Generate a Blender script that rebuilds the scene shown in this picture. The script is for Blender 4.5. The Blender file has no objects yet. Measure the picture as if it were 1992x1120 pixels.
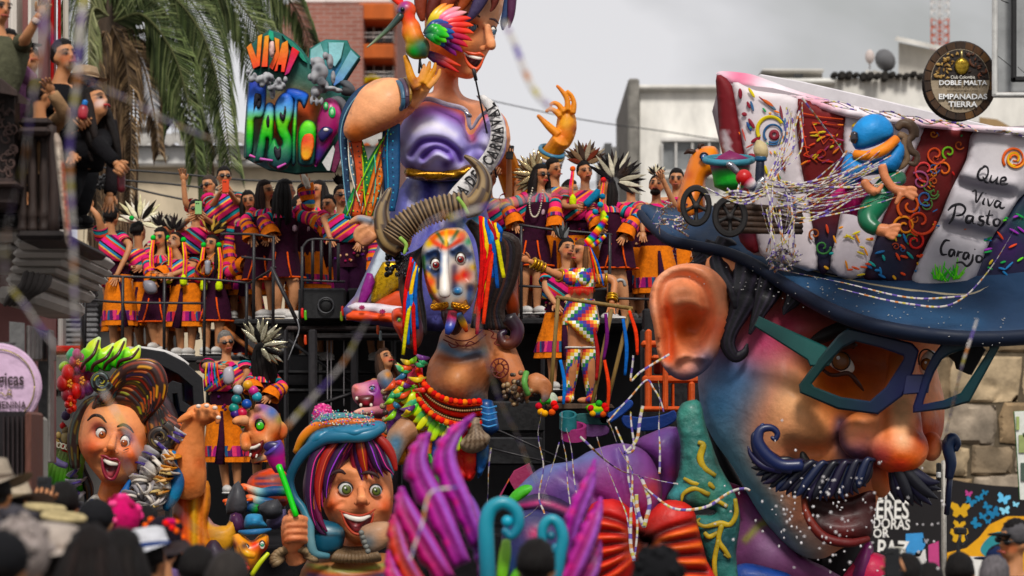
import math as mt
import bpy,random
import numpy as np
from mathutils import Vector,Matrix
from mathutils.geometry import delaunay_2d_cdt
rnd=random.Random(7)
# ------------------------------------------------------------------ camera, world, sun, exposure
# The camera stands at eye level in the crowd; F is its focal length in photograph pixels (1992 wide).
F,CX,HY,CZ=5650.0,996.0,900.0,2.0
scn=bpy.context.scene
COL=scn.collection
cam_d=bpy.data.cameras.new('camera');cam=bpy.data.objects.new('camera',cam_d);COL.objects.link(cam)
cam.location=(0,0,CZ);cam.rotation_euler=(mt.pi/2,0,0)
cam_d.sensor_width=36.0;cam_d.lens=F/1992*36;cam_d.shift_y=(HY-560)/1992
cam_d.clip_start=.1;cam_d.clip_end=3000
cam_d.dof.use_dof=True;cam_d.dof.focus_distance=27.0;cam_d.dof.aperture_fstop=2.3
scn.camera=cam
SUN_EL,SUN_AZ=mt.radians(46),mt.radians(174)
world=bpy.data.worlds.new('World');scn.world=world;world.use_nodes=True
nt=world.node_tree;nt.nodes.clear()
def N(t,kind,**kw):
 n=t.nodes.new(kind)
 for k,v in kw.items():
  if k.startswith('i_'):
   n.inputs[k[2:].replace('_',' ')].default_value=v
  elif k[0]=='n' and k[1:].isdigit():
   n.inputs[int(k[1:])].default_value=v
  else:setattr(n,k,v)
 return n
def ramp(t,fac,stops,interp='LINEAR'):
 n=t.nodes.new('ShaderNodeValToRGB');n.color_ramp.interpolation=interp
 e=n.color_ramp.elements
 while len(e)<len(stops):e.new(.5)
 for k,(p,c)in enumerate(stops):
  e[k].position=p;e[k].color=(*c[:3],1)
 t.links.new(fac,n.inputs[0]);return n.outputs[0]
def lnk(t,a,b):t.links.new(a,b)
sky=N(nt,'ShaderNodeTexSky',sky_type='NISHITA',sun_disc=False,sun_elevation=SUN_EL,sun_rotation=SUN_AZ)
bw=N(nt,'ShaderNodeRGBToBW');lnk(nt,sky.outputs[0],bw.inputs[0])
tc=N(nt,'ShaderNodeTexCoord')
mp=N(nt,'ShaderNodeMapping');mp.inputs['Scale'].default_value=(1,1,1.6);mp.inputs['Location'].default_value=(1.345,.7,.3);lnk(nt,tc.outputs['Generated'],mp.inputs[0])
nz=N(nt,'ShaderNodeTexNoise',i_Scale=5.5,i_Detail=5.0,i_Roughness=.5,i_Distortion=.3);lnk(nt,mp.outputs[0],nz.inputs['Vector'])
cl=ramp(nt,nz.outputs['Fac'],[(.36,(4.3,4.4,4.35)),(.48,(6.2,6.2,6.4)),(.57,(7.6,7.55,7.8))])
mx=N(nt,'ShaderNodeMixRGB',blend_type='MIX');mx.inputs[0].default_value=.93
lnk(nt,bw.outputs[0],mx.inputs[1]);lnk(nt,cl,mx.inputs[2])
bg=N(nt,'ShaderNodeBackground');bg.inputs['Strength'].default_value=.054;lnk(nt,mx.outputs[0],bg.inputs[0])
wo=N(nt,'ShaderNodeOutputWorld');lnk(nt,bg.outputs[0],wo.inputs[0])
sun_d=bpy.data.lights.new('sun','SUN');sun_d.energy=1.5;sun_d.angle=mt.radians(14);sun_d.color=(1,.96,.9)
sun=bpy.data.objects.new('sun',sun_d);COL.objects.link(sun)
sd=Vector((mt.sin(SUN_AZ)*mt.cos(SUN_EL),mt.cos(SUN_AZ)*mt.cos(SUN_EL),mt.sin(SUN_EL)))
sun.rotation_euler=sd.to_track_quat('Z','Y').to_euler();sun.location=(0,0,60)
vs=scn.view_settings;vs.view_transform='Standard';vs.look='None';vs.exposure=.92;vs.gamma=1.0;vs.use_curve_mapping=False
scn.cycles.use_denoising=True
scn.cycles.max_bounces=6;scn.cycles.diffuse_bounces=3;scn.cycles.glossy_bounces=2
scn.cycles.transparent_max_bounces=6;scn.cycles.caustics_reflective=False;scn.cycles.caustics_refractive=False
# ------------------------------------------------------------------ small maths
A=np.array
def hx_(h):
 if not isinstance(h,str):return A(h,float)
 h=h.lstrip('#');h=''.join(c*2 for c in h)if len(h)==3 else h
 return A([int(h[i:i+2],16)/255 for i in(0,2,4)])
def lin(c):
 c=np.clip(A(c,float),0,1);return np.where(c<=.04045,c/12.92,((c+.055)/1.055)**2.4)
def pigment(c):
 """colours above are written as they look in shade; real paint is a little stronger"""
 g=(c@A([.3,.55,.15]))[...,None];k=1.16*(g+(c-g)*1.22);return np.clip(k,.004,.86)
def W(px,py,Y):
 px,py,Y=np.broadcast_arrays(A(px,float),A(py,float),A(Y,float))
 return np.stack([(px-CX)*Y/F,Y,CZ+(HY-py)*Y/F],-1)
def PX(v):
 v=np.asarray(v);return np.stack([CX+v[...,0]*F/v[...,1],HY-(v[...,2]-CZ)*F/v[...,1]],-1)
def crom(pts,sub,closed=False):
 """Catmull-Rom through the rows of pts."""
 p=A(pts,float)
 if len(p)<3 or sub<=1:
  return p if sub<=1 or closed else np.stack([p[0]+(p[1]-p[0])*t for t in np.linspace(0,1,sub+1)])
 q=np.vstack([p[-1],p,p[0],p[1]])if closed else np.vstack([2*p[0]-p[1],p,2*p[-1]-p[-2]])
 n=len(p)if closed else len(p)-1
 t=np.linspace(0,1,sub,endpoint=False)[:,None]
 out=[]
 for i in range(n):
  a,b,c,d=q[i],q[i+1],q[i+2],q[i+3]
  out.append(.5*((2*b)+(-a+c)*t+(2*a-5*b+4*c-d)*t**2+(-a+3*b-3*c+d)*t**3))
 if not closed:out.append(p[-1:])
 return np.vstack(out)
def nrm(v):return v/np.maximum(np.linalg.norm(v,axis=-1,keepdims=True),1e-9)
def dist_poly(P,line):
 """distance of points P (N,2 or N,3) to a polyline, and parameter 0..1 along it"""
 line=A(line,float)
 if len(line)==1:return np.linalg.norm(P-line[0],axis=1),np.zeros(len(P))
 best=np.full(len(P),1e9);par=np.zeros(len(P));n=len(line)-1
 for i in range(n):
  a,b=line[i],line[i+1];ab=b-a
  t=np.clip(((P-a)@ab)/max(ab@ab,1e-12),0,1)
  d=np.linalg.norm(P-(a+t[:,None]*ab),axis=1)
  m=d<best;best[m]=d[m];par[m]=(i+t[m])/n
 return best,par
def in_poly(P,poly):
 x,y=P[:,0],P[:,1];r=np.zeros(len(P),bool);n=len(poly)
 for i in range(n):
  x1,y1=poly[i];x2,y2=poly[(i+1)%n]
  m=((y1>y)!=(y2>y))
  if y1!=y2:r^=m&(x<(x2-x1)*(y-y1)/(y2-y1)+x1)
 return r
def paint(v,base,st_):
 """airbrush: strokes = (points px, radius px, colour[, strength[, hard]]) over the vertices' picture positions"""
 P=PX(v);c=np.tile(hx_(base),(len(v),1))if np.ndim(hx_(base))==1 else A(base,float).copy()
 for s in st_:
  pts,r,col=s[:3];k=s[3]if len(s)>3 else 1.0;hard=s[4]if len(s)>4 else 0
  if np.ndim(pts)==1:pts=[pts]
  if hard=='poly':w=in_poly(P,A(pts,float))*k
  else:
   if len(pts)>2:pts=crom(pts,4)
   d,_=dist_poly(P,pts)
   w=(np.clip((r-d)/(.35*r)+.5,0,1)if hard else np.exp(-(d/r)**2))*k
  c=c*(1-w[:,None])+hx_(col)*w[:,None]
 return c
    # ------------------------------------------------------------------ mesh building
class MB:
 def __init__(s):s.V=[];s.T=[];s.C=[];s.U=[];s.n=0
 def add(s,v,f,col=(.5,.5,.5),uv=None):
  v=np.asarray(v,float);k=len(v)
  c=hx_(col);c=np.tile(c,(k,1))if c.ndim==1 else c
  s.V.append(v);s.C.append(c);s.U.append(np.zeros((k,2))if uv is None else np.asarray(uv,float))
  s.T.extend([tuple(int(i)+s.n for i in q)for q in f]);s.n+=k;return s
 def arr(s):return np.vstack(s.V),s.T,np.vstack(s.C),np.vstack(s.U)
 def mesh(s,name,off):
  v,f,c,u=s.arr();m=bpy.data.meshes.new(name)
  m.from_pydata((v-off).tolist(),[],f)
  at=m.attributes.new('Col','FLOAT_COLOR','POINT');d=np.ones((len(v),4));d[:,:3]=pigment(lin(c));at.data.foreach_set('color',d.astype(np.float32).ravel())
  at=m.attributes.new('puv','FLOAT2','POINT');at.data.foreach_set('vector',u.astype(np.float32).ravel())
  return m
ORG={}
def tag(o,label=None,cat=None,group=None,kind=None):
 if label:o['label']=label
 if cat:o['category']=cat
 if group:o['group']=group
 if kind:o['kind']=kind
 return o
def emp(name,loc,label=None,cat=None,group=None):
 o=bpy.data.objects.new(name,None);o.empty_display_size=.2;COL.objects.link(o)
 o.location=tuple(map(float,loc));ORG[o.name]=A(loc,float);return tag(o,label,cat,group)
def bd(mb,name,mat,parent=None,smooth=True,label=None,cat=None,group=None,kind=None):
 v=np.vstack(mb.V)
 if parent is not None:org=ORG[parent.name]
 else:
  lo,hi=v.min(0),v.max(0);org=A([(lo[0]+hi[0])/2,(lo[1]+hi[1])/2,lo[2]])
 m=mb.mesh(name,org);m.materials.append(mat)
 if smooth is True:m.shade_smooth()
 elif smooth:m.shade_smooth();m.set_sharp_from_angle(angle=mt.radians(smooth))
 o=bpy.data.objects.new(name,m);COL.objects.link(o);ORG[o.name]=org
 if parent is not None:o.parent=parent
 else:o.location=tuple(org)
 return tag(o,label,cat,group,kind)
def grid_faces(n,m,wrap=True,off=0):
 f=[]
 for i in range(n-1):
  for j in range(m if wrap else m-1):
   a,b=i*m+j,i*m+(j+1)%m
   f.append((off+a,off+b,off+b+m,off+a+m))
 return f
def swp(mb,P,R,seg=8,flat=1.0,col=(.5,.5,.5),uvs=None,cap=True,up=(0,1,0),cf=None,shape=None):
 """tube along world points P with radii R; the section is R wide across the picture and R*flat deep"""
 P=A(P,float);n=len(P);R=np.broadcast_to(A(R,float),(n,));flat=np.broadcast_to(A(flat,float),(n,))
 T=nrm(np.gradient(P,axis=0));up=A(up,float)
 s=np.cross(T[0],up)
 if np.linalg.norm(s)<.1:s=np.cross(T[0],A([1.,0,.01]))
 S=np.zeros_like(P);s=nrm(s)
 for i in range(n):
  s=s-T[i]*(s@T[i]);s=s/max(np.linalg.norm(s),1e-9);S[i]=s
 D=np.cross(S,T)
 a=np.arange(seg)*2*mt.pi/seg
 ca,sa=np.cos(a),np.sin(a)
 if shape is not None:rr=shape(a);ca,sa=ca*rr,sa*rr
 V=P[:,None]+(S[:,None]*ca[None,:,None]+D[:,None]*(sa[None,:]*flat[:,None])[...,None])*R[:,None,None]
 L=np.r_[0,np.cumsum(np.linalg.norm(np.diff(P,axis=0),axis=1))]
 t=L/max(L[-1],1e-9)
 c=cal(col,t)
 if cf is not None:C=cf(t[:,None]*np.ones(seg),a[None]*np.ones((n,1)))
 else:C=np.repeat(c[:,None],seg,1)
 U=np.stack([np.repeat(L[:,None],seg,1),np.repeat(a[None]/(2*mt.pi),n,0)],-1)
 v=V.reshape(-1,3);f=grid_faces(n,seg);C=C.reshape(-1,3);U=U.reshape(-1,2)
 if cap:
  e0=P[0]-T[0]*R[0]*flat[0]*.5;e1=P[-1]+T[-1]*R[-1]*flat[-1]*.5
  k=len(v);v=np.vstack([v,e0,e1]);C=np.vstack([C,C[0],C[-1]]);U=np.vstack([U,U[0],U[-1]])
  f+=[(k,(j+1)%seg,j)for j in range(seg)]+[(k+1,(n-1)*seg+j,(n-1)*seg+(j+1)%seg)for j in range(seg)]
 mb.add(v,f,C,U);return mb
def cal(col,t):
 if isinstance(col,list):
  cs=A([hx_(x)for x in col]);x=t*(len(cs)-1);i=np.clip(x.astype(int),0,len(cs)-2);k=(x-i)[:,None]
  return cs[i]*(1-k)+cs[i+1]*k
 return np.tile(hx_(col),(len(t),1))
def tb(mb,pts,r=None,seg=8,sub=4,flat=1.0,col=(.5,.5,.5),Y=None,**kw):
 """tube through picture points: rows (px, py, r_px) with one Y, or (px, py, Y, r_px)"""
 p=[list(map(float,q))for q in pts]
 if Y is not None:
  p=[[q[0],q[1],Y,q[2]if len(q)>2 else r]for q in p]
 elif r is not None and len(p[0])==3:p=[q+[r]for q in p]
 p=crom(p,sub);p[:,3]=np.maximum(p[:,3],.05)
 return swp(mb,W(p[:,0],p[:,1],p[:,2]),p[:,3]*p[:,2]/F,seg,flat,col,**kw)
def ball(mb,c,r,col=(.5,.5,.5),seg=16,rings=10,rot=None,cf=None):
 """ellipsoid at world point c, radii r (metres)"""
 r=np.broadcast_to(A(r,float),(3,));v=[(0,0,1)]
 for i in range(1,rings):
  th=mt.pi*i/rings
  for j in range(seg):
   ph=2*mt.pi*j/seg;v.append((mt.sin(th)*mt.cos(ph),mt.sin(th)*mt.sin(ph),mt.cos(th)))
 v.append((0,0,-1));v=A(v)
 f=[(0,1+j,1+(j+1)%seg)for j in range(seg)]+[tuple(1+i for i in q)for q in grid_faces(rings-1,seg)]
 f=[tuple(q)for q in f];k=1+(rings-2)*seg;e=len(v)-1
 f+=[(e,k+(j+1)%seg,k+j)for j in range(seg)]
 f=[tuple(reversed(q))if len(q)==4 else q for q in f]
 C=cf(v)if cf else col
 w=v*r
 if rot is not None:w=w@A(rot).T
 mb.add(w+A(c,float),f,C,np.stack([np.arctan2(v[:,1],v[:,0])/6.283,v[:,2]],-1));return mb
def pbl(mb,px,py,Y,r,col,ry=None,rd=None,**kw):
 """ellipsoid by picture position and radii in pixels (rx, ry, depth)"""
 k=Y/F;return ball(mb,W(px,py,Y),A([r,(rd if rd is not None else r),(ry if ry is not None else r)])*k,col,**kw)
def rotz(a):c,s=mt.cos(a),mt.sin(a);return A([[c,-s,0],[s,c,0],[0,0,1.]])
def roty(a):c,s=mt.cos(a),mt.sin(a);return A([[c,0,s],[0,1,0],[-s,0,c]])
def rotx(a):c,s=mt.cos(a),mt.sin(a);return A([[1,0,0],[0,c,-s],[0,s,c.real]])
def box(mb,c,size,col=(.5,.5,.5),rot=None,bev=.0):
 """box with (optionally) chamfered edges; c = centre"""
 h=A(size,float)/2
 if bev<=0:
  v=A([[x,y,z]for x in(-1,1)for y in(-1,1)for z in(-1,1)])*h
  f=[(0,1,3,2),(4,6,7,5),(0,4,5,1),(2,3,7,6),(0,2,6,4),(1,5,7,3)]
 else:
  b=min(bev,h.min()*.9);v=[];idx={}
  for x in(-1,1):
   for y in(-1,1):
    for z in(-1,1):
     for ax in range(3):
      q=A([x,y,z],float)*(h-b);q[ax]=(x,y,z)[ax]*h[ax];idx[(x,y,z,ax)]=len(v);v.append(q)
  f=[]
  for ax in range(3):
   o1,o2=[(1,2),(2,0),(0,1)][ax]
   for s in(-1,1):
    q=[]
    for a1,a2 in((-1,-1),(1,-1),(1,1),(-1,1)):
     k=[0,0,0];k[ax]=s;k[o1]=a1;k[o2]=a2;q.append(idx[(*k,ax)])
    f.append(tuple(q if s>0 else q[::-1]))
  for ax in range(3):
   o1,o2=[(1,2),(2,0),(0,1)][ax]
   for a1 in(-1,1):
    for a2 in(-1,1):
     k0=[0,0,0];k0[o1]=a1;k0[o2]=a2;k1=k0[:];k0[ax]=-1;k1[ax]=1
     q=(idx[(*k0,o1)],idx[(*k1,o1)],idx[(*k1,o2)],idx[(*k0,o2)])
     f.append(q if a1*a2>0 else q[::-1])
  for x in(-1,1):
   for y in(-1,1):
    for z in(-1,1):
     q=tuple(idx[(x,y,z,a)]for a in range(3));f.append(q if x*y*z>0 else q[::-1])
  v=A(v)
 if rot is not None:v=v@A(rot).T
 mb.add(v+A(c,float),f,col,v[:,[0,2]]);return mb
def pbox(mb,x0,y0,x1,y1,Y,depth,col,bev=.0):
 """box whose front covers the picture rectangle at depth Y"""
 a,b=W(x0,y1,Y),W(x1,y0,Y)
 return box(mb,[(a[0]+b[0])/2,Y+depth/2,(a[2]+b[2])/2],[abs(b[0]-a[0]),depth,abs(b[2]-a[2])],col,bev=bev)
def bar(mb,p,q,r,col,seg=6,square=False):
 """straight bar between two world points"""
 P=A([p,q],float)
 if square:return swp(mb,P,r*1.3,4,1.0,col)
 return swp(mb,P,r,seg,1.0,col)
def pbar(mb,x0,y0,Y0,x1,y1,Y1,rpx,col,seg=6):
 return swp(mb,A([W(x0,y0,Y0),W(x1,y1,Y1)]),A([rpx*Y0/F,rpx*Y1/F]),seg,1.0,col)
def loft(mb,rings,seg=20,col=(.5,.5,.5),wave=.0,nw=7,cap=False,cf=None):
 """rings: (centre xyz, rx, ry, yaw); uv = (around 0..1, height below the top in metres)"""
 V=[];U=[];C=[];z0=None;L=.0;pc=None
 n=len(rings);cc=cal(col,np.linspace(0,1,n))
 for i,(c,rx,ry,yaw)in enumerate(rings):
  c=A(c,float)
  if pc is not None:L+=np.linalg.norm(c-pc)
  pc=c
  w=wave*i/max(n-1,1)
  for j in range(seg):
   a=2*mt.pi*j/seg;k=1+w*mt.sin(a*nw+1.3)
   x,y=rx*mt.cos(a)*k,ry*mt.sin(a)*k
   V.append(c+A([x*mt.cos(yaw)-y*mt.sin(yaw),x*mt.sin(yaw)+y*mt.cos(yaw),0]));U.append((j/seg,L));C.append(cc[i])
 f=[tuple(reversed(q))for q in grid_faces(n,seg)]
 if cap:
  k=len(V);V+=[A(rings[0][0],float),A(rings[-1][0],float)];U+=[(0,0),(0,L)];C+=[cc[0],cc[-1]]
  f+=[(k,j,(j+1)%seg)for j in range(seg)]+[(k+1,(n-1)*seg+(j+1)%seg,(n-1)*seg+j)for j in range(seg)]
 C=A(C)
 if cf is not None:C=cf(A(V),A(U))
 mb.add(A(V),f,C,A(U));return mb
def resample(poly,step):
 p=A(poly,float);q=np.vstack([p,p[:1]]);d=np.linalg.norm(np.diff(q,axis=0),axis=1);out=[]
 for i in range(len(p)):
  k=max(1,int(round(d[i]/step)))
  for t in range(k):out.append(q[i]+(q[i+1]-q[i])*t/k)
 return A(out)
def tri_fill(poly,cell):
 """outline points + interior grid, triangulated; returns 2-D points, triangles, number of outline points"""
 o=resample(poly,cell);lo,hi=o.min(0),o.max(0)
 gx=np.arange(lo[0],hi[0]+cell,cell);gy=np.arange(lo[1],hi[1]+cell*.87,cell*.87)
 g=A([(x+(.5*cell if j%2 else 0),y)for j,y in enumerate(gy)for x in gx])
 g=g[in_poly(g,o)]
 if len(g):
  d=np.full(len(g),1e9)
  for k in range(0,len(o)):
   d=np.minimum(d,((g-o[k])**2).sum(1))
  g=g[d>(.62*cell)**2]
 pts=np.vstack([o,g])if len(g)else o
 n=len(o)
 r=delaunay_2d_cdt([Vector(p)for p in pts],[(i,(i+1)%n)for i in range(n)],[],1,1e-4)
 V=A([tuple(p)for p in r[0]]);org=r[3]
 new=np.arange(len(V));ob=np.zeros(len(V),bool)
 for i,l in enumerate(org):
  if any(k<n for k in l)or not l:ob[i]=True
 tris=[tuple(q)for q in r[2]]
 T=[]
 for q in tris:
  a,b,c=V[q[0]],V[q[1]],V[q[2]]
  if(b[0]-a[0])*(c[1]-a[1])-(b[1]-a[1])*(c[0]-a[0])<0:q=(q[0],q[2],q[1])
  T.append(q)
 return V,T,ob
def poisson(V,T,ob):
 """u with Laplace(u) = -1 inside and 0 on the outline, by conjugate gradients"""
 n=len(V);t=A(T);e=np.vstack([t[:,[0,1]],t[:,[1,2]],t[:,[2,0]]]);e.sort(1);e=np.unique(e,axis=0)
 w=1.0/np.maximum(((V[e[:,0]]-V[e[:,1]])**2).sum(1),1e-6);w=np.minimum(w,np.median(w)*3)
 i,j=e[:,0],e[:,1];dg=np.bincount(i,w,n)+np.bincount(j,w,n);fr=~ob
 def mul(x):return(dg*x-np.bincount(i,w*x[j],n)-np.bincount(j,w*x[i],n))*fr
 b=fr*1.0;x=np.zeros(n);r=b.copy();z=r/np.maximum(dg,1e-9);p=z.copy();rz=r@z
 for _ in range(400):
  Ap=mul(p);al=rz/max(p@Ap,1e-30);x+=al*p;r-=al*Ap
  if r@r<1e-6*n:break
  z=r/np.maximum(dg,1e-9);rn=r@z;p=z+p*(rn/rz);rz=rn
 return np.maximum(x,0)
def ifl(mb,poly,Y,depth,cell=5,sm=5,col=(.5,.5,.5),st_=(),bu=(),back=.6,pw=.5,slope=None,closed=True):
 """A full body grown from a traced outline: bulges `depth` metres towards the viewer, back*depth away.
    bumps: (points px, radius px, metres[, hard]) press ridges and hollows into the front. slope=(dY/dpx, dY/dpy, px0, py0) tilts the sheet."""
 p=A(poly,float)
 if sm>1:p=crom(p,sm,True)
 V,T,ob=tri_fill(p,cell);u=poisson(V,T,ob);um=max(u.max(),1e-9);q=u/um
 h=depth*q**pw;rim=np.clip(q*8,0,1)
 for b in bu:
  pts,r,a=b[:3];hard=b[3]if len(b)>3 else 0
  if np.ndim(pts)==1:pts=[pts]
  if len(pts)>2:pts=crom(pts,4)
  d,_=dist_poly(V,pts)
  h=h+a*rim*(np.clip((r-d)/(.5*r)+.5,0,1)if hard else np.exp(-(d/r)**2))
 Y0=Y(V[:,0],V[:,1])if callable(Y)else np.full(len(V),float(Y))
 if slope:Y0=Y0+slope[0]*(V[:,0]-slope[2])+slope[1]*(V[:,1]-slope[3])
 fv=W(V[:,0],V[:,1],Y0-h);bv=W(V[:,0],V[:,1],Y0+depth*back*q**pw)
 idx=np.arange(len(V));bi=np.where(ob,idx,len(V)+np.cumsum(~ob)-1)
 v=np.vstack([fv,bv[~ob]])
 f=[(a,c,b)for a,b,c in T][:]
 f=[(a,b,c)for a,b,c in T]
 f+=[(bi[a],bi[c],bi[b])for a,b,c in T if not(ob[a]and ob[b]and ob[c])]
 C=paint(v,col,st_)if not callable(col)else paint(v,col(PX(v)),st_)
 mb.add(v,f,C,(v[:,[0,2]]));return mb
def slab(mb,poly,Y,thick,bev=.0,col=(.5,.5,.5),sm=0,st_=(),cell=40,side=None,slope=None):
 """plate cut to a traced outline: front at Y, `thick` metres deep, front edge chamfered by bev px"""
 p=A(poly,float)
 if sm>1:p=crom(p,sm,True)
 ar=.5*np.sum(p[:,0]*np.roll(p[:,1],-1)-np.roll(p[:,0],-1)*p[:,1])
 if ar<0:p=p[::-1]
 p=resample(p,cell)if cell else p
 n=len(p);YY=(lambda q:Y(q[:,0],q[:,1])if callable(Y)else Y if not slope else Y+slope[0]*(q[:,0]-slope[2])+slope[1]*(q[:,1]-slope[3]))
 t=nrm(np.roll(p,-1,0)-np.roll(p,1,0));inn=np.stack([-t[:,1],t[:,0]],-1)
 k=(24.0 if callable(Y)else Y)/F
 rings=[]
 if bev>0:rings.append((p+inn*bev,YY(p)))
 rings+=[(p,YY(p)+(bev*k if bev>0 else 0)),(p,YY(p)+thick)]
 V2,T,ob=tri_fill(rings[0][0],cell if cell else 60)
 fv=W(V2[:,0],V2[:,1],YY(V2));C=paint(fv,col,st_)if not callable(col)else paint(fv,col(PX(fv)),st_)
 mb.add(fv,T,C,fv[:,[0,2]])
 vs_=[]
 for q,y in rings:vs_.append(W(q[:,0],q[:,1],y))
 v=np.vstack(vs_);f=grid_faces(len(rings),n)
 f=[tuple(reversed(q))for q in f]
 sc=hx_(side)if side is not None else None
 C=(paint(v,col,st_)if not callable(col)else paint(v,col(PX(v)),st_))if sc is None else sc
 if sc is not None and bev>0:
  C=np.tile(sc,(len(v),1));C[:n]=paint(v[:n],col,st_)if not callable(col)else col(PX(v[:n]))
 mb.add(v,f,C,v[:,[0,2]])
 bv=fv+A([0,thick,0]);mb.add(bv,[(a,c,b)for a,b,c in T],col if not callable(col)and sc is None else(sc if sc is not None else col(PX(bv))),bv[:,[0,2]])
 return mb
def remesh(v,f,voxel,smooth=4):
 m=bpy.data.meshes.new('tmp');m.from_pydata(v.tolist(),[],f);o=bpy.data.objects.new('tmp',m);COL.objects.link(o)
 md=o.modifiers.new('r','REMESH');md.mode='VOXEL';md.voxel_size=voxel
 if smooth:s=o.modifiers.new('s','SMOOTH');s.factor=.5;s.iterations=smooth
 ev=o.evaluated_get(bpy.context.evaluated_depsgraph_get());e=ev.to_mesh()
 k=len(e.vertices);vv=np.empty(k*3,np.float32);e.vertices.foreach_get('co',vv)
 ff=[tuple(p.vertices)for p in e.polygons];ev.to_mesh_clear()
 bpy.data.objects.remove(o);bpy.data.meshes.remove(m)
 return vv.reshape(-1,3).astype(float),ff
def fuse(mb,voxel,smooth=4,base=None,st_=(),cf=None):
 """grow every piece in mb into one continuous skin; colours by airbrush strokes or copied from the nearest old vertex"""
 v,f,c,u=mb.arr();V,Fc=remesh(v,f,voxel,smooth)
 if cf is not None:C=cf(V)
 elif base is not None:C=paint(V,base,st_)
 else:
  from mathutils.kdtree import KDTree
  kd=KDTree(len(v));[kd.insert(p,i)for i,p in enumerate(v)];kd.balance()
  C=A([c[kd.find(p)[1]]for p in V])
  if st_:C=paint(V,C,st_)
 o=MB();o.add(V,Fc,C);return o
def text_mesh(s,size=1.0,bold=.0,ext=.0,align='CENTER',space=1.0):
 cu=bpy.data.curves.new('t','FONT');cu.body=s;cu.size=size;cu.offset=bold;cu.extrude=ext;cu.align_x=align;cu.align_y='CENTER';cu.space_character=space;cu.resolution_u=3
 o=bpy.data.objects.new('t',cu);COL.objects.link(o);ev=o.evaluated_get(bpy.context.evaluated_depsgraph_get());e=ev.to_mesh()
 v=A([tuple(p.co)for p in e.vertices])if len(e.vertices)else np.zeros((0,3));f=[tuple(p.vertices)for p in e.polygons]
 ev.to_mesh_clear();bpy.data.objects.remove(o);bpy.data.curves.remove(cu);return v,f
def ptext(mb,s,px,py,Y,h,col,bold=.0,ext=.004,sx=1.0,rot=.0,skew=.0,serif=False,align='CENTER',space=1.0,curve=None,fit=0):
 """lettering: capital height h px, centred at (px,py) on the upright plane Y"""
 v,f=text_mesh(s,1.0,bold,.0,align,space)
 if not len(v):return mb
 k=h/.70;x,y=v[:,0]*k*sx+v[:,1]*k*skew,v[:,1]*k
 if fit:x=x*fit/(x.max()-x.min())
 c,s_=mt.cos(rot),mt.sin(rot)
 X,Yp=px+x*c-(-y)*s_*1.0,py+(x*s_)+(-y)*c
 if curve is not None:X,Yp=curve(X,Yp)
 fv=W(X,Yp,np.full(len(X),Y-ext));bv=W(X,Yp,np.full(len(X),float(Y)))
 n=len(fv);from_={}
 for q in f:
  for a,b in zip(q,q[1:]+q[:1]):
   if(b,a)in from_:del from_[(b,a)]
   else:from_[(a,b)]=1
 ff=list(f)+[(a,a+n,b+n,b)for a,b in from_]
 mb.add(np.vstack([fv,bv]),ff,col,np.vstack([fv,bv])[:,[0,2]]);return mb
def on(Yf,pts,lift=.01,r=None):
 """picture rows (px, py[, r]) laid on a surface Yf, lifted towards the viewer"""
 return[(p[0],p[1],float(Yf(A(float(p[0])),A(float(p[1]))))-lift,p[2]if len(p)>2 else r)for p in pts]
def frame_ring(mb,outer,inner,Y,thick,col,sm=0,bev=2.0):
 """flat frame between two loops with the same number of points"""
 o,i=A(outer,float),A(inner,float)
 if sm>1:o,i=crom(o,sm,True),crom(i,sm,True)
 n=len(o);Yf=Y if callable(Y)else(lambda x,y:np.full(len(x),float(Y)))
 def ring(p,dy):return W(p[:,0],p[:,1],Yf(p[:,0],p[:,1])+dy)
 d=nrm(i-o)*bev;b=bev*24/F
 R=[ring(o,thick),ring(o,b),ring(o+d,0),ring(i-d,0),ring(i,b),ring(i,thick)]
 R.append(R[0]);mb.add(np.vstack(R),grid_faces(7,n),col);return mb
def lk_(parent,specs,Y,cols,mat,name='hair_lock',sub=6,seg=8,flat=.8):
 """one mesh per lock of carved hair: rows (px, py, r) with an optional depth offset"""
 for k,sp in enumerate(specs):
  m=MB();c=cols[k%len(cols)]
  tb(m,[(p[0],p[1],Y+(p[3]if len(p)>3 else 0),p[2])for p in sp],sub=sub,seg=seg,flat=flat,col=c)
  bd(m,name,mat,parent)
def spi(cx,cy,r0,r1,turns,a0=0,n=26,w0=3,w1=1.2,dy0=0,dy1=0):
 return[(cx+(r0+(r1-r0)*t)*mt.cos(a0+turns*6.283*t),cy+(r0+(r1-r0)*t)*mt.sin(a0+turns*6.283*t),w0+(w1-w0)*t,dy0+(dy1-dy0)*t)for t in np.linspace(0,1,n)]
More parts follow.
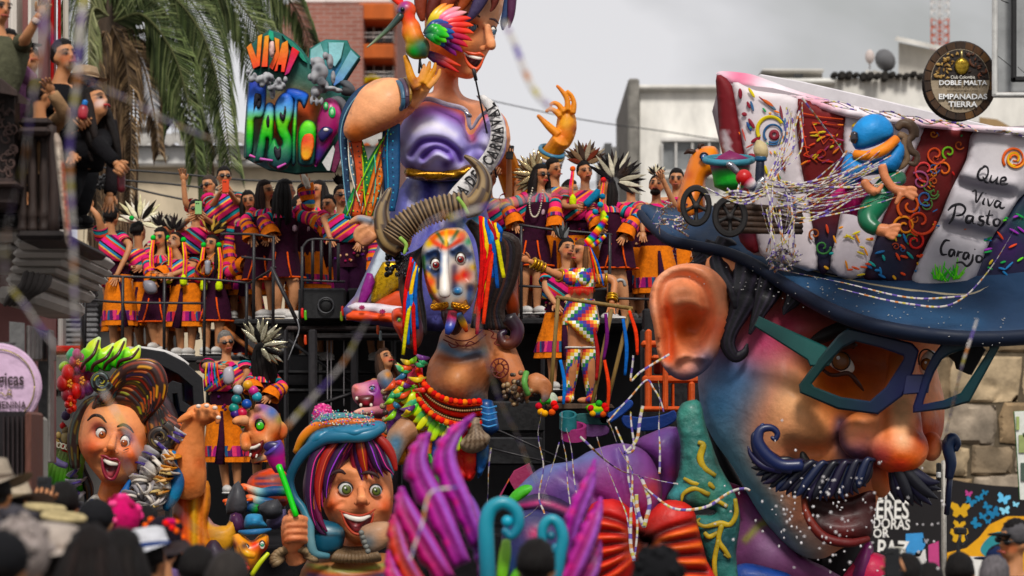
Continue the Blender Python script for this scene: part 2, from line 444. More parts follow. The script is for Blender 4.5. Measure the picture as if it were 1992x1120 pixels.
def eye(parent,px,py,Y,rx,ry,iris,ix=0,iy=0,ir=.55,tilt=0,lid='#1a1210',lash=True,sclera='#d9d4cc',dep=.5):
 """carved eye: ball, iris, pupil, glint and dark lid line, each its own piece"""
 k=Y/F;q=MB();pbl(q,px,py,Y,rx,sclera,ry=ry,rd=min(rx,ry)*dep,seg=20,rings=12,rot=roty(-tilt));e=bd(q,'eye',MG_,parent)
 d=min(rx,ry)*dep*k;cx,cy=px+ix,py+iy;r=min(rx,ry)*ir
 for nm,rr,c,l in(('iris_rim',r*1.12,'#1d1a18',.80),('iris',r,iris,.90),('pupil',r*.52,'#0a0808',1.02)):
  q=MB();pbl(q,cx,cy,Y-d*l,rr,c,rd=rr*.18,seg=16,rings=8);bd(q,nm,MG_,e)
 q=MB();pbl(q,cx-r*.3,cy-r*.35,Y-d*1.12,r*.24,'#ece9e4',rd=r*.1,seg=8,rings=6);bd(q,'glint',MG_,e)
 if lash:
  ct,st=mt.cos(tilt),mt.sin(tilt);P=[]
  for a in np.linspace(mt.pi*1.02,mt.pi*1.98,9):
   x,y=rx*1.05*mt.cos(a),ry*1.05*mt.sin(a);P.append((px+x*ct-y*st,py+x*st+y*ct,Y-d*.55,max(1.2,rx*.10)))
  q=MB();tb(q,P,col=lid,seg=6,sub=2);bd(q,'eyelid',MG_,e)
 return e
def cpy(o,parent=None,shift=(0,0,0)):
 c=o.copy();COL.objects.link(c)
 if parent is not None:c.parent=parent
 c.location=Vector(o.location)+Vector(shift);return c
    # ------------------------------------------------------------------ materials (all procedural; 'Col' is each thing's own paint)
MATS={}
def material(name,rough=.5,spec=.4,coat=.0,metal=.0,nscale=9.0,namt=.12,bump=.0,bscale=40.0,vec='obj',col=None,sss=.0,emit=None,stretch=None,rvar=.12):
 if name in MATS:return MATS[name]
 m=bpy.data.materials.new(name);m.use_nodes=True;t=m.node_tree;b=t.nodes['Principled BSDF']
 if col is None:
  at=N(t,'ShaderNodeAttribute',attribute_name='Col');cs=at.outputs['Color']
 else:
  rg=N(t,'ShaderNodeRGB');rg.outputs[0].default_value=(*lin(hx_(col)),1);cs=rg.outputs[0]
 tc=N(t,'ShaderNodeTexCoord');v=tc.outputs['Object']
 if stretch:
  mp=N(t,'ShaderNodeMapping');mp.inputs['Scale'].default_value=stretch;lnk(t,v,mp.inputs[0]);v=mp.outputs[0]
 nz=N(t,'ShaderNodeTexNoise',i_Scale=nscale,i_Detail=6.0,i_Roughness=.6);lnk(t,v,nz.inputs['Vector'])
 mr=N(t,'ShaderNodeMapRange');mr.inputs['From Min'].default_value=.3;mr.inputs['From Max'].default_value=.7
 mr.inputs['To Min'].default_value=1-namt;mr.inputs['To Max'].default_value=1+namt;lnk(t,nz.outputs['Fac'],mr.inputs['Value'])
 mul=N(t,'ShaderNodeMixRGB',blend_type='MULTIPLY');mul.inputs[0].default_value=1.0
 lnk(t,cs,mul.inputs[1]);lnk(t,mr.outputs[0],mul.inputs[2]);lnk(t,mul.outputs[0],b.inputs['Base Color'])
 r2=N(t,'ShaderNodeMapRange');r2.inputs['From Min'].default_value=.3;r2.inputs['From Max'].default_value=.7
 r2.inputs['To Min'].default_value=max(.02,rough-rvar);r2.inputs['To Max'].default_value=min(1,rough+rvar);lnk(t,nz.outputs['Fac'],r2.inputs['Value']);lnk(t,r2.outputs[0],b.inputs['Roughness'])
 b.inputs['Specular IOR Level'].default_value=spec;b.inputs['Metallic'].default_value=metal
 b.inputs['Coat Weight'].default_value=coat;b.inputs['Coat Roughness'].default_value=.18
 if sss:b.inputs['Subsurface Weight'].default_value=sss;b.inputs['Subsurface Radius'].default_value=(.02,.008,.004);b.inputs['Subsurface Scale'].default_value=1.0
 if bump:
  n2=N(t,'ShaderNodeTexNoise',i_Scale=bscale,i_Detail=5.0,i_Roughness=.6);lnk(t,v,n2.inputs['Vector'])
  bp=N(t,'ShaderNodeBump',i_Strength=bump,i_Distance=.02);lnk(t,n2.outputs['Fac'],bp.inputs['Height']);lnk(t,bp.outputs[0],b.inputs['Normal'])
 MATS[name]=m;return m
MP=material('float_paint',.56,.35,.04,nscale=7,namt=.16,bump=.55,bscale=11)
MT=material('matte_paint',.62,.3,.0,nscale=6,namt=.1,bump=.12,bscale=22)
MG_=material('gloss_paint',.38,.42,.1,nscale=6,namt=.06,bump=.05,bscale=20,rvar=.06)
M_SKIN=material('skin',.5,.35,nscale=14,namt=.08)
M_HAIR=material('hair',.6,.15,nscale=60,namt=.45,bump=.5,bscale=120,stretch=(1,1,.18))
MC=material('cloth',.9,.12,nscale=26,namt=.22,bump=.75,bscale=15)
MM=material('black_steel',.45,.5,.0,.2,nscale=20,namt=.35,bump=.1)
M_WOOD=material('wood',.6,.3,nscale=14,namt=.35,bump=.3,bscale=30,stretch=(3,3,.4))
M_STONE=material('stone',.92,.2,nscale=3.5,namt=.38,bump=.9,bscale=9)
MR=material('plaster',.9,.2,nscale=1.3,namt=.26,bump=.2,bscale=12,stretch=(1,1,.4))
M_GOLD=material('gold_leaf',.3,.5,0,.75,nscale=25,namt=.25,bump=.2)
M_CHROME=material('mirror_foil',.2,.6,0,.85,nscale=25,namt=.2,bump=.2)
M_GLASS=material('dark_glass',.12,.6,0,0,nscale=3,namt=.3,rvar=.05)
M_FOLIAGE=material('foliage',.75,.15,nscale=6,namt=.3)
M_VERD=material('verdigris',.55,.4,.1,nscale=8,namt=.4,bump=.9,bscale=13)
M_PAPER=material('paper',.75,.25,nscale=30,namt=.12)
def stripe_material(name,stops,period,axis=0,rough=.9,wob=.006,namt=.25,nsc=30.0):
 """woven stripes along one axis of the cloth's own coordinate (metres)"""
 m=bpy.data.materials.new(name);m.use_nodes=True;t=m.node_tree;b=t.nodes['Principled BSDF']
 at=N(t,'ShaderNodeAttribute',attribute_name='puv');sp=N(t,'ShaderNodeSeparateXYZ');lnk(t,at.outputs['Vector'],sp.inputs[0])
 tc=N(t,'ShaderNodeTexCoord');nz=N(t,'ShaderNodeTexNoise',i_Scale=nsc,i_Detail=3.0);lnk(t,tc.outputs['Object'],nz.inputs['Vector'])
 ad=N(t,'ShaderNodeMath',operation='MULTIPLY_ADD');ad.inputs[1].default_value=wob;lnk(t,nz.outputs['Fac'],ad.inputs[0]);lnk(t,sp.outputs[axis],ad.inputs[2])
 dv=N(t,'ShaderNodeMath',operation='DIVIDE');dv.inputs[1].default_value=period;lnk(t,ad.outputs[0],dv.inputs[0])
 fr=N(t,'ShaderNodeMath',operation='FRACT');lnk(t,dv.outputs[0],fr.inputs[0])
 c=ramp(t,fr.outputs[0],[(p,tuple(lin(hx_(h))))for p,h in stops],'CONSTANT')
 mr=N(t,'ShaderNodeMapRange');mr.inputs['To Min'].default_value=1-namt;mr.inputs['To Max'].default_value=1+namt*.6;lnk(t,nz.outputs['Fac'],mr.inputs['Value'])
 mul=N(t,'ShaderNodeMixRGB',blend_type='MULTIPLY');mul.inputs[0].default_value=1.0;lnk(t,c,mul.inputs[1]);lnk(t,mr.outputs[0],mul.inputs[2])
 lnk(t,mul.outputs[0],b.inputs['Base Color']);b.inputs['Roughness'].default_value=rough;b.inputs['Specular IOR Level'].default_value=.15
 bp=N(t,'ShaderNodeBump',i_Strength=.6,i_Distance=.02);n3=N(t,'ShaderNodeTexNoise',i_Scale=14.0,i_Detail=3.0);lnk(t,tc.outputs['Object'],n3.inputs['Vector']);lnk(t,n3.outputs['Fac'],bp.inputs['Height']);lnk(t,bp.outputs[0],b.inputs['Normal'])
 return m
AGU=[(0,'#d01a6a'),(.10,'#7d1030'),(.14,'#f04a2a'),(.20,'#1a8f95'),(.27,'#0e3550'),(.31,'#e8286a'),(.42,'#f08a20'),(.46,'#5a1a52'),(.52,'#e02a50'),(.60,'#e9c03a'),(.63,'#2a7fb0'),(.69,'#1c1020'),(.73,'#d61c74'),(.83,'#d43a20'),(.88,'#36a09a'),(.93,'#421040')]
M_AGU=stripe_material('striped_textile',AGU,.42)
M_AGUV=stripe_material('striped_textile_across',AGU,.42,axis=1)
M_BAND=stripe_material('band_textile',[(0,'#a01870'),(.18,'#3a1650'),(.3,'#d02a3a'),(.48,'#245a80'),(.6,'#5a1a5a'),(.8,'#e03a70')],.16)
M_TICKER=stripe_material('paper_streamer',[(0,'#cbc4be'),(.2,'#6a56a4'),(.36,'#cfc7c4'),(.52,'#c8844e'),(.64,'#cdc6be'),(.74,'#c4b65c'),(.84,'#cbc3c4'),(.93,'#927aae')],.26,rough=.8,wob=.12,namt=.12,nsc=5.0)
def check_material(name,cols,size):
 """diagonal squares of seven colours (wiphala cloth)"""
 m=bpy.data.materials.new(name);m.use_nodes=True;t=m.node_tree;b=t.nodes['Principled BSDF']
 at=N(t,'ShaderNodeAttribute',attribute_name='puv');sp=N(t,'ShaderNodeSeparateXYZ');lnk(t,at.outputs['Vector'],sp.inputs[0]);q=[]
 for k in(0,1):
  d=N(t,'ShaderNodeMath',operation='DIVIDE');d.inputs[1].default_value=size;lnk(t,sp.outputs[k],d.inputs[0])
  fl=N(t,'ShaderNodeMath',operation='FLOOR');lnk(t,d.outputs[0],fl.inputs[0]);q.append(fl.outputs[0])
 s=N(t,'ShaderNodeMath',operation='ADD');lnk(t,q[0],s.inputs[0]);lnk(t,q[1],s.inputs[1])
 d=N(t,'ShaderNodeMath',operation='DIVIDE');d.inputs[1].default_value=len(cols);lnk(t,s.outputs[0],d.inputs[0])
 a5=N(t,'ShaderNodeMath',operation='ADD');a5.inputs[1].default_value=.01;lnk(t,d.outputs[0],a5.inputs[0])
 fr=N(t,'ShaderNodeMath',operation='FRACT');lnk(t,a5.outputs[0],fr.inputs[0])
 c=ramp(t,fr.outputs[0],[(i/len(cols),tuple(lin(hx_(h))))for i,h in enumerate(cols)],'CONSTANT')
 lnk(t,c,b.inputs['Base Color']);b.inputs['Roughness'].default_value=.75;return m
M_WIPH=check_material('chequered_cloth',['#c8201c','#e8701a','#f2c832','#f2efe6','#2f8f3a','#2038a0','#4a1a78'],.034)
def masonry(name,c1,c2,mortar,scale,bw,bh,rough=.9):
 m=bpy.data.materials.new(name);m.use_nodes=True;t=m.node_tree;b=t.nodes['Principled BSDF']
 tc=N(t,'ShaderNodeTexCoord');mp=N(t,'ShaderNodeMapping');mp.inputs['Rotation'].default_value=(mt.pi/2,0,0);lnk(t,tc.outputs['Object'],mp.inputs[0])
 br=N(t,'ShaderNodeTexBrick',i_Scale=scale);br.inputs['Color1'].default_value=(*lin(hx_(c1)),1);br.inputs['Color2'].default_value=(*lin(hx_(c2)),1);br.inputs['Mortar'].default_value=(*lin(hx_(mortar)),1)
 br.inputs['Brick Width'].default_value=bw;br.inputs['Row Height'].default_value=bh;br.inputs['Mortar Size'].default_value=.012
 lnk(t,mp.outputs[0],br.inputs['Vector']);nz=N(t,'ShaderNodeTexNoise',i_Scale=.6,i_Detail=6.0);lnk(t,tc.outputs['Object'],nz.inputs['Vector'])
 mr=N(t,'ShaderNodeMapRange');mr.inputs['To Min'].default_value=.75;mr.inputs['To Max'].default_value=1.2;lnk(t,nz.outputs['Fac'],mr.inputs['Value'])
 mul=N(t,'ShaderNodeMixRGB',blend_type='MULTIPLY');mul.inputs[0].default_value=1.0;lnk(t,br.outputs['Color'],mul.inputs[1]);lnk(t,mr.outputs[0],mul.inputs[2]);lnk(t,mul.outputs[0],b.inputs['Base Color'])
 b.inputs['Roughness'].default_value=rough;bp=N(t,'ShaderNodeBump',i_Strength=.4,i_Distance=.01);lnk(t,br.outputs['Fac'],bp.inputs['Height']);bp.invert=True;lnk(t,bp.outputs[0],b.inputs['Normal']);return m
M_BRICK=masonry('red_brick','#8f5648','#a0685a','#a08a80',1.0,.42,.13)  # brick tones paled so the colour itself carries the distance haze
# ------------------------------------------------------------------ setting: ground, street, buildings, palm, walls
g=MB();s=900
n=24
gx=np.linspace(-s,s,n);gy=np.linspace(-60,1600,n)
V=A([(x,y,.0)for y in gy for x in gx]);g.add(V,[(i*n+j,i*n+j+1,(i+1)*n+j+1,(i+1)*n+j)for i in range(n-1)for j in range(n-1)],'#4c4a48')
bd(g,'ground',material('asphalt',.9,.3,nscale=.8,namt=.2,bump=.3,bscale=30),kind='structure')
g=MB()
for x0,x1 in((-7.2,-4.4),(7.4,11.5)):
 box(g,[(x0+x1)/2,40,.06],[x1-x0,90,.13],'#8a8680',bev=.03)
bd(g,'pavement',M_STONE,kind='structure')
# ---- red brick apartment tower
bt=emp('brick_tower',W(690,900,92)*A([1,1,0]),'red brick apartment tower with orange balcony bands behind the float','building')
w=MB();pbox(w,545,8,706,900,90,12,'#8d4436');bd(w,'wall',M_BRICK,bt,False)
w=MB();pbox(w,706,-10,772,900,92.2,9,'#6a4038');bd(w,'recess_wall',M_BRICK,bt,False)
w=MB();pbox(w,560,-60,760,6,91,10,'#cfccc8',bev=.05);bd(w,'roof_slab',MR,bt,False)
for k,(y0,y1)in enumerate([(6,38),(85,114),(172,200),(258,286),(344,372)]):
 w=MB();pbox(w,697,y0,766,y1,90.4,2.0,'#a85f40',bev=.04);bd(w,'balcony_parapet',MR,bt,False)
 q=MB();pbox(q,706,y1+2,766,y1+44,92.0,.15,'#2a2422');ww=bd(q,'window',M_GLASS,bt,False)
 q=MB()
 for x in(706,726,746,764):pbox(q,x,y1+2,x+2,y1+44,91.9,.08,'#b0a8a0')
 bd(q,'frame',MR,ww,False)
 q=MB();pbar(q,700,y1+34,90.5,766,y1+34,90.5,1.1,'#b9b4b0');pbar(q,700,y1+26,90.5,766,y1+26,90.5,.8,'#b9b4b0');bd(q,'balcony_rail',MM,bt)
q=MB();tb(q,[(706,160,5),(722,150,8),(740,158,6)],Y=91,col='#b0a030',seg=6);bd(q,'balcony_plant',M_FOLIAGE,bt)
# ---- low beige building with fibre-cement roof, left of centre
lb=emp('beige_building',W(420,900,60)*A([1,1,0]),'long stained beige wall with corrugated roof and white parapet behind the dancers','building')
w=MB();pbox(w,150,318,740,900,60,8,'#b8ab97');bd(w,'wall',MR,lb,False)
w=MB();pbox(w,150,282,745,322,59.6,.5,'#c9c7c4',bev=.05);bd(w,'parapet',MR,lb,False)
xs=np.linspace(150,745,160)
w=MB();pr=np.sin(np.arange(160)*.95)*3.5
a=W(xs,275+pr,59.3);b=W(xs,258+pr*.6,66);V=np.vstack([a,a-A([0,0,.06]),b]);w.add(V,[(i,i+1,320+i+1,320+i)for i in range(159)]+[(i,160+i,161+i,i+1)for i in range(159)],'#8d8a86');bd(w,'corrugated_roof',MR,lb)
for x in(300,420,452,560):
 q=MB();pbox(q,x,300,x+26,312,59.5,.12,'#8f8a80',bev=.02);bd(q,'vent_block',MR,lb,False)
    # ---- tall pale building far left of centre, behind the palm
fb=emp('pale_building',W(300,900,85)*A([1,1,0]),'pale concrete building far behind the palm crown','building')
w=MB();pbox(w,228,248,300,900,82,8,'#b9b7b4');bd(w,'wall',MR,fb,False)
w=MB();pbox(w,226,240,302,250,81.7,8.6,'#a19e9a',bev=.05);bd(w,'roof_slab',MR,fb,False)
# ---- white building behind the queen, right of centre
wb=emp('white_building',W(1330,900,78)*A([1,1,0]),'white rendered building with a wide grey window, right of the queen figure','building')
w=MB();pbox(w,1245,172,1440,900,78,10,'#e0dcd6');bd(w,'wall',MR,wb,False)
w=MB();pbox(w,1222,152,1244,900,77.5,9,'#77746f',bev=.05);bd(w,'pillar',M_STONE,wb,False)
w=MB();pbox(w,1240,164,1440,174,77.7,10.6,'#b8b5b0',bev=.05);bd(w,'coping',MR,wb,False)
q=MB();pbox(q,1290,274,1402,330,77.9,.1,'#77797a');ww=bd(q,'window',M_GLASS,wb,False)
q=MB()
for x in(1286,1313,1345,1378):pbox(q,x,272,x+4,332,77.7,.12,'#b7b5b2')
pbox(q,1286,268,1404,274,77.65,.2,'#c4c1bd');pbox(q,1284,330,1406,336,77.5,.35,'#b4b1ad');bd(q,'frame',MR,ww,False)
w=MB();pbox(w,1172,285,1224,900,84,6,'#9b9a99');pbox(w,1176,278,1190,300,83.5,.5,'#5a5a5a');bd(w,'rear_wing',MR,wb,False)
# ---- roofs at the right
rb=emp('concrete_building',W(1700,900,70)*A([1,1,0]),'weathered concrete building with flat roofs behind the striped hat','building')
w=MB();pbox(w,1486,138,1600,900,70,8,'#8d8a86');bd(w,'wall',MR,rb,False)
w=MB();pbox(w,1482,133,1604,140,69.6,9,'#aaa7a2',bev=.04);bd(w,'roof_slab',MR,rb,False)
w=MB();pbox(w,1514,152,2060,900,69.2,5,'#cac7c1');bd(w,'front_wall',MR,rb,False)
w=MB();pbox(w,1508,152,1626,162,68.9,6,'#c9c7c2',bev=.04);bd(w,'canopy',MR,rb,False)
w=MB()
for k in range(14):
 x=1618+k*14;pbox(w,x,140+rnd.uniform(-3,3),x+13,150+rnd.uniform(-2,8),69.0-rnd.random()*.3,.4,'#2a2826',bev=.04)
bd(w,'tar_edge',M_STONE,rb,False)
w=MB();pbox(w,1640,143,1656,150,69.1,.2,'#2a2a2a');pbox(w,1545,143,1562,150,69.1,.2,'#2a2a2a');bd(w,'vent',MM,rb,False)
w=MB();slab(w,[(1748,152),(1748,82),(1850,104),(1850,152)],71,5,0,'#a09c96');bd(w,'penthouse',MR,rb,False)
w=MB();slab(w,[(1740,78),(1744,70),(1862,96),(1860,104)],70.5,6,0,'#c2bfba');bd(w,'penthouse_roof',MR,rb,False)
pt=MB();slab(pt,[(1500,168),(1514,160),(1860,222),(1940,232),(1990,260),(1990,330),(1500,330)],62,4,0,'#8b765c');slab(pt,[(1496,170),(1508,156),(1700,192),(1905,224),(1905,238),(1700,208)],61.5,.5,0,'#d2cfca')
bd(pt,'far_rim_repeat',MR,label='tan sheet with white sloping strip, far hat rim repeated behind the striped hat',cat='building')  # repeats the hat's far rim and inside at a distance, no house wall
d=emp('satellite_dish',W(1722,135,69),'grey satellite dish on the roof left of the penthouse','satellite dish')
q=MB();V=[];
for i in range(5):
 for j in range(14):
  r=i/4*.28;a=j/14*6.283;V.append((r*mt.cos(a),-.12+(r/.28)**2*.12,r*mt.sin(a)))
V=A(V)@rotz(-.6).T@A(rotx(.5)).T+W(1722,117,69);q.add(V,grid_faces(5,14),'#6e6e70');bd(q,'bowl',MT,d)
q=MB();pbar(q,1722,135,69,1722,118,69,1.5,'#555');bd(q,'mast',MM,d)
q=MB();pbl(q,1692,110,69.5,9,'#b5aaa6',ry=14);pbar(q,1692,134,69.5,1692,110,69.5,1.4,'#887f7c');bd(q,'water_tank',MT,label='small pale roof tank on a thin post beside the dish',cat='water tank')
tw=emp('lattice_tower',W(1828,900,95)*A([1,1,0]),'red and white lattice telecom tower in the mist above the right roofs','tower')
for k in range(14):
 y0=100-k*16;y1=y0-16;c='#a8553f' if(k//4)%2==0 else '#c9c5c2';q=MB()
 for x in(1812,1828,1845):pbar(q,x,y0,95+(1 if x==1828 else 0),x,y1,95+(1 if x==1828 else 0),1.6,c,4)
 pbar(q,1812,y0,95,1845,y1,95,.9,c,4);pbar(q,1845,y0,95,1812,y1,95,.9,c,4);pbar(q,1812,y0,95,1845,y0,95,.9,c,4)
 bd(q,'lattice_bay',MT,tw)
q=MB();[pbar(q,x,98,95,x,900,95,1.6,'#a8553f',4)for x in(1812,1828,1845)];bd(q,'tower_leg',MT,tw)
# ---- rough stone wall and the black mural under it, right
sw=emp('stone_wall',W(1870,900,46)*A([1,1,0]),'rough weathered wall of big brown stones right of the giant head','wall')
w=MB();pbox(w,1640,330,2140,960,46.58,1.2,'#554c40');bd(w,'wall_core',M_STONE,sw,False)
def boulder(x0,y0,x1,y1,Y,col,seed):
 r_=random.Random(seed);m=MB();P=[];j=lambda k:r_.uniform(-k,k)
 for(ax,ay),(bx,by)in(((x0,y0),(x1,y0)),((x1,y0),(x1,y1)),((x1,y1),(x0,y1)),((x0,y1),(x0,y0))):
  for t in(.04,.35,.68):P.append((ax+(bx-ax)*t+j(4),ay+(by-ay)*t+j(4)))
 ifl(m,P,Y+j(.05),.05+.07*r_.random(),cell=7,sm=1,col=col,back=.9,pw=.16,bu=[((r_.uniform(x0,x1),r_.uniform(y0,y1)),r_.uniform(4,18),r_.uniform(-.05,.03))for _ in range(int((x1-x0)/6))],st_=[((r_.uniform(x0,x1),r_.uniform(y0,y1)),r_.uniform(10,30),hx_(col)*r_.uniform(.55,1.35),.6)for _ in range(8)])
 return m
y=330
while y<945:
 h=rnd.uniform(58,104);x=1690-rnd.uniform(0,60)
 while x<2060:
  wd=rnd.uniform(70,210);k=rnd.uniform(.85,1.2)
  c=hx_(rnd.choice(['#8d7a63','#83725d','#9a8a74','#776a5a','#a39683','#94887a']))*k
  if y>500:bd(boulder(x,y,x+wd-rnd.uniform(1,6),y+h-rnd.uniform(1,6),46.55,c,int(x*7+y)),'stone',M_STONE,sw,35)
  x+=wd
 y+=h
mw=emp('mural_wall',W(1850,1100,44.5)*A([1,1,0]),'black painted mural wall with butterflies and white hand lettering','wall')
w=MB();slab(w,[(1560,1160),(1560,960),(1640,948),(1700,955),(1780,950),(1840,930),(1880,938),(1930,944),(2060,952),(2060,1160)],44.5,.6,0,'#211f20',cell=30);bd(w,'wall',MR,mw,False)
YM=44.49
for(s_,x,y,h,rot,sx)in[('SON',1712,962,26,-.05,.8),('MUJERES',1708,992,36,.02,.62),('LUCHADORAS',1697,1018,20,.05,.78),('POR',1708,1038,17,-.03,.9),('LA PAZ',1712,1070,36,.06,.66)]:
 q=MB();ptext(q,s_,x,y,YM,h,'#d8d5d0',bold=.018,rot=rot,sx=sx);bd(q,'lettering',MT,mw,False)
q=MB();pbox(q,1731,1063,1762,1108,YM,.004,'#bdbab0');po=bd(q,'poster',M_PAPER,mw,False)
q=MB();ptext(q,'SOLDADORA',1746,1070,YM-.006,6,'#2a2a2a',ext=.001,sx=.7);ptext(q,'DE',1746,1079,YM-.006,5,'#2a2a2a',ext=.001);bd(q,'lettering',MT,po,False)
def butterfly(cx,cy,s_,rot,col):
 m=MB();P=[(0,-.15),(.25,-.55),(.8,-.75),(.95,-.3),(.6,.05),(.7,.5),(.35,.7),(0,.35),(-.35,.7),(-.7,.5),(-.6,.05),(-.95,-.3),(-.8,-.75),(-.25,-.55)]
 c,s2=mt.cos(rot),mt.sin(rot);slab(m,[(cx+s_*(x*c-y*s2),cy+s_*(x*s2+y*c))for x,y in P],YM,.004,0,col,cell=0);return m
for(x,y,s_,r_,c)in[(1868,992,21,0,'#c39a48'),(1866,1022,13,.1,'#c39a48'),(1866,1042,19,0,'#c39a48'),(1888,976,12,.5,'#2f6f93'),(1906,968,9,-.4,'#2f6f93'),(1916,958,7,.2,'#2f6f93'),(1920,985,10,.6,'#2f6f93'),(1933,998,14,-.5,'#2c6a90'),(1912,1004,9,.2,'#2f6f93'),(1922,1014,7,0,'#2f6f93'),(1898,1018,12,.9,'#2f6f93'),(1884,960,8,.2,'#a8487e'),(1952,970,14,.3,'#6fb0d2'),(1955,993,11,-.2,'#8cc4dc'),(1976,981,7,.2,'#8cc4dc'),(1800,1052,7,.2,'#8d8a90')]:
 bd(butterfly(x,y,s_,r_,c),'painted_butterfly',MT,mw,False)
for poly,c in[([(1762,1038),(1795,1036),(1800,1060),(1790,1082),(1762,1090)],'#4a86b8'),([(1762,1092),(1780,1078),(1784,1130),(1762,1130)],'#a84a74'),([(1780,1075),(1800,1068),(1806,1130),(1780,1130)],'#c9c6c2'),([(1806,1060),(1826,1052),(1828,1130),(1806,1130)],'#a84a74'),([(1846,1130),(1842,1075),(1880,1066),(1905,1045),(1925,1020),(1960,1004),(2050,1004),(2050,1130)],'#cf9a4a')]:
 q=MB();slab(q,poly,YM,.003,0,c,cell=0);bd(q,'painted_figure',MT,mw,False)
q=MB();slab(q,[(1907,1070),(1920,1048),(1940,1035),(1962,1038),(1968,1056),(1950,1075),(1925,1086)],YM-.005,.003,0,'#3c7f86',cell=0,sm=3);bd(q,'painted_figure',MT,mw,False)
q=MB();slab(q,[(1888,1130),(1886,1082),(1926,1084),(1924,1130)],YM-.005,.003,0,'#d2d0cc',cell=0);bd(q,'painted_figure',MT,mw,False)
# ---- dark carved balcony house, left edge
ch=emp('colonial_house',W(40,900,20.5)*A([1,1,0]),'old house at left edge with pink and cream pilasters and grey cornices','building')
w=MB();pbox(w,-260,-60,62,900,22.4,1.2,'#7d5a58');bd(w,'wall',MR,ch,False)
for x0,x1,c in((15,31,'#c9c2ba'),(54,60,'#c9c2ba')):
 w=MB();pbox(w,x0,-40,x1,560,22.1,.35,c,bev=.03);bd(w,'pilaster',MR,ch,False)
for x0,x1,c,Y in((62,80,'#b9b0a4',23),(98,104,'#8a2426',23.2),(80,98,'#b5aca0',23.4),(112,117,'#8a2426',23.2),(122,132,'#b9b3a8',23.6)):
 w=MB();pbox(w,x0,-40,x1,600,Y,.06,c,bev=.02);bd(w,'door_jamb',MR,ch,False)
    # stepped cornices under the balcony
for k,(x1,y0,y1,dz)in enumerate([(52,402,430,.9),(44,430,446,.75),(36,446,470,.6),(26,470,500,.45)]):
 w=MB();pbox(w,-220,y0,x1,y1,20.6-dz*.3,2,'#a09a94',bev=.05);bd(w,'cornice',MR,ch,False)
for k,(x0,x1,y0,y1)in enumerate([(26,140,460,484),(24,134,484,500),(22,126,500,516),(18,114,516,530),(10,100,530,556),(-10,78,556,590)]):
 w=MB();pbox(w,x0,y0,x1,y1,20.0+k*.12,2.2,'#a39d97',bev=.04);bd(w,'cornice',MR,ch,False)
for k in range(5):
 q=MB();tb(q,[(52+k*11,530+k*2,20.2,7),(44+k*11,556,20.2,8),(20+k*10,575,20.3,6),(10+k*9,592,20.4,4)],col='#4d4947',seg=8,flat=1.4);bd(q,'corbel',M_STONE,ch)
bal=emp('balcony',W(70,470,19.6),'dark carved wooden balcony with balusters at the left edge','balcony')
q=MB();pbox(q,30,448,126,466,19.2,2.0,'#1d1817',bev=.05);bd(q,'base_moulding',M_WOOD,bal,False)
q=MB();pbox(q,-120,345,30,402,19.2,.5,'#2c2220',bev=.03);pbox(q,-120,352,33,362,19.1,.6,'#3a2e2a',bev=.03);bd(q,'lower_panel',M_WOOD,bal,False)
q=MB();slab(q,[(-60,140),(2,152),(34,176),(34,188),(-60,170)],18.9,.5,2,'#2f2421');bd(q,'handrail',M_WOOD,bal,False)
q=MB();pbox(q,-120,180,28,350,19.3,.22,'#231b19');bd(q,'carved_panel',M_WOOD,bal,False)
for k in range(26):
 x,y=rnd.uniform(-20,24),rnd.uniform(190,340);q=MB();a=rnd.uniform(0,6.28)
 tb(q,[(x+mt.cos(a+t)*t*2.6,y+mt.sin(a+t)*t*2.6,19.26,2.6-t*.25)for t in np.linspace(.4,5,9)],col='#463733',seg=6,sub=2);bd(q,'carved_scroll',M_WOOD,bal)
q=MB();pbox(q,34,228,100,246,19.3,1.2,'#241c1a',bev=.04);pbox(q,32,246,96,262,19.2,1.2,'#2e2421',bev=.04);bd(q,'end_rail',M_WOOD,bal,False)
for x,r in((44,8),(64,9),(86,9)):
 q=MB();prof=[(262,.9),(272,1.1),(280,.8),(300,.85),(340,1.0),(380,.85),(400,1.0),(418,1.25),(430,1.0),(448,1.3)]
 tb(q,[(x,y,19.4,r*k)for y,k in prof],col='#2f2623',seg=14,sub=3,shape=lambda a:1+.1*np.cos(a*7));bd(q,'baluster',M_WOOD,bal)
q=MB();tb(q,[(100,246,19.3,10),(103,300,19.3,9),(106,360,19.3,10),(104,448,19.3,12)],col='#2a201d',seg=10);bd(q,'corner_post',M_WOOD,bal)
q=MB();pbox(q,26,262,100,450,20.6,.1,'#0e0c0c');bd(q,'back_panel',M_WOOD,bal,False)
q=MB();ifl(q,[(104,270),(118,268),(126,320),(134,400),(140,470),(128,474),(118,400)],18.8,.10,col='#8d8076',st_=[([(124,320),(134,440)],6,'#8a3a28'),([(112,290),(120,420)],5,'#b8ada0')],cell=6);bd(q,'draped_banner',MC,label='pale cloth banner draped down the balcony corner',cat='banner')
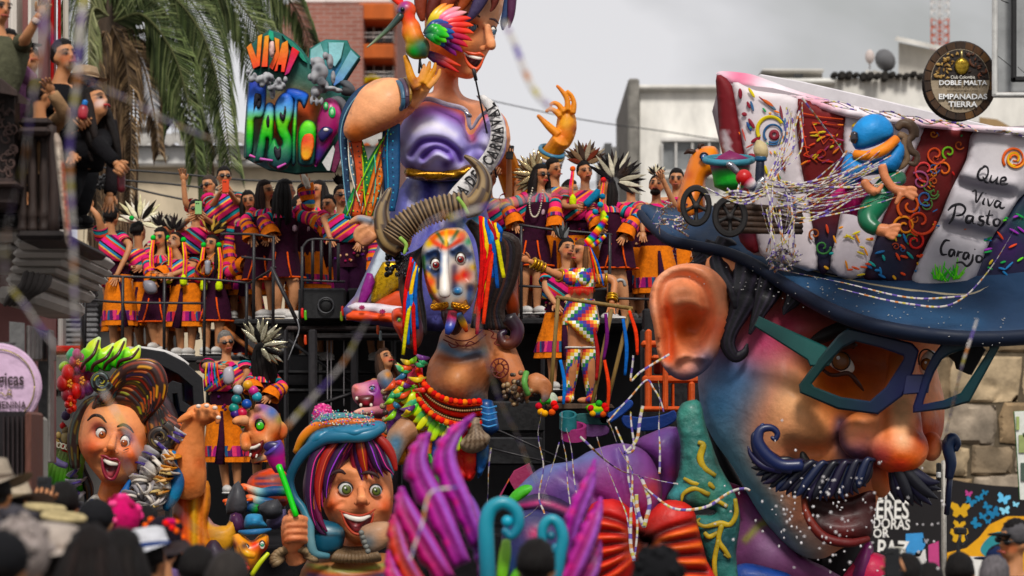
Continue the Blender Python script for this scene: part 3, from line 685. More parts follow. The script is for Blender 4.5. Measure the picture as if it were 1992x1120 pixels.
# dark roller shutters and street front below the balcony
sf=emp('shop_front',W(150,900,36)*A([1,1,0]),'grey shuttered shop front with red posts beyond the balcony house','building')
w=MB();pbox(w,60,520,330,1100,37,1,'#4a4846');bd(w,'wall',MR,sf,False)
w=MB();pbox(w,116,545,240,556,36.4,.4,'#8b8884',bev=.03);bd(w,'lintel',MR,sf,False)
for k in range(14):
 w=MB();pbox(w,120,558+k*10,190,567+k*10,36.7,.1,'#6b6a6b',bev=.02);bd(w,'shutter_slat',MM,sf,False)
for x0,x1,c in((100,107,'#7a2622'),(66,88,'#a9a49c'),(112,122,'#8d8a86')):
 w=MB();pbox(w,x0,530,x1,900,35.6,.3,c,bev=.02);bd(w,'post',MR,sf,False)
w=MB();pbox(w,96,672,170,686,35.4,.4,'#8c2a26',bev=.02);bd(w,'sign_band',MR,sf,False)
w=MB();pbox(w,92,690,140,760,35.3,.3,'#54534a',bev=.02);pbox(w,94,770,140,850,35.3,.3,'#3c3a36',bev=.02);bd(w,'display_window',M_GLASS,sf,False)
bx=emp('steel_kiosk',W(60,900,21)*A([1,1,0]),'grey corrugated metal sign box above the dark doorway, left edge','sign box')
w=MB();slab(w,[(18,625),(48,628),(48,860),(18,860)],19.6,1.2,0,'#5a5958');bd(w,'side_panel',MM,bx,False)
for k in range(6):
 w=MB();x=50+k*8;pbox(w,x,632+k*4,x+7,700,19.8+k*.12,.3,'#6b6664',bev=.02);bd(w,'panel',MM,bx,False)
w=MB();pbox(w,92,640,97,900,20.2,.2,'#77736f',bev=.01);bd(w,'post',MM,bx,False)
dw=emp('doorway',W(20,1060,18.5)*A([1,1,0]),'dark doorway with brown timber jamb under the round sign','doorway')
w=MB();pbox(w,-80,800,48,1000,18.4,.3,'#171214');bd(w,'door',M_WOOD,dw,False)
for k in range(5):
 w=MB();x=6+k*9;pbox(w,x,810,x+2.5,1000,18.3,.06,'#2a2122');bd(w,'door_rib',M_WOOD,dw,False)
w=MB();pbox(w,48,800,60,1010,18.2,.5,'#5a3c34',bev=.02);bd(w,'jamb',M_WOOD,dw,False)
w=MB();pbox(w,60,810,80,960,19.2,.3,'#8e8a84',bev=.02);bd(w,'plinth',MR,dw,False)
# ---- round pink shop sign
rs=emp('round_shop_sign',W(0,835,19.0),'round pale pink shop sign hanging at the left edge','sign')
q=MB()
def disc(mb,cx,cy,r,Y,th,col,n=48,bev=2.0,sx=1.0,side=None):
 return slab(mb,[(cx+r*sx*mt.cos(2*mt.pi*i/n),cy+r*mt.sin(2*mt.pi*i/n))for i in range(n)],Y,th,bev,col,cell=0,side=side)
disc(q,-4,751,84,19.0,.12,'#b9a0b4',bev=4);bd(q,'rim',MP,rs,30)
q=MB();disc(q,-4,751,76,18.99,.02,'#bfa6bb',bev=1);bd(q,'face',MP,rs,30)
q=MB();th=np.linspace(0,6.283,60);swp(q,W(-4+71*np.cos(th),751+71*np.sin(th),18.975),1.2*19.0/F,5,1,'#94874f');bd(q,'gold_ring',M_GOLD,rs)
q=MB();ptext(q,'Mágicas',47,738,18.97,25,'#34282c',bold=.02,sx=.74,align='RIGHT');ptext(q,'FEMENINA',51,788,18.97,13.5,'#3c3034',bold=.02,sx=.84,align='RIGHT');bd(q,'lettering',MT,rs,False)
q=MB();tb(q,[(-10,768),(2,764),(10,770),(18,766),(24,772)],1.2,Y=18.97,col='#8d7f58',seg=5);tb(q,[(14,768),(17,758),(22,762),(18,769)],1.2,Y=18.97,col='#8d7f58',seg=5);bd(q,'flourish',M_GOLD,rs)
q=MB();pbar(q,-60,668,19.06,30,668,19.06,2.5,'#3c3a3a');bd(q,'bracket',MM,rs)
# ---- beer sign and white light-box frame, top right
bs=emp('round_beer_sign',W(1868,236,23),'round barrel-shaped beer sign with grain picture, top right','sign')
q=MB();disc(q,1868,157,78,23,.18,'#2a2320',bev=3,sx=.92);bd(q,'rim',MP,bs,30)
for k in range(22):
 a0,a1=2*mt.pi*(k+.06)/22,2*mt.pi*(k+.94)/22
 q=MB();slab(q,[(1868+r*.92*mt.cos(a),157+r*mt.sin(a))for r,a in((63,a0),(76,a0),(76,(a0+a1)/2),(76,a1),(63,a1),(63,(a0+a1)/2))],22.99,.012,0,hx_(rnd.choice(['#4a3423','#3a291c','#5a4129','#2c2018'])),cell=0);bd(q,'barrel_stave',M_WOOD,bs,False)
q=MB();disc(q,1868,157,62,22.985,.012,'#8f8270',bev=0,sx=.92);bd(q,'face',MP,bs,False)
half=[(1868+61*.92*mt.cos(a),157+61*mt.sin(a))for a in np.linspace(mt.pi,2*mt.pi,26)]
q=MB();slab(q,[(x,min(y,155))for x,y in half],22.98,.006,0,'#1d1511',cell=0);bd(q,'picture',MP,bs,False)
q=MB()
for k in range(150):
 x=rnd.uniform(1815,1924);y=rnd.uniform(103,153)
 if((x-1868)/54)**2+((y-157)/59)**2>1 or(abs(x-1871)<15 and 108<y<145)or(y>141 and 1845<x<1900):continue
 a=rnd.uniform(0,3.14);L=rnd.uniform(3.0,5.0);c=hx_(rnd.choice(['#8f7448','#a5885a','#75592f','#5e4526']))if x<1872 else hx_(rnd.choice(['#3d2719','#4c2c1c','#2c1b12','#5d3322']))
 ball(q,W(x,y,22.97),A([L,1.0,L*.45])*22.97/F,c,8,5,rot=roty(a))
bd(q,'grain',MP,bs,kind='stuff')
q=MB();ifl(q,[(1860,118),(1871,112),(1882,118),(1885,130),(1880,141),(1871,145),(1862,141),(1857,130)],22.965,.01,col='#a38a4a',cell=4,st_=[([(1864,122),(1878,122)],1.3,'#6a5526',.8,1),([(1863,128),(1879,128)],1.3,'#6a5526',.8,1),([(1865,134),(1877,134)],1.3,'#6a5526',.8,1)]);pbox(q,1869,98,1873,113,22.965,.01,'#b9a87c');bd(q,'crest',M_GOLD,bs)
q=MB();ptext(q,'Club Colombia',1873,150,22.965,6.4,'#d8d4cc',sx=.85,bold=.004);bd(q,'lettering',MP,bs,False)
for s_,y,h,sx,c,b_ in(('DOBLE MALTA',161,9,93,'#e8e6e2',.02),('LO MEJOR DE DOS',171,3.6,58,'#5a4e40',.01),('BUENAS MALTAS',177,3.6,60,'#5a4e40',.01),('EMPANADAS',188,10,94,'#ecebe8',.022),('TIERRA',203,10.5,56,'#ecebe8',.022)):
 if h>5:
  q=MB();ptext(q,s_,1873.5,y+.8,22.972,h,'#4d4338',bold=b_+.03,fit=sx+1.5,ext=.001);bd(q,'letter_outline',MP,bs,False)
 q=MB();ptext(q,s_,1873,y,22.966,h,c,bold=b_,fit=sx,ext=.001);bd(q,'lettering',MP,bs,False)
lf=emp('light_box',W(1975,188,22.4),'white framed glass light box cut by the top right corner','sign box')
for r in((1931,-60,1941,188),(1931,179,2080,189)):
 q=MB();pbox(q,*r,22.2,.05,'#b9b8b5',bev=.015);bd(q,'frame',MP,lf,False)
q=MB();pbox(q,1941,-60,2080,179,22.5,.05,'#8f9090');bd(q,'pane',M_GLASS,lf,False)
for r in((1968,-60,1978,158),(1968,148,2080,158)):
 q=MB();pbox(q,*r,22.35,.06,'#151414',bev=.01);bd(q,'dark_mullion',MM,lf,False)
q=MB();pbar(q,1940,108,22.3,1968,130,22.3,.8,'#2a2a2a');pbar(q,1948,0,22.3,1962,6,22.3,1.2,'#222');pbar(q,1980,130,22.3,2000,148,22.3,.7,'#333');bd(q,'wire',MM,lf)
# ---- grey post with a box and the green-white banner at the right edge
po=emp('steel_post',W(1836,1140,30)*A([1,1,0]),'slim grey steel post with black and white boxes in front of the mural','post')
q=MB();pbar(q,1836,1290,30,1836,897,30,5.5,'#8a8680',10);bd(q,'pole',MM,po)
for r,c in(((1824,900,1831,948),'#171717'),((1824,918,1831,930),'#b5b4b2')):
 q=MB();pbox(q,*r,29.9 if c[1]=='b' else 29.95,.12,c,bev=.01);bd(q,'control_box',MT,po,False)
q=MB();pbar(q,1830,921,30,1846,921,30,1.4,'#a5a29c');pbar(q,1824,955,30,1836,955,30,1.4,'#a5a29c');bd(q,'clamp',MM,po)
gb=emp('green_banner',W(1985,975,21),'green and white printed banner at the right edge of the street','banner')
q=MB();slab(q,[(1973,800),(2060,796),(2060,980),(1984,972)],21,.05,1,'#c9cac4',side='#3c7a3a');bd(q,'sheet',M_PAPER,gb,False)
for k,(r,c)in enumerate([((1977,810,1983,836),'#8f9a6a'),((1982,846,1994,880),'#8a9468'),((1986,900,1994,935),'#46524a'),((1990,842,2050,850),'#4a5a48')]):
 q=MB();pbox(q,*r,20.985,.01,c);bd(q,'print',M_PAPER,gb,False)
    # ---- overhead cables
for k,(p,l)in enumerate([([(-40,250),(140,316),(350,338),(520,352),(760,350)],'uppermost of the black cables crossing the beige wall'),([(-40,300),(120,330),(240,350),(370,362),(640,400)],'middle black cable sagging across the beige wall'),([(-40,290),(130,326),(260,366),(380,392),(600,430)],'lowest of the black cables crossing the beige wall'),([(930,190),(1130,232),(1290,255),(1420,275)],'thin cable across the white building and grey sky')]):
 q=MB();tb(q,[(x,y,40 if k<3 else 70,2.0 if k<3 else 1.1)for x,y in p],col='#1c1b1c',seg=6);bd(q,'overhead_cable',MM,label=l,cat='cable',group='overhead cables')
q=MB()
for k in range(60):
 x=144+k*1.1+rnd.uniform(-6,6);y=374+rnd.uniform(-16,14)-k*.35;ball(q,W(x,y,38.5+rnd.uniform(-.1,.1)),rnd.uniform(.012,.03),'#161415',6,4)
tb(q,[(140,372,38.5,5),(170,366,38.5,6),(210,350,38.5,7),(240,338,38.5,6)],col='#1a1718',seg=7);bd(q,'cable_bundle',MM,label='knotted black cable bundle hanging in front of the palm trunk',cat='cable')
# ---- palm: trunk with a skirt of dead fronds, arching crown
pm=emp('palm_tree',W(215,900,46)*A([1,1,0]),'tall palm with drooping green fronds and a brown skirt of dead leaves, upper left','tree')
q=MB();tb(q,[(214,1250,46,40),(214,700,46,38),(214,300,46,36),(216,90,46,44),(220,-60,46,40)],col=['#3a2f26','#42362c','#4a3c30','#3a3027'],seg=16,sub=8);bd(q,'trunk',M_WOOD,pm)
q=MB()
for k in range(420):
 a=rnd.uniform(-1,1);y0=rnd.uniform(60,560);x=216+a*rnd.uniform(20,54);L=rnd.uniform(60,190);Yd=46-mt.sqrt(max(0,1-a*a))*.38+rnd.uniform(-.05,.05)
 c=hx_(rnd.choice(['#5e4a3a','#7a6350','#493a2e','#8c7660','#352a22','#6b5644']))
 tb(q,[(x,y0,Yd,rnd.uniform(1.0,3.4)),(x+rnd.uniform(-4,4),y0+L*.5,Yd-.06,rnd.uniform(.8,2.6)),(x+rnd.uniform(-8,8),y0+L,Yd-.05,.4)],col=c,seg=4,sub=2,flat=.4)
bd(q,'dead_frond_skirt',M_WOOD,pm,kind='stuff')
def frond(pts,Y,ll,droop,cols,dY=.0,n=134):
 m=MB();P=crom(A([(x,y,Y+dY*i/(len(pts)-1))for i,(x,y)in enumerate(pts)]),20);L=len(P)
 swp(m,W(P[:,0],P[:,1],P[:,2]),np.linspace(3.2,.8,L)*Y/F,5,1,cols[-1])
 for k in range(n):
  t=(k+.5)/n;i=int(t*(L-1));p=P[i];d=P[min(i+1,L-1)]-P[max(i-1,0)];d=d[:2]/max(np.linalg.norm(d[:2]),1e-6)
  env=ll*(.45+.55*mt.sin(min(1,t*1.15+.12)*mt.pi))*rnd.uniform(.8,1.1)
  for sgn in(-1,1):
   q_=A([-d[1],d[0]])*sgn*.62+d*.75;q_=q_/np.linalg.norm(q_);e=p[:2]+q_*env*.55;f_=e+(q_*.35+A([0,droop]))*env*.6
   yy=p[2]+sgn*.12*(.5+rnd.random());c=hx_(rnd.choice(cols[:-1]))*rnd.uniform(.8,1.2)
   w_=rnd.uniform(1.2,2.3)
   a0,a1,a2=W(p[0],p[1],p[2]),W(e[0],e[1],yy),W(f_[0],f_[1],yy+sgn*.05);nn=A([-q_[1],0,q_[0]])*0;s0=A([q_[1],.5,q_[0]]);s0=s0/np.linalg.norm(s0)*w_*Y/F
   m.add([a0-s0*.5,a0+s0*.5,a1+s0,a1-s0,a2],[(0,1,2,3),(3,2,4)],c)
 return m
GR=['#343d26','#434c32','#2a3220','#4c5438','#5a6044','#40422c'];BR=['#5a4a3a','#3e332a','#6e5c48','#4c4034']
for pts,Y,ll,dr,cl,dY in[([(222,20),(330,-60),(440,-20),(520,90),(556,210)],46,120,.9,GR,-2),([(222,30),(310,-20),(390,60),(430,190),(452,330)],45,110,.95,GR,-2),([(222,40),(280,30),(340,110),(372,230),(384,330)],44.5,95,.9,GR,-1),([(222,10),(360,-110),(500,-60),(570,10),(606,90)],47,110,.9,GR,1),([(222,20),(300,-110),(420,-120),(500,-30),(530,60)],47,110,.8,GR,1),([(226,60),(290,90),(350,190),(398,290),(400,420)],45.4,70,.9,BR,-1),([(226,60),(275,120),(300,220),(310,300)],45.3,60,.8,BR,-1),([(210,30),(180,20),(172,120),(176,300)],44.6,60,.9,['#5c5f44','#74755a','#4a4d36','#6c6c52'],-1),([(205,10),(170,-40),(140,40),(135,160)],45.6,70,.9,GR,-1),([(214,0),(230,-80),(200,-160)],46,80,.3,GR,0),([(222,30),(270,-50),(350,-20),(410,70),(436,200)],45.5,120,1.0,GR,-1),([(222,30),(300,-70),(400,-60),(470,30),(500,160)],46.5,120,.95,GR,-1),([(222,30),(290,0),(360,80),(400,190),(424,300)],44.8,100,1.0,GR,-1),([(222,20),(260,-20),(310,40),(330,150),(336,240)],45,90,1.0,GR,-1),([(210,20),(240,-60),(300,-80),(360,-60),(420,0)],46.8,110,.9,GR,0),([(220,50),(246,120),(256,260),(250,420)],45.2,55,.8,BR,-.6),([(208,60),(188,140),(184,280),(190,420)],45.2,50,.8,BR,-.6)]:
 bd(frond(pts,Y,ll,dr,cl,dY),'frond',M_FOLIAGE,pm,False)
q=MB();tb(q,[(388,262,44.4,7),(392,330,44.4,8),(396,440,44.4,9)],col='#4a5238',seg=8);bd(q,'leaf_stalk',M_FOLIAGE,pm)
# ------------------------------------------------------------------ giant head with glasses and moustache (right)
YH=25.2
gh=emp('moustached_giant',W(1560,1085,YH),'giant painted head of a moustached man with blue and orange cheeks wearing a striped hat','carnival head')
h=MB()
ifl(h,[(1362,500),(1356,640),(1360,780),(1384,850),(1425,908),(1468,985),(1508,1040),(1556,1080),(1600,1088),(1640,1066),(1690,1050),(1702,1000),(1712,960),(1735,935),(1800,890),(1832,850),(1838,780),(1822,700),(1850,640),(1860,560),(1800,520),(1600,490),(1450,480)],YH,.62,cell=11,sm=4,back=1.3,pw=.42,bu=[((1560,815),95,.22),((1480,760),60,.06),((1650,700),75,-.22),((1800,700),45,-.16),([(1560,640),(1680,640),(1790,655)],30,.16),([(1540,870),(1600,880),(1650,850),(1690,815)],16,-.10),((1800,830),42,.14),([(1540,920),(1552,890),(1590,880)],22,-.10),((1640,890),40,.06),((1470,930),60,.05),((1650,1000),45,-.16)])
tb(h,[(1758,690,YH-.5,26),(1752,770,YH-.68,36),(1750,840,YH-.88,46),(1746,878,YH-.93,50)],col='#c08050',seg=16,flat=.9)
pbl(h,1748,872,YH-.95,60,'#c0502a',ry=50,rd=50)
pbl(h,1676,848,YH-.80,46,'#c0502a',ry=48,rd=40);pbl(h,1812,868,YH-.6,22,'#c0502a',ry=30,rd=30)
pbl(h,1715,930,YH-.62,22,'#c0502a',ry=40,rd=20)
face=[((1400,700),60,'#5b3a68',.7),((1400,790),80,'#3f6f96',.95),((1440,740),55,'#4677a4',.9),((1395,860),55,'#4e7c98',.9),([(1420,900),(1480,985),(1560,1070)],46,'#5d90a4',.95),((1490,660),52,'#a83a68',.9),((1530,640),46,'#96304c',.85),((1600,600),80,'#5a2128',.8),((1555,790),80,'#f4ac84',1),((1520,840),50,'#ec9c78',.9),((1600,840),44,'#ea9a74',.8),((1640,780),55,'#d98048',.6),((1690,720),60,'#a4502c',.95),((1620,740),45,'#a84a20',.8),((1650,660),40,'#5a2418',.8),((1700,650),50,'#7c3a24',.7),((1745,700),30,'#a85f3a',.7),((1680,845),18,'#e8906a',.9),((1672,890),34,'#452a4a',.75),([(1636,820),(1632,850),(1650,885),(1690,900)],13,'#2a2040',.7),((1750,905),42,'#c2431a',1),((1715,890),24,'#7a2a30',.8),((1800,760),30,'#cf8a62',.8),((1810,800),26,'#c98058',.8),((1790,850),30,'#9a2f12',.9),((1825,830),24,'#8c2a14',.6),((1540,900),24,'#3a2420',.75),((1600,905),36,'#b8764e',.6),((1560,940),40,'#c08058',.6),((1550,1010),30,'#b06a50',.7),((1580,1050),36,'#c8a090',.7),([(1752,772),(1758,858)],24,'#dfa884',.95),([(1722,780),(1726,850)],9,'#a85a38',.6),([(1788,770),(1792,850)],8,'#7a2c18',.8),((1640,1000),50,'#3c0e0c',.95),((1700,960),16,'#c87a50',.8)]  # cheek and nose-bridge highlights are painted into the skin colour
fh=fuse(h,.024,6,'#e09472',face);bd(fh,'face',MP,gh)
# ear
e=MB();pts=[(1338,512),(1300,522),(1272,548),(1263,590),(1272,640),(1280,690),(1298,724),(1330,740),(1366,726),(1392,695),(1412,650),(1420,600),(1412,552),(1380,520)]
ifl(e,pts,YH-.62,.17,cell=6,sm=5,back=1.2,pw=.32,col='#cd8768',bu=[([(1292,600),(1288,570),(1305,545),(1338,540),(1366,560),(1376,600),(1362,650),(1352,680)],13,-.13),([(1296,620),(1300,660),(1304,700)],13,-.17),((1345,620),34,-.24),((1335,650),24,-.2),([(1318,590),(1345,588),(1366,600)],8,.07),([(1306,706),(1330,690),(1350,690),(1368,694)],9,.12),((1338,722),22,.06),([(1280,560),(1275,600),(1284,650)],9,.05)],st_=[((1330,560),40,'#dc8f6c',.5),((1318,640),34,'#c2603c',.8),((1345,630),26,'#8f4326',.85),([(1298,600),(1306,700)],12,'#c85a3c',.7),((1400,640),30,'#c2523c',.6),((1335,726),24,'#d89a90',.7),((1378,706),26,'#4e5a80',.8),([(1290,720),(1330,742),(1380,722)],12,'#4a5878',.8),((1300,530),24,'#e0a488',.8),((1268,600),14,'#e2a68c',.6)])
bd(e,'ear',MP,gh)
eye(gh,1630,700,YH-.62,38,18,'#7a4a18',ix=6,iy=2,ir=.95,tilt=-.62)
q=MB();ifl(q,[(1590,716),(1606,688),(1632,668),(1660,664),(1668,674),(1640,682),(1616,700),(1600,722)],YH-.82,.05,cell=5,sm=3,col='#3a1c14');bd(q,'upper_lid',MP,gh)
eye(gh,1806,706,YH-.42,17,26,'#8a5a1c',ix=-2,iy=3,ir=.7,tilt=-.3)
q=MB();ifl(q,[(1575,660),(1620,630),(1700,618),(1790,640),(1796,662),(1730,650),(1650,650),(1600,668)],YH-.74,.09,cell=8,col='#15100f');bd(q,'eyebrow',MT,gh)
q=MB();ifl(q,[(1806,640),(1832,634),(1848,642),(1836,652),(1815,652)],YH-.55,.05,cell=5,col='#15100f');bd(q,'eyebrow',MT,gh)
q=MB();tb(q,[(1596,716,YH-.78,3),(1620,730,YH-.84,4),(1650,726,YH-.86,5),(1668,744,YH-.84,5),(1680,760,YH-.8,2)],col='#3d1c0c',seg=6);bd(q,'lower_lid',MP,gh)
# mouth
q=MB();ifl(q,[(1558,958),(1600,968),(1650,968),(1700,955),(1700,1010),(1692,1048),(1640,1056),(1600,1046),(1574,1010)],YH-.86,.14,cell=7,col='#2c0908',st_=[((1640,1032),30,'#4e120c',.9),((1590,1000),20,'#20070a',.8)],bu=[([(1580,985),(1640,1000),(1694,985)],22,-.1)]);bd(q,'mouth',MP,gh)
q=MB();tb(q,[(1562,962,YH-.92,5),(1572,1005,YH-.96,8),(1602,1044,YH-.98,10),(1650,1056,YH-.98,9),(1690,1048,YH-.92,6)],col=['#7a3624','#5e2018','#521610','#501814'],seg=10);bd(q,'lower_lip',MP,gh)
q=MB();ifl(q,[(1556,882),(1566,880),(1580,905),(1570,916),(1558,908)],YH-.7,.03,cell=4,col='#0c0808');bd(q,'mouth_corner',MT,gh)
# moustache locks
L=[]
tips=[(1456,880),(1464,912),(1478,934),(1496,950),(1518,958),(1540,966),(1562,970),(1584,974),(1606,972),(1628,972),(1650,966),(1668,958),(1684,946)]
tips=crom(tips,2)
q=MB();ifl(q,[(1698,908),(1680,896),(1640,892),(1600,898),(1560,908),(1524,904),(1496,884),(1482,856),(1484,834),(1470,850),(1464,886),(1482,922),(1530,948),(1590,960),(1650,956),(1690,938)],YH-.92,.13,cell=5,sm=3,col='#0d0d1c',st_=[([(1560-k*4,906),(1520+k*9,940)],3,'#1c2748',.8)for k in range(4)]);bd(q,'moustache_body',MP,gh)
for i,t in enumerate(tips):
 f=i/(len(tips)-1);sx=1516+f*178;sy=892+14*mt.sin(f*2.6)-4*f;j=3*mt.sin(i*2.1);cx,cy=(sx*.6+t[0]*.4)-6,(sy*.45+t[1]*.55)-6*(1-f)
 L.append([(sx+12,sy-2,2),(sx,sy+2+j,7),(cx+j,cy,9),((cx+t[0])/2-5,(cy+t[1])/2+4,6.5),(t[0]+j,t[1]+j,1.2)])
lk_(gh,[[(p[0],p[1],p[2],-.02*(k%3))for p in l]for k,l in enumerate(L)],YH-1.02,['#0d0e20','#150f26','#0b0d18','#121a34'],MG_,'moustache_lock')
lk_(gh,[[(1560,905,12),(1520,905,13),(1490,885,14),(1474,858,12),(1480,836,9),(1500,832,7),(1512,842,6),(1508,854,5),(1500,850,3)],[(1540,915,9),(1500,905,10),(1474,880,9),(1466,850,6),(1470,838,2)],[(1520,915,8),(1484,906,8),(1462,886,5),(1455,868,1.5)],[(1488,838,5),(1482,828,4),(1486,824,1.5)]],YH-1.12,['#131d42','#10122c','#141234','#182c54'],MG_,'moustache_curl')
L=[]
for i,t in enumerate([(1742,972),(1758,978),(1776,984),(1794,985),(1812,982),(1824,970),(1830,952),(1828,938)]):
 f=i/7;L.append([(1728+f*26,905-f*6,8),(1740+f*30,918-f*3,13),((1745+f*30+t[0])/2,(925+t[1])/2+4,12),(t[0],t[1],1.5)])
lk_(gh,[[(p[0],p[1],p[2],-.02*(k%3))for p in l]for k,l in enumerate(L)],YH-.95,['#0a0b18','#0e0c22','#090b14'],MG_,'moustache_lock')
# hair beside the ear and under the brim
def wlk(P,r0,dy,c):
 m=MB();PP=crom(P,7);swp(m,W(PP[:,0],PP[:,1],25.12-.56*np.clip((PP[:,1]-500)/80,0,1)+dy*np.clip((PP[:,1]-500)/60,0,1)),PP[:,2]*YH/F,28,.55,'fff',shape=lambda a:1+.07*np.sin(a*9),cf=lambda t,a:np.where((np.sin(a*9+t*2)>.6)[...,None],hx_('#231d2a'),hx_(c)));bd(m,'hair_lock',MP,gh)
wlk([(1470,480,34),(1462,530,36),(1452,570,30),(1436,610,20),(1420,645,15),(1416,672,14),(1430,694,11),(1448,686,8),(1454,668,2)],0,-.04,'#0d0c12')
wlk([(1420,470,26),(1404,505,24),(1410,540,20),(1428,570,14),(1432,600,5)],0,-.08,'#100f16')
wlk([(1510,500,26),(1500,550,26),(1484,590,18),(1470,622,10),(1458,650,3)],0,-.10,'#0c0b10')
wlk([(1390,474,18),(1374,500,15),(1352,514,10),(1336,516,3)],0,-.06,'#0d0c12')
wlk([(1550,545,22),(1545,578,16),(1530,600,8),(1524,612,2)],0,-.1,'#0d0c12')
lk_(gh,[[(1570,560,14,.3),(1575,585,8),(1585,600,2)],[(1600,575,12,.3),(1606,592,6),(1612,602,1.5)]],YH-.72,['#0e0d14'],MP)
q=MB();ifl(q,[(1350,480),(1460,490),(1600,570),(1660,600),(1600,596),(1520,600),(1470,610),(1420,570),(1370,540)],YH-.02,.2,cell=10,col='#0f0e14');bd(q,'hair',MP,gh)
# glasses
gl=emp('giant_glasses',W(1700,805,YH-1.5),'oversized dark green and navy square spectacles on the giant head','glasses')
Yl=lambda x,y:24.0-(x-1650)*.0012+(y-720)*.0004
q=MB();frame_ring(q,[(1649,638),(1715,652),(1775,667),(1788,682),(1778,720),(1756,770),(1708,806),(1630,796),(1556,764),(1554,748),(1590,700),(1630,652)],[(1664,664),(1712,676),(1757,692),(1758,698),(1744,720),(1724,752),(1692,780),(1636,772),(1584,752),(1580,746),(1606,712),(1640,676)],Yl,.12,'#14302f',sm=0,bev=4)
v,f,c,u=q.arr();q.C=[c*(1-np.clip((PX(v)[:,:1]-1600)/150,0,1))+hx_('#16193a')*np.clip((PX(v)[:,:1]-1600)/150,0,1)];bd(q,'lens_rim',MG_,gl,30)
q=MB();frame_ring(q,[(1832,668),(1880,655),(1952,650),(1950,665),(1920,720),(1886,782),(1840,796),(1776,803),(1776,790),(1786,760),(1800,720),(1815,690)],[(1845,690),(1880,678),(1925,670),(1924,680),(1902,714),(1869,764),(1836,778),(1796,786),(1797,780),(1805,756),(1818,724),(1832,700)],Yl,.12,'#123034',sm=0,bev=4)
v,f,c,u=q.arr();k=np.clip((1870-PX(v)[:,:1])/80,0,1);q.C=[c*(1-k)+hx_('#15183a')*k];bd(q,'lens_rim',MG_,gl,30)
q=MB();slab(q,[(1762,728),(1812,728),(1806,764),(1756,768)],lambda x,y:23.86+0*x,.12,3,'#171a3c');bd(q,'bridge',MG_,gl,30)
q=MB();slab(q,[(1476,614),(1604,672),(1626,690),(1612,712),(1576,712),(1570,700),(1466,634)],lambda x,y:24.06+(1620-x)*.0006,.09,3,'#1d4845',side='#123030',st_=[([(1490,622),(1600,680)],10,'#2a5d58',.7)]);bd(q,'temple',MG_,gl,30)
q=MB();slab(q,[(1846,690),(1906,668),(1918,680),(1890,730),(1862,718),(1858,704)],24.7,.1,2,'#0c0d10');bd(q,'far_temple',MT,gl,30)
# ---- the hat
ht=emp('striped_hat',W(1700,650,24.4),'huge navy brimmed hat with maroon and white painted stripes on the giant head','hat')
Yb=lambda x,y:25.55-(y-420)*.0085+((x-1650)/400)**2*.12
brim=[(1246,404),(1262,397),(1300,404),(1400,400),(1550,430),(1750,470),(1900,470),(2090,450),(2090,640),(1992,650),(1900,653),(1800,646),(1700,628),(1620,600),(1540,556),(1470,512),(1410,486),(1350,474),(1300,464),(1264,436)]
q=MB();ifl(q,brim,Yb,.07,cell=12,sm=4,pw=.25,col='#1d3048',st_=[([(1420,478),(1560,545),(1700,600),(1900,625)],22,'#27435f',.8),((1290,430),30,'#2b3f58',.7),([(1500,500),(1700,570),(1860,590)],14,'#1a2a40',.7)],bu=[((rnd.uniform(1300,1990),rnd.uniform(440,640)),rnd.uniform(6,18),rnd.uniform(-.012,.012))for _ in range(90)]);bd(q,'brim',MT,ht)
q=MB();tb(q,on(Yb,[(1246,416,8),(1266,440,9),(1302,467,10),(1350,478,10),(1410,491,11),(1470,517,12),(1540,562,13),(1620,606,14),(1700,634,14),(1800,652,14),(1900,659,14),(1992,656,14),(2090,646,14)],.0),col='#10192b',seg=10,sub=5,flat=1.3);bd(q,'brim_edge',MT,ht)
Yc=lambda x,y:24.42+((x-1660)/380.)**2*.35+(y-520)*.0005
def panel(poly,col,st_=(),d=.05,name='stripe_panel',lift=0,sm=3,bu=()):
 m=MB();ifl(m,poly,lambda x,y:Yc(x,y)-lift,d,cell=8,sm=sm,pw=.22,col=col,st_=st_,bu=bu,back=2.0);return bd(m,name,MT,ht)
MAR,WHT,NAV='#641720','#cfc6c8','#161b30'
q=MB();ifl(q,[(1400,160),(1640,205),(1900,250),(2090,262),(2060,520),(1870,566),(1760,560),(1600,528),(1500,502),(1440,470),(1405,300)],lambda x,y:Yc(x,y)+.03,.03,cell=24,sm=2,col='#8a8084',back=14,pw=.3);bd(q,'crown',MT,ht)
P_=panel([(1394,146),(1424,166),(1438,240),(1452,330),(1462,420),(1476,490),(1440,470),(1420,380),(1402,280),(1396,200)],MAR,[((1440,420),40,NAV,.9),([(1408,260),(1424,330),(1438,400)],9,'#b8aeb0',.95,1)])
P_=panel([(1426,160),(1470,176),(1552,192),(1548,250),(1560,330),(1578,420),(1590,524),(1520,508),(1478,492),(1464,400),(1446,290),(1432,220)],WHT,[((1560,500),40,'#a39aa0',.5),((1450,480),40,'#8f8790',.5)])
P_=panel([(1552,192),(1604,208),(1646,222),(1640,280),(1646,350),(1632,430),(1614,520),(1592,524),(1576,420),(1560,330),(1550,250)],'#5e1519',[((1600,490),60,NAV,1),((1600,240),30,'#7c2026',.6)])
P_=panel([(1646,220),(1720,236),(1800,244),(1770,320),(1720,420),(1680,536),(1614,522),(1634,430),(1646,350),(1640,280)],'#c9c0c4',[((1700,400),60,'#a9a0aa',.4)])
P_=panel([(1800,243),(1850,248),(1898,252),(1880,310),(1850,370),(1826,430),(1796,490),(1776,556),(1720,548),(1680,538),(1720,420),(1770,320)],'#541217',[((1730,520),60,NAV,1),((1700,470),40,NAV,.8),((1830,280),30,'#6c1a20',.7)])
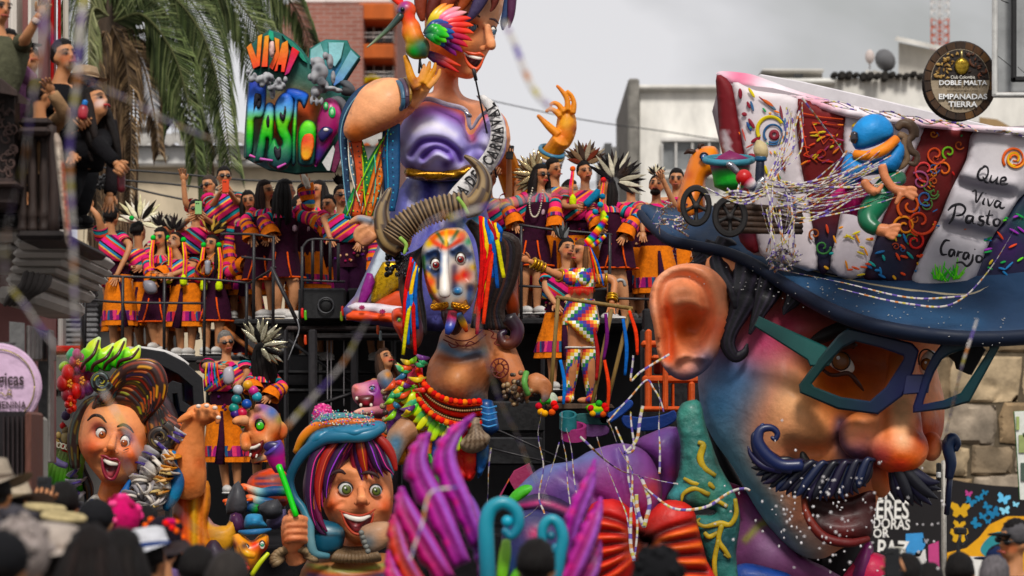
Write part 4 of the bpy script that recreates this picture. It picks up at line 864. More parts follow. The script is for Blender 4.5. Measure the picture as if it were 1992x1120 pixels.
P_=panel([(1898,250),(1990,258),(2090,264),(2090,340),(2000,370),(1960,420),(1925,470),(1880,562),(1776,556),(1796,490),(1826,430),(1850,370),(1880,310)],'#b9b4b8',[((1960,290),60,'#d0cbcc',.8),((1850,500),40,'#a5a1a6',.7),([(1870,350),(1912,362),(1960,372)],10,'#7d7a84',.8),([(1846,432),(1890,440),(1930,452)],9,'#7d7a84',.8)],d=.1,lift=.03,bu=[([(1868,356),(1915,370),(1965,378)],12,-.09),([(1872,338),(1915,350),(1970,358)],12,.05),([(1842,442),(1890,452),(1930,462)],12,-.09),([(1850,424),(1890,432),(1935,442)],12,.05)])
P_=panel([(2000,366),(2090,338),(2090,540),(1990,560),(1882,564),(1925,470),(1962,420)],'#181a30',[((1960,480),34,'#3a1a50',.8),((2000,430),30,'#1c5a4a',.7)])
# top rim: pink-white lip over the stripes and the far inside edge
q=MB();ifl(q,[(1394,146),(1404,138),(1450,142),(1480,150),(1556,178),(1660,205),(1780,228),(1900,243),(2090,254),(2090,268),(1900,256),(1780,246),(1640,226),(1548,196),(1470,178),(1424,166)],lambda x,y:Yc(x,y)+(210-y)*.004,.1,cell=8,sm=3,pw=.3,back=3,col='#d5ccd0',st_=[((1440,146),34,'#c56a84',.9),((1590,200),40,'#d08a9c',.7),((1840,246),60,'#d290a2',.6)]);bd(q,'top_rim',MT,ht)
q=MB();slab(q,[(1470,150),(1480,144),(1560,158),(1700,190),(1850,226),(2000,260),(2000,280),(1850,246),(1700,224),(1560,182)],26.4,.12,2,'#c3bfc2');bd(q,'far_rim',MT,ht,30)
q=MB();slab(q,[(1560,176),(1700,204),(1850,240),(1960,262),(1960,300),(1800,300),(1600,240)],26.5,.1,0,'#8a7558');bd(q,'inner_wall',M_WOOD,ht,False)
q=MB();tb(q,on(Yb,[(1500,508,5),(1560,524,6),(1640,546,6),(1720,562,7),(1800,572,7),(1880,578,7),(1930,560,6)],.02),col=['#a89c86','#8f8570','#b8ad98'],seg=7,flat=.6);bd(q,'glued_edge',MT,ht)
# painted strokes on the stripes
BR_=['#c9b62a','#2f5c8c','#b0481e','#a8322a','#d8a028','#3a8f5a','#a33a70','#d8762a','#7a2430']
def dab(x,y,a,L_,w,c,bend=.0):
 m=MB();P=[(x+mt.cos(a)*t*L_-mt.sin(a)*bend*(t*t-.25),y+mt.sin(a)*t*L_+mt.cos(a)*bend*(t*t-.25),w*(1-.6*abs(t*2)**3))for t in np.linspace(-.5,.5,5)]
 tb(m,on(Yc,P,.062),col=c,seg=6,sub=2,flat=.25);bd(m,'paint_stroke',MT,ht)
def swirl(cx,cy,r0,r1,turns,a0,w,c,name='paint_swirl',lift=.062):
 m=MB();tb(m,on(Yc,[s[:3]for s in spi(cx,cy,r0,r1,turns,a0,22,w,w*.8)],lift),col=c,seg=6,sub=2,flat=.25);bd(m,name,MT,ht)
for x,y,a,L_,w,c in[(1440,182,1.5,20,4,'#7a2430'),(1462,180,1.0,22,3,'#c9b62a'),(1456,204,1.2,14,3,'#7a2430'),(1463,206,1.3,20,2.6,'#3a5c80'),(1486,196,.7,26,1.8,'#7a2430'),(1494,200,.6,24,3.4,'#b05a2a'),(1500,206,.7,24,3,'#4a6070'),(1448,222,.2,10,4,'#7a2430'),(1462,240,1.0,22,3.4,'#7a2430'),(1457,246,1.1,20,3,'#2a4878'),(1447,262,1.3,26,1.6,'#b05048'),(1470,272,-.5,20,4,'#7a2430'),(1458,284,-.5,16,1.6,'#b05048'),(1520,220,1.4,30,2.4,'#7a3a40'),(1528,244,1.5,30,2.6,'#4a6a90'),(1464,302,.2,16,3.4,'#7a2430'),(1524,320,1.3,22,3.4,'#7a2430'),(1515,345,1.3,18,2.4,'#c98a2a'),(1490,330,1.3,18,3,'#c9b62a'),(1545,395,1.1,16,2.6,'#3a5c80'),(1510,300,1.0,16,2.4,'#c9b62a'),(1668,240,-.5,24,4,'#d0b02a'),(1662,262,-.4,20,3.4,'#d0902a'),(1690,260,.3,22,3,'#c87a30')]:dab(x,y,a,L_,w,c)
swirl(1500,252,27,24,.5,2.6,4,'#c9b62a');swirl(1502,254,30,27,.75,3.4,2,'#34587e');swirl(1504,260,18,17,.95,2.4,2.4,'#34587e');swirl(1506,262,7,7,1.0,0,4,'#7a2c36')
for x,y in[(1430+10,180)]:pass
r2=random.Random(3)
for k in range(34):
 x,y=r2.uniform(1562,1636),r2.uniform(235,320);dab(x,y,r2.uniform(-.9,.3),r2.uniform(8,18),r2.uniform(1.2,2.6),r2.choice(['#c8501c','#b83a20','#d0782a','#b8a02a','#a83018','#8c3a5a']))
for P in([(1580,238),(1602,280),(1636,244),(1580,238)],[(1556,222),(1570,300),(1590,316)],[(1560,220),(1600,228),(1640,232)]):
 m=MB();tb(m,on(Yc,[(*p,1.5)for p in P],.062),col='#b04a2a',seg=5,sub=1,flat=.3);bd(m,'paint_stroke',MT,ht)
for k in range(46):
 x=r2.uniform(1600,1800);y=r2.uniform(440,545);
 if y>500+(x-1600)*.25+20:continue
 if 1618<x<1690 and y<536:c,w=r2.choice(['#d8902a','#c85a3a','#c0a83a','#4a7a8c','#d0c040']),2.2
 else:c,w=r2.choice(['#c8502a','#2f6a9a','#3a8f8a','#b0452a','#c0902a','#245a8a']),2.8
 dab(x,y,r2.uniform(-.4,1.4),r2.uniform(8,20),w,c)
for cx,cy,r0,tn,a0,c,w in[(1820,300,20,1.2,.5,'#b8502a',2.4),(1846,296,14,1.1,2,'#6a9a3a',2.2),(1800,330,24,.9,1.5,'#c04a4a',2.4),(1790,352,20,1.2,4,'#8a4a6a',2.2),(1836,330,18,1.0,3,'#c86a2a',2.4),(1770,400,26,1.3,2.2,'#c8602a',3),(1790,430,30,1.2,0,'#b8482a',3),(1760,440,22,1.4,3,'#d8862a',2.6),(1735,450,16,1.2,1,'#5a8a3a',2.2),(1780,470,18,1.2,5,'#c0392a',2.6),(1800,385,16,1.2,1,'#3a5a8a',2.2),(1600,480,16,1.2,0,'#3a6a3a',2),(1585,455,12,1.2,2,'#8a4a2a',2),(1816,260,8,1,0,'#a8682a',1.8),(1600,300,14,1.1,1,'#9a3a24',1.8)]:
 swirl(cx,cy,r0,r0*.2,tn,a0,w,c)
for k in range(26):
 x=r2.uniform(1905,1992);y=r2.uniform(262,305);dab(x,y,r2.uniform(-.8,.8),r2.uniform(6,13),2,r2.choice(['#9abf2a','#d0a02a','#d8762a','#7ab04a','#c85a3a']))
for r0,a0,c in((20,0,'#d8862a'),(15,1.5,'#d8b02a'),(24,2.5,'#c8602a'),(9,3,'#d8702a')):
 m=MB();tb(m,on(Yc,[s[:3]for s in spi(1974,308,r0,r0*.5,.9,a0,14,2.8,2)],.14),col=c,seg=6,sub=2,flat=.25);bd(m,'paint_swirl',MT,ht)
for k in range(24):
 x,y=r2.uniform(1920,1992),r2.uniform(400,545)
 if y<380+(1992-x)*.9:continue
 dab(x,y,r2.uniform(-1.5,1),r2.uniform(10,22),2.4,r2.choice(['#2f8a4a','#8a3a9a','#c8502a','#2f6a9a','#6abf3a','#b8a02a']))
for k in range(22):
 x=r2.uniform(1814,1868);m=MB();y=552-abs(x-1840)*.25;a=r2.uniform(-.9,.9)-1.57;L_=r2.uniform(18,44)
 tb(m,on(Yc,[(x,y-4,1.8),(x+mt.cos(a)*L_*.5,y-4+mt.sin(a)*L_*.5,2.0),(x+mt.cos(a)*L_,y-4+mt.sin(a)*L_,1)],.15),col=r2.choice(['#5abf2a','#4aa82a','#7ad03a','#3a9a2a']),seg=5,flat=.3);bd(m,'paint_stroke',MT,ht)
for k in range(70):
 x=r2.uniform(1436,1880);y=205+(x-1436)*.12+r2.uniform(0,190)
 if 1640<x<1770 and y<420:continue
 dab(x,y,r2.uniform(-1.2,1.2),r2.uniform(5,12),r2.uniform(1,2),r2.choice(BR_))
for k in range(16):
 t=r2.random();x,y=1850-110*t+r2.uniform(-22,22),275+230*t;swirl(x,y,r2.uniform(6,14),2,r2.uniform(.7,1.3),r2.uniform(0,6),1.5,r2.choice(['#8a3a24','#a8562a','#7a2a3a','#4a6a3a','#34507a','#b8762a']))
    # hand lettering: Que Viva Pasto Carajo
def script(st_,ox,oy,sc,rot=.0,w=2.6):
 for st in st_:
  m=MB();c,s_=mt.cos(rot),mt.sin(rot);P=[(ox+(x*c-y*s_)*sc,oy+(x*s_+y*c)*sc,w*(1.0 if 0<i<len(st)-1 else .5))for i,(x,y)in enumerate(st)]
  tb(m,on(Yc,P,.2),col='#17151a',seg=6,sub=6,flat=.35);bd(m,'letter_stroke',MT,ht)
script([[(6,-9),(0,-4),(-2,6),(3,12),(9,10),(13,2),(11,-8),(5,-10),(2,-4)],[(6,6),(12,13),(17,14)],[(19,1),(19,10),(24,11),(29,2)],[(29,1),(29,11),(33,12)],[(35,7),(42,4),(40,0),(35,3),(36,11),(43,10),(47,8)]],1906,334,1.25,.22,2.4)
script([[(-2,-6),(4,-8),(8,10),(14,-6),(17,-9)],[(20,0),(19,9),(22,11)],[(20,-7),(21,-8)],[(25,0),(30,11),(36,-1)],[(46,1),(40,1),(38,8),(42,11),(46,5),(47,1),(47,9),(51,11),(55,8)]],1892,380,1.2,.2,2.4)
script([[(4,-12),(2,4),(-3,14)],[(-6,-4),(0,-11),(10,-14),(17,-9),(14,-1),(5,2)],[(28,0),(21,1),(20,8),(25,9),(29,1),(29,9),(33,10)],[(43,-1),(38,0),(38,4),(43,6),(41,11),(35,10)],[(50,-10),(48,6),(52,10)],[(45,-2),(55,-4)],[(62,0),(57,3),(58,9),(63,9),(65,3),(61,0)]],1852,416,1.45,.1,2.8)
script([[(10,-12),(3,-11),(-1,0),(2,9),(9,8)],[(19,0),(13,1),(12,8),(16,9),(19,2),(20,9)],[(24,0),(24,9),(25,3),(31,1)],[(40,1),(34,2),(33,9),(37,10),(40,3),(41,10)],[(46,2),(46,12),(40,20),(32,16),(24,18)],[(47,-5),(48,-6)],[(57,2),(52,4),(53,11),(58,11),(60,5),(56,2)]],1832,482,1.35,.16,2.6)
# ------------------------------------------------------------------ carnival queen figure with hummingbird
YQ=30.6
qn=emp('carnival_queen',W(840,640,YQ),'giant carnival queen figure in lavender gown with white sash, hummingbird on her hand','carnival figure')
b=MB()
SK='#d69a76'
ifl(b,[(846,120),(890,130),(892,165),(905,188),(945,200),(985,230),(990,290),(940,320),(800,320),(770,280),(760,220),(772,180),(810,172),(842,178)],YQ,.42,cell=9,sm=3,pw=.45,back=.8)
ifl(b,[(838,-60),(900,-75),(968,-60),(980,0),(972,38),(964,60),(962,80),(946,108),(938,126),(928,142),(918,153),(900,153),(876,144),(850,126),(830,90),(826,20)],YQ-.25,.46,cell=6,sm=3,pw=.45,back=1.0,bu=[((916,52),17,-.10),((958,60),12,-.08),((890,85),26,.06),((926,120),22,-.05),((914,148),10,.06),([(900,34),(930,36)],9,.04)])
tb(b,[(948,50,YQ-.62,7),(952,72,YQ-.72,9),(956,86,YQ-.8,10)],seg=12);pbl(b,955,89,YQ-.78,11,SK,ry=9);pbl(b,940,94,YQ-.70,8,SK,ry=7)
fq=fuse(b,.016,5,SK,[((870,100),36,'#d9602a',.9),((850,60),40,'#cf5a28',.8),((890,60),26,'#d9742e',.7),((950,92),12,'#cf7a50',.5),((940,20),34,'#c9a088',.5),((908,150),10,'#c05a30',.7),((880,140),14,'#a04028',.7),((916,52),15,'#a85a3a',.6),((958,60),9,'#8a4a30',.6),((870,165),24,'#b9694a',.6),((900,200),40,'#c98a70',.6),((780,260),30,'#7a4a40',.5),((960,240),30,'#b8705a',.5)])
bd(fq,'body',MP,qn)
eye(qn,916,52,YQ-.60,13,10,'#4a6474',ix=3,iy=1,ir=.72,tilt=.15);eye(qn,959,61,YQ-.62,6,10,'#4a6474',ix=1,iy=1,ir=.8,tilt=.1)
for P in([(894,40,2),(906,30,3.6),(922,27,3.2),(934,33,1.5)],[(952,36,1.5),(962,38,2.5),(970,46,1.4)]):
 q=MB();tb(q,[(x,y,YQ-.74,r)for x,y,r in P],col='#2a1618',seg=6,flat=.5);bd(q,'eyebrow',MT,qn)
q=MB();ifl(q,[(902,100),(915,108),(930,111),(940,110),(934,122),(926,132),(914,127),(906,114)],YQ-.74,.05,cell=3,sm=3,col='#3a0f14',bu=[((918,118),8,-.04)]);mo=bd(q,'mouth',MG_,qn)
q=MB();tb(q,[(903,102,YQ-.79,2.4),(915,109,YQ-.83,3.2),(930,113,YQ-.84,3.2),(938,113,YQ-.82,2)],col='#d8d2c8',seg=8,flat=.6);bd(q,'teeth',MG_,mo)
for P in([(899,97,1.5),(912,103,3),(926,105,3.4),(934,104,3.4),(942,109,1.5)],[(902,104,1.5),(908,120,3),(918,131,4),(928,134,4),(936,124,2.4),(940,112,1.2)]):
 q=MB();tb(q,[(x,y,YQ-.84,r)for x,y,r in P],col='#c4543a',seg=8,flat=.8);bd(q,'lip',MG_,qn)
    # hair
L=[[(860,-50,16),(850,-10,15),(838,20,12),(834,44,4)],[(900,-60,16),(880,-14,16),(866,14,12),(856,34,4)],[(960,-60,12),(940,-12,14),(925,18,11),(912,36,6),(898,42,2)],[(985,-60,10),(990,-10,10),(986,20,9),(980,44,7),(978,58,2)],[(1000,-50,9),(996,0,9),(994,30,7),(990,54,2)],[(930,-60,14),(912,-15,13),(900,10,9),(884,30,4)],[(970,-50,9),(964,-6,9),(960,12,5),(954,22,2)],[(822,-40,16),(818,10,12),(822,40,5)]]
lk_(qn,[[(p[0],p[1],p[2],-.05*(k%3))for p in l]for k,l in enumerate(L)],YQ-.72,['#5c2a24','#7a3a2a','#3c3450','#2c3c5e','#4a2440','#8a4426'],MP)
# bodice
q=MB();ifl(q,[(800,205),(826,192),(870,204),(905,216),(915,258),(940,224),(965,212),(982,235),(984,290),(960,330),(900,352),(820,350),(792,330),(770,300),(770,265)],YQ-.2,.5,cell=4,sm=3,pw=.4,col='#9a92c4',bu=[([(915,245),(916,290),(910,320)],14,-.14),((840,255),46,.10),((955,265),34,.08),([(800,300),(822,276),(858,274),(886,292),(896,312)],7,-.10),([(824,306),(846,288),(872,298)],6,-.08),([(822,318),(850,300),(872,310)],7,.05),([(900,300),(930,288),(950,300)],8,-.05)],st_=[([(800,210),(830,200),(880,208),(908,226)],9,'#d0643c',.95),([(806,222),(850,214),(896,232)],12,'#6f3a86',.8),([(912,240),(920,270)],8,'#b04a60',.8),([(925,245),(945,222),(970,220)],8,'#b85a62',.9),((842,258),30,'#c8c4de',.9),([(800,300),(822,276),(858,274),(886,292),(896,312)],6,'#4a2f80',.95),([(824,306),(846,288),(872,298),(880,312)],6,'#54388a',.9),([(836,312),(852,300),(866,308)],7,'#d8d4ea',.8),([(805,255),(840,240),(885,262)],9,'#e4e0f0',.7),((868,320),10,'#3a2a66',.9),((830,298),14,'#56407c',.8),((955,278),22,'#cfcade',.9),((940,310),16,'#4a3a78',.8),((785,290),20,'#a9a6bc',.8),((800,330),16,'#4a3c70',.8),((900,330),16,'#d0cad6',.6),((775,280),10,'#4a2f5a',.7)]);bd(q,'bodice',MT,qn)  # white highlight and dark fold tones are airbrushed into the bodice colour
q=MB();tb(q,[(796,214,YQ-.42,4),(826,192,YQ-.6,5),(870,203,YQ-.68,5),(906,215,YQ-.66,5),(916,250,YQ-.62,4),(936,224,YQ-.64,5),(968,208,YQ-.5,4)],col='#b2aab8',seg=8,flat=.5);bd(q,'neckline_trim',MP,qn)
q=MB();tb(q,[(902,214,YQ-.74,2.5),(910,222,YQ-.75,4),(916,226,YQ-.74,3),(908,226,YQ-.75,2)],col='#9a98a0',seg=6);bd(q,'brooch',M_CHROME,qn)
q=MB();ifl(q,[(790,326),(830,330),(880,328),(920,318),(922,340),(880,350),(830,352),(790,344)],YQ-.48,.16,cell=5,sm=2,pw=.35,col='#8a6428',bu=[([(790,332+k*6),(850,336+k*6),(920,326+k*6)],2,.03)for k in range(3)]);bd(q,'gold_belt',M_GOLD,qn)
q=MB();ifl(q,[(792,346),(850,352),(918,342),(950,420),(968,520),(960,640),(860,645),(672,622),(690,575),(716,520),(742,460),(764,400)],YQ-.1,.5,cell=10,sm=2,pw=.4,col='#5a5a96',bu=[([(815+k*24,352),(800+k*30,440),(760+k*44,620)],9,-.10)for k in range(6)],st_=[([(808+k*26,352),(800+k*32,440)],8,c,.9)for k,c in enumerate(['#d0ccd6','#3e3a80','#c8c0d0','#1f5a6a','#2a6a74','#b0a8c8'])]+[([(735,485),(700,590)],24,'#9a9aa8',.8),([(700,600),(800,620)],14,'#c85a24',.95)]);bd(q,'skirt',MP,qn)
for k,(P,c)in enumerate([([(740,480),(758,486),(752,520),(722,560),(708,565)],'#b8c0c8'),([(742,508),(790,520),(778,560),(730,596),(722,570)],'#b4903c'),([(714,530),(730,548),(712,590),(694,598)],'#7a2470'),([(720,596),(770,566),(800,570),(800,600),(730,604)],'#b04a2a'),([(692,588),(800,598),(800,616),(686,606)],'#c9c2c8'),([(686,604),(740,610),(736,624),(674,622)],'#d0571e'),([(742,608),(800,614),(800,628),(738,624)],'#d0571e')]):
 q=MB();ifl(q,P,YQ-.62-.03*k,.04,cell=6,sm=2,pw=.3,col=c);bd(q,'skirt_panel',M_GOLD if k==1 else MP,qn)
for x,y in((704,598),(744,606),(780,608)):
 q=MB();[tb(q,[(x,y,YQ-.86,1.6),(x+6*mt.cos(a),y+5*mt.sin(a),YQ-.86,1.4)],sub=1,seg=5,flat=.3,col='#8c1f50')for a in np.linspace(0,5.5,8)];bd(q,'snowflake_motif',MP,qn)
    # sash and its lettering
so=[(926,186),(944,212),(954,246),(950,280),(930,312),(898,346),(872,376),(858,410)];si=[(942,184),(966,204),(982,240),(984,276),(968,318),(934,360),(908,390),(890,420)]
A1,A2=crom(so,8),crom(si,8);n=len(A1);Yq=YQ-.80+.1*np.abs(np.linspace(-.6,1,n));q=MB()
R=[W(A1[:,0],A1[:,1],Yq+.05),W(A1[:,0],A1[:,1],Yq),W((A1+A2)[:,0]/2,(A1+A2)[:,1]/2,Yq-.04),W(A2[:,0],A2[:,1],Yq),W(A2[:,0],A2[:,1],Yq+.05)]
q.add(np.vstack(R),grid_faces(5,n,False),'#c9c6c4');sh=bd(q,'sash',MC,qn)
C_=(A1+A2)/2;S=np.r_[0,np.cumsum(np.linalg.norm(np.diff(C_,axis=0),axis=1))]
pos=24.0
for ch,wd in reversed(list(zip('REINA DEL CARNAVAL',[15,14,9,16,17,8,16,14,14,8,15,17,15,16,17,16,17,14]))):
 pos_c=pos+wd/2;pos+=wd
 if pos_c>S[-1]-4:break
 x,y=np.interp(pos_c,S,C_[:,0]),np.interp(pos_c,S,C_[:,1]);i=int(np.clip(np.searchsorted(S,pos_c),1,n-2));d=C_[i+1]-C_[i-1];a=mt.atan2(-d[1],-d[0]);yy=np.interp(pos_c,S,Yq)-.05
 if ch!=' ':
  q=MB();ptext(q,ch,x,y,yy,22,'#141214',bold=.03,rot=a,sx=.62,ext=.003);
  hs=9.5
  for s_ in(-1,1):
   cx,cy=x+mt.sin(a)*hs*-s_,y+mt.cos(a)*hs*s_;ux,uy=mt.cos(a)*wd*.36,mt.sin(a)*wd*.36
   if ch in 'RINDLA' and s_>0 or ch in 'NLIEDV' and s_<0:tb(q,[(cx-ux,cy-uy,yy-.002,1.2),(cx+ux,cy+uy,yy-.002,1.2)],sub=1,seg=4,flat=.3,col='#141214')
  bd(q,'letter',MT,sh,False)
        # left arm, raised hand with bird
a=MB();ifl(a,[(668,248),(674,268),(692,276),(726,264),(772,242),(806,216),(812,196),(798,170),(772,152),(735,153),(704,172),(684,205)],YQ-.75,.26,cell=6,sm=4,back=1.2)
tb(a,[(796,196,YQ-.85,22),(812,180,YQ-.9,19),(822,166,YQ-.95,18)],seg=12)
for P in([(812,170,10),(800,150,9),(794,128,7),(788,108,5)],[(832,170,7),(845,158,5.4),(853,146,4.6),(856,134,3.4)],[(828,164,7),(838,148,5.4),(845,134,4.6),(847,122,3.2)],[(822,160,7),(829,144,5.4),(834,130,4.6),(836,119,3.2)],[(816,160,7),(820,146,5.2),(823,134,4.4),(825,124,3.2)]):
 tb(a,[(x,y,YQ-1.05,r)for x,y,r in P],seg=8)
fa=fuse(a,.0095,3,SK,[((690,262),22,'#c0683a',.8),([(690,270),(760,245),(800,215)],16,'#b3603c',.7),((740,170),36,'#d9a884',.7),((805,175),14,'#8f4a2c',.8),([(800,150),(790,115)],11,'#c98a2c',.9),([(826,160),(846,130)],18,'#c08438',.8),((808,156),8,'#6a3018',.6)]);bd(fa,'arm',MP,qn)
for k,(cx,cy,c)in enumerate([(776,186,'#3c5a70'),(783,182,'#4a3a4a'),(790,178,'#8a6a3a')]):
 q=MB();th=np.linspace(0,6.283,30);P=W(cx+9*np.cos(th),cy+25*np.sin(th)+6*np.cos(th),YQ-.88+.25*np.cos(th)*-.6);swp(q,P,5*YQ/F if k<2 else 3*YQ/F,8,1,c,cap=False);bd(q,'bangle',MG_,qn)
a=MB();tb(a,[(952,250,YQ+.4,22),(985,320,YQ+1.6,24),(1030,440,YQ+2.2,25),(1062,410,YQ+2.1,25),(1064,340,YQ+2,25)],seg=12);tb(a,[(1064,345,YQ+2,25),(1070,310,YQ+2,24),(1080,288,YQ+1.9,19),(1092,270,YQ+1.8,18)],seg=12);ifl(a,[(1078,275),(1082,240),(1088,215),(1104,208),(1118,220),(1122,250),(1112,280),(1096,292)],YQ+1.88,.12,cell=5,sm=3)
for P in([(1086,262,9),(1070,248,8),(1058,236,6),(1046,224,4)],[(1090,226,6.5),(1080,216,5.4),(1070,212,4.6),(1062,217,3.2)],[(1096,218,6.5),(1088,205,5.4),(1078,200,4.6),(1069,204,3.2)],[(1104,214,6.5),(1103,194,5.4),(1094,178,4.6),(1083,166,3.2)],[(1114,220,6.5),(1117,202,5.2),(1112,186,4.4),(1103,176,3.2)]):
 tb(a,[(x,y,YQ+1.78,r)for x,y,r in P],seg=8)
bd(fuse(a,.0095,3,'#c9833c',[((1100,240),16,'#d0a050',.8),((1096,262),14,'#c8703a',.8),((1118,250),10,'#8a4030',.7),((1050,228),8,'#b8703a',.7),((1085,172),10,'#c06a40',.7),((1070,310),20,'#c88a3a',.8)]),'arm',MP,qn)
for k,(dy,c)in enumerate([(0,'#3a6a84'),(7,'#8a6a34'),(13,'#b5b0b0'),(20,'#2a4a64')]):
 q=MB();th=np.linspace(0,6.283,26);P=W(1074+23*np.cos(th)-dy*.35,294+dy+10*np.sin(th)*1-6*np.cos(th)*-1,YQ+1.9-.18*np.sin(th));swp(q,P,4.5*YQ/F,8,1,c,cap=False);bd(q,'bangle',MG_,qn)
    # hanging patterned scarf
for k,(P,w,c,st)in enumerate([([(736,165),(705,182),(680,215),(668,260),(672,330),(680,400),(690,430)],9,'#1c3450','#6a8fa0'),([(742,172),(714,190),(694,210)],8,'#20606a','#b07a3a'),([(744,180),(720,196),(700,220)],5,'#8a3a2a','#c9b090'),([(690,275),(696,310),(700,360),(690,420)],13,'#b8521c','#2a1a1a'),([(700,276),(710,310),(712,360),(718,420)],8,'#2f8a3a','#a8c83a'),([(764,250),(740,290),(710,350),(680,420)],10,'#1f7a44','#8ac83a'),([(756,256),(746,300),(730,360),(712,420)],8,'#d0741e','#5a2a1a'),([(762,240),(760,300),(762,360),(758,410)],12,'#1c4468','#3a8aa8'),([(746,270),(750,320),(748,380),(744,400)],7,'#a89a8a','#3a2a2a'),([(734,300),(736,350),(730,400)],9,'#2a5a6a','#5ab09a'),([(680,270),(684,330),(704,400)],5,'#6a8a9a','#d8d0c0')]):
 q=MB();tb(q,[(x,y,YQ-.62-.02*(k%4),w*1.55*(.7+.3*mt.sin(i+k)))for i,(x,y)in enumerate(P)],col=c,seg=8,flat=.25,sub=6);s_=bd(q,'scarf_fold',MP,qn)
 q=MB();tb(q,[(x-w*.6,y,YQ-.68-.02*(k%4),1.3)for x,y in P],col=st,seg=5,sub=6);bd(q,'scarf_trim',MP,s_)
 PP=crom(P,7)
 q=MB();[pbl(q,x+w*.3,y,YQ-.68-.02*(k%4),1.7,st,rd=1)for x,y in PP[2:-1:2]];bd(q,'painted_dots',MP,s_,kind='stuff')
    # hummingbird
hb=emp('hummingbird',W(808,115,YQ-1.0),'carved hummingbird with rainbow wings and a long beak above the queen\'s left palm','bird figure')
YB=YQ-1.1
q=MB();pbl(q,790,20,YB,20,'#b0307a',ry=19,rd=16);pbl(q,800,60,YB,20,'#c85a1e',ry=26,rd=17);pbl(q,812,92,YB,25,'#2f8a3a',ry=24,rd=19);tb(q,[(790,22,YB,16),(796,45,YB,15),(806,75,YB,20),(816,98,YB,16),(830,110,YB,6)],seg=10)
bd(fuse(q,.014,3,'#c85a1e',[((788,8),12,'#8a2a80',.9),((780,20),9,'#2a4a90',.9),((796,30),12,'#d8421e',.9),((800,60),18,'#e08a1e',.9),((792,76),10,'#e0a82a',.8),((806,100),18,'#2f9a3a',1),((822,88),16,'#1c5a50',.9),((826,105),10,'#0f3a3a',.8)]),'body',MG_,hb)
q=MB();tb(q,[(782,28,YB-.04,8),(760,52,YB-.06,5.5),(736,74,YB-.08,3.5),(714,92,YB-.1,1.2)],col=['#23302e','#33453e','#5a6a50','#9aa088'],seg=8);bd(q,'beak',MG_,hb)
q=MB();pbl(q,783,18,YB-.10,4.5,'#0c0a10',rd=3);bd(q,'eye',MG_,hb)
for k in range(9):
 f=k/8;tip=[(768-4*k,-20+4*k)for _ in[0]][0]
 q=MB();a=-1.9-f*.55;tb(q,[(782,10,YB+.05,5),(782+mt.cos(a)*22,10+mt.sin(a)*24,YB+.05,6),(782+mt.cos(a)*44,10+mt.sin(a)*46,YB+.05,1)],col=['#d83a1c','#e86a20'],seg=7,flat=.4);bd(q,'crest_feather',MG_,hb)
cols=[['#d8c040','#e07a50'],['#d86a8a','#e0a0a0'],['#c8302a','#e04a24'],['#b82030','#e05a2a'],['#8a1a5a','#c83a3a'],['#3a1a5a','#8a2a6a']]
for layer,(n_,L_,r0,cs,dy)in enumerate([(11,92,8.5,None,.10),(7,56,8.5,[['#153a70','#1f5a9a'],['#1a2a60','#2a4a8a'],['#3a1a4a','#5a2a6a']],0),(5,46,9,[['#1f8a3a','#6ad03a'],['#2a9a3a','#8ae04a']],-.1)]):
 for k in range(n_):
  f=k/(n_-1);a=-1.05+f*1.55 if layer==0 else(-.75+f*1.2 if layer==1 else-.5+f*1.0);l=L_*(.8+.25*mt.sin(f*3.1))
  x0,y0=826,66;c=(cols[min(5,int(f*6))]if cs is None else cs[k%len(cs)])
  q=MB();tb(q,[(x0,y0,YB-.02+dy,4),(x0+mt.cos(a)*l*.5,y0+mt.sin(a)*l*.5-2,YB-.04+dy,r0),(x0+mt.cos(a+.05)*l*.85,y0+mt.sin(a+.05)*l*.85,YB+dy,r0*.7),(x0+mt.cos(a+.1)*l,y0+mt.sin(a+.1)*l,YB+.02+dy,1)],col=['#2a3a4a']+c,seg=7,flat=.3);bd(q,'wing_feather',MG_,hb)
for k,(ex,ey,c)in enumerate([(892,140,'#c83a24'),(880,136,'#8a1a4a'),(866,132,'#5a1a5a'),(896,128,'#d8502a'),(870,120,'#3a1a4a')]):
 q=MB();tb(q,[(826,100,YB+.08,5),((826+ex)/2,(100+ey)/2,YB+.08,7),(ex,ey,YB+.1,1.5)],col=['#4a1a4a',c],seg=7,flat=.35);bd(q,'tail_feather',MG_,hb)
q=MB();pbar(q,815,142,YQ-1.05,818,105,YB,2.4,'#3a3f42');pbar(q,822,138,YQ-1.05,816,112,YB,1.8,'#3a3f42');bd(q,'support_rod',MM,hb)
# ------------------------------------------------------------------ horned masked figure in the centre
YD=27.0
dv=emp('horned_figure',W(890,900,YD),'horned carnival figure with painted long-nosed mask, gold moustache and pompom belt','carnival figure')
SB='#9a6244'
b=MB()
ifl(b,[(862,640),(900,630),(950,632),(985,655),(1004,700),(1012,735),(990,752),(962,735),(950,760),(945,800),(900,815),(850,800),(830,760),(832,710),(848,680)],YD,.3,cell=7,sm=3,pw=.45,back=.7,bu=[((885,745),42,.16),((900,665),30,.06),([(850,700),(890,706),(930,696)],7,-.08)])
tb(b,[(968,668,YD-.1,30),(988,710,YD-.2,28),(1010,748,YD-.35,24),(1036,752,YD-.5,20)],seg=12)
ifl(b,[(1022,735),(1040,724),(1060,730),(1066,748),(1058,762),(1036,768),(1022,756)],YD-.52,.08,cell=4,sm=3)
for P in([(1058,738,7),(1068,748,6),(1070,764,4)],[(1050,752,7),(1058,768,7),(1056,782,5)],[(1062,746,6),(1066,766,6),(1064,778,4)],[(1034,758,7),(1026,770,6),(1022,778,4)]):tb(b,[(x,y,YD-.56,r)for x,y,r in P],seg=8)
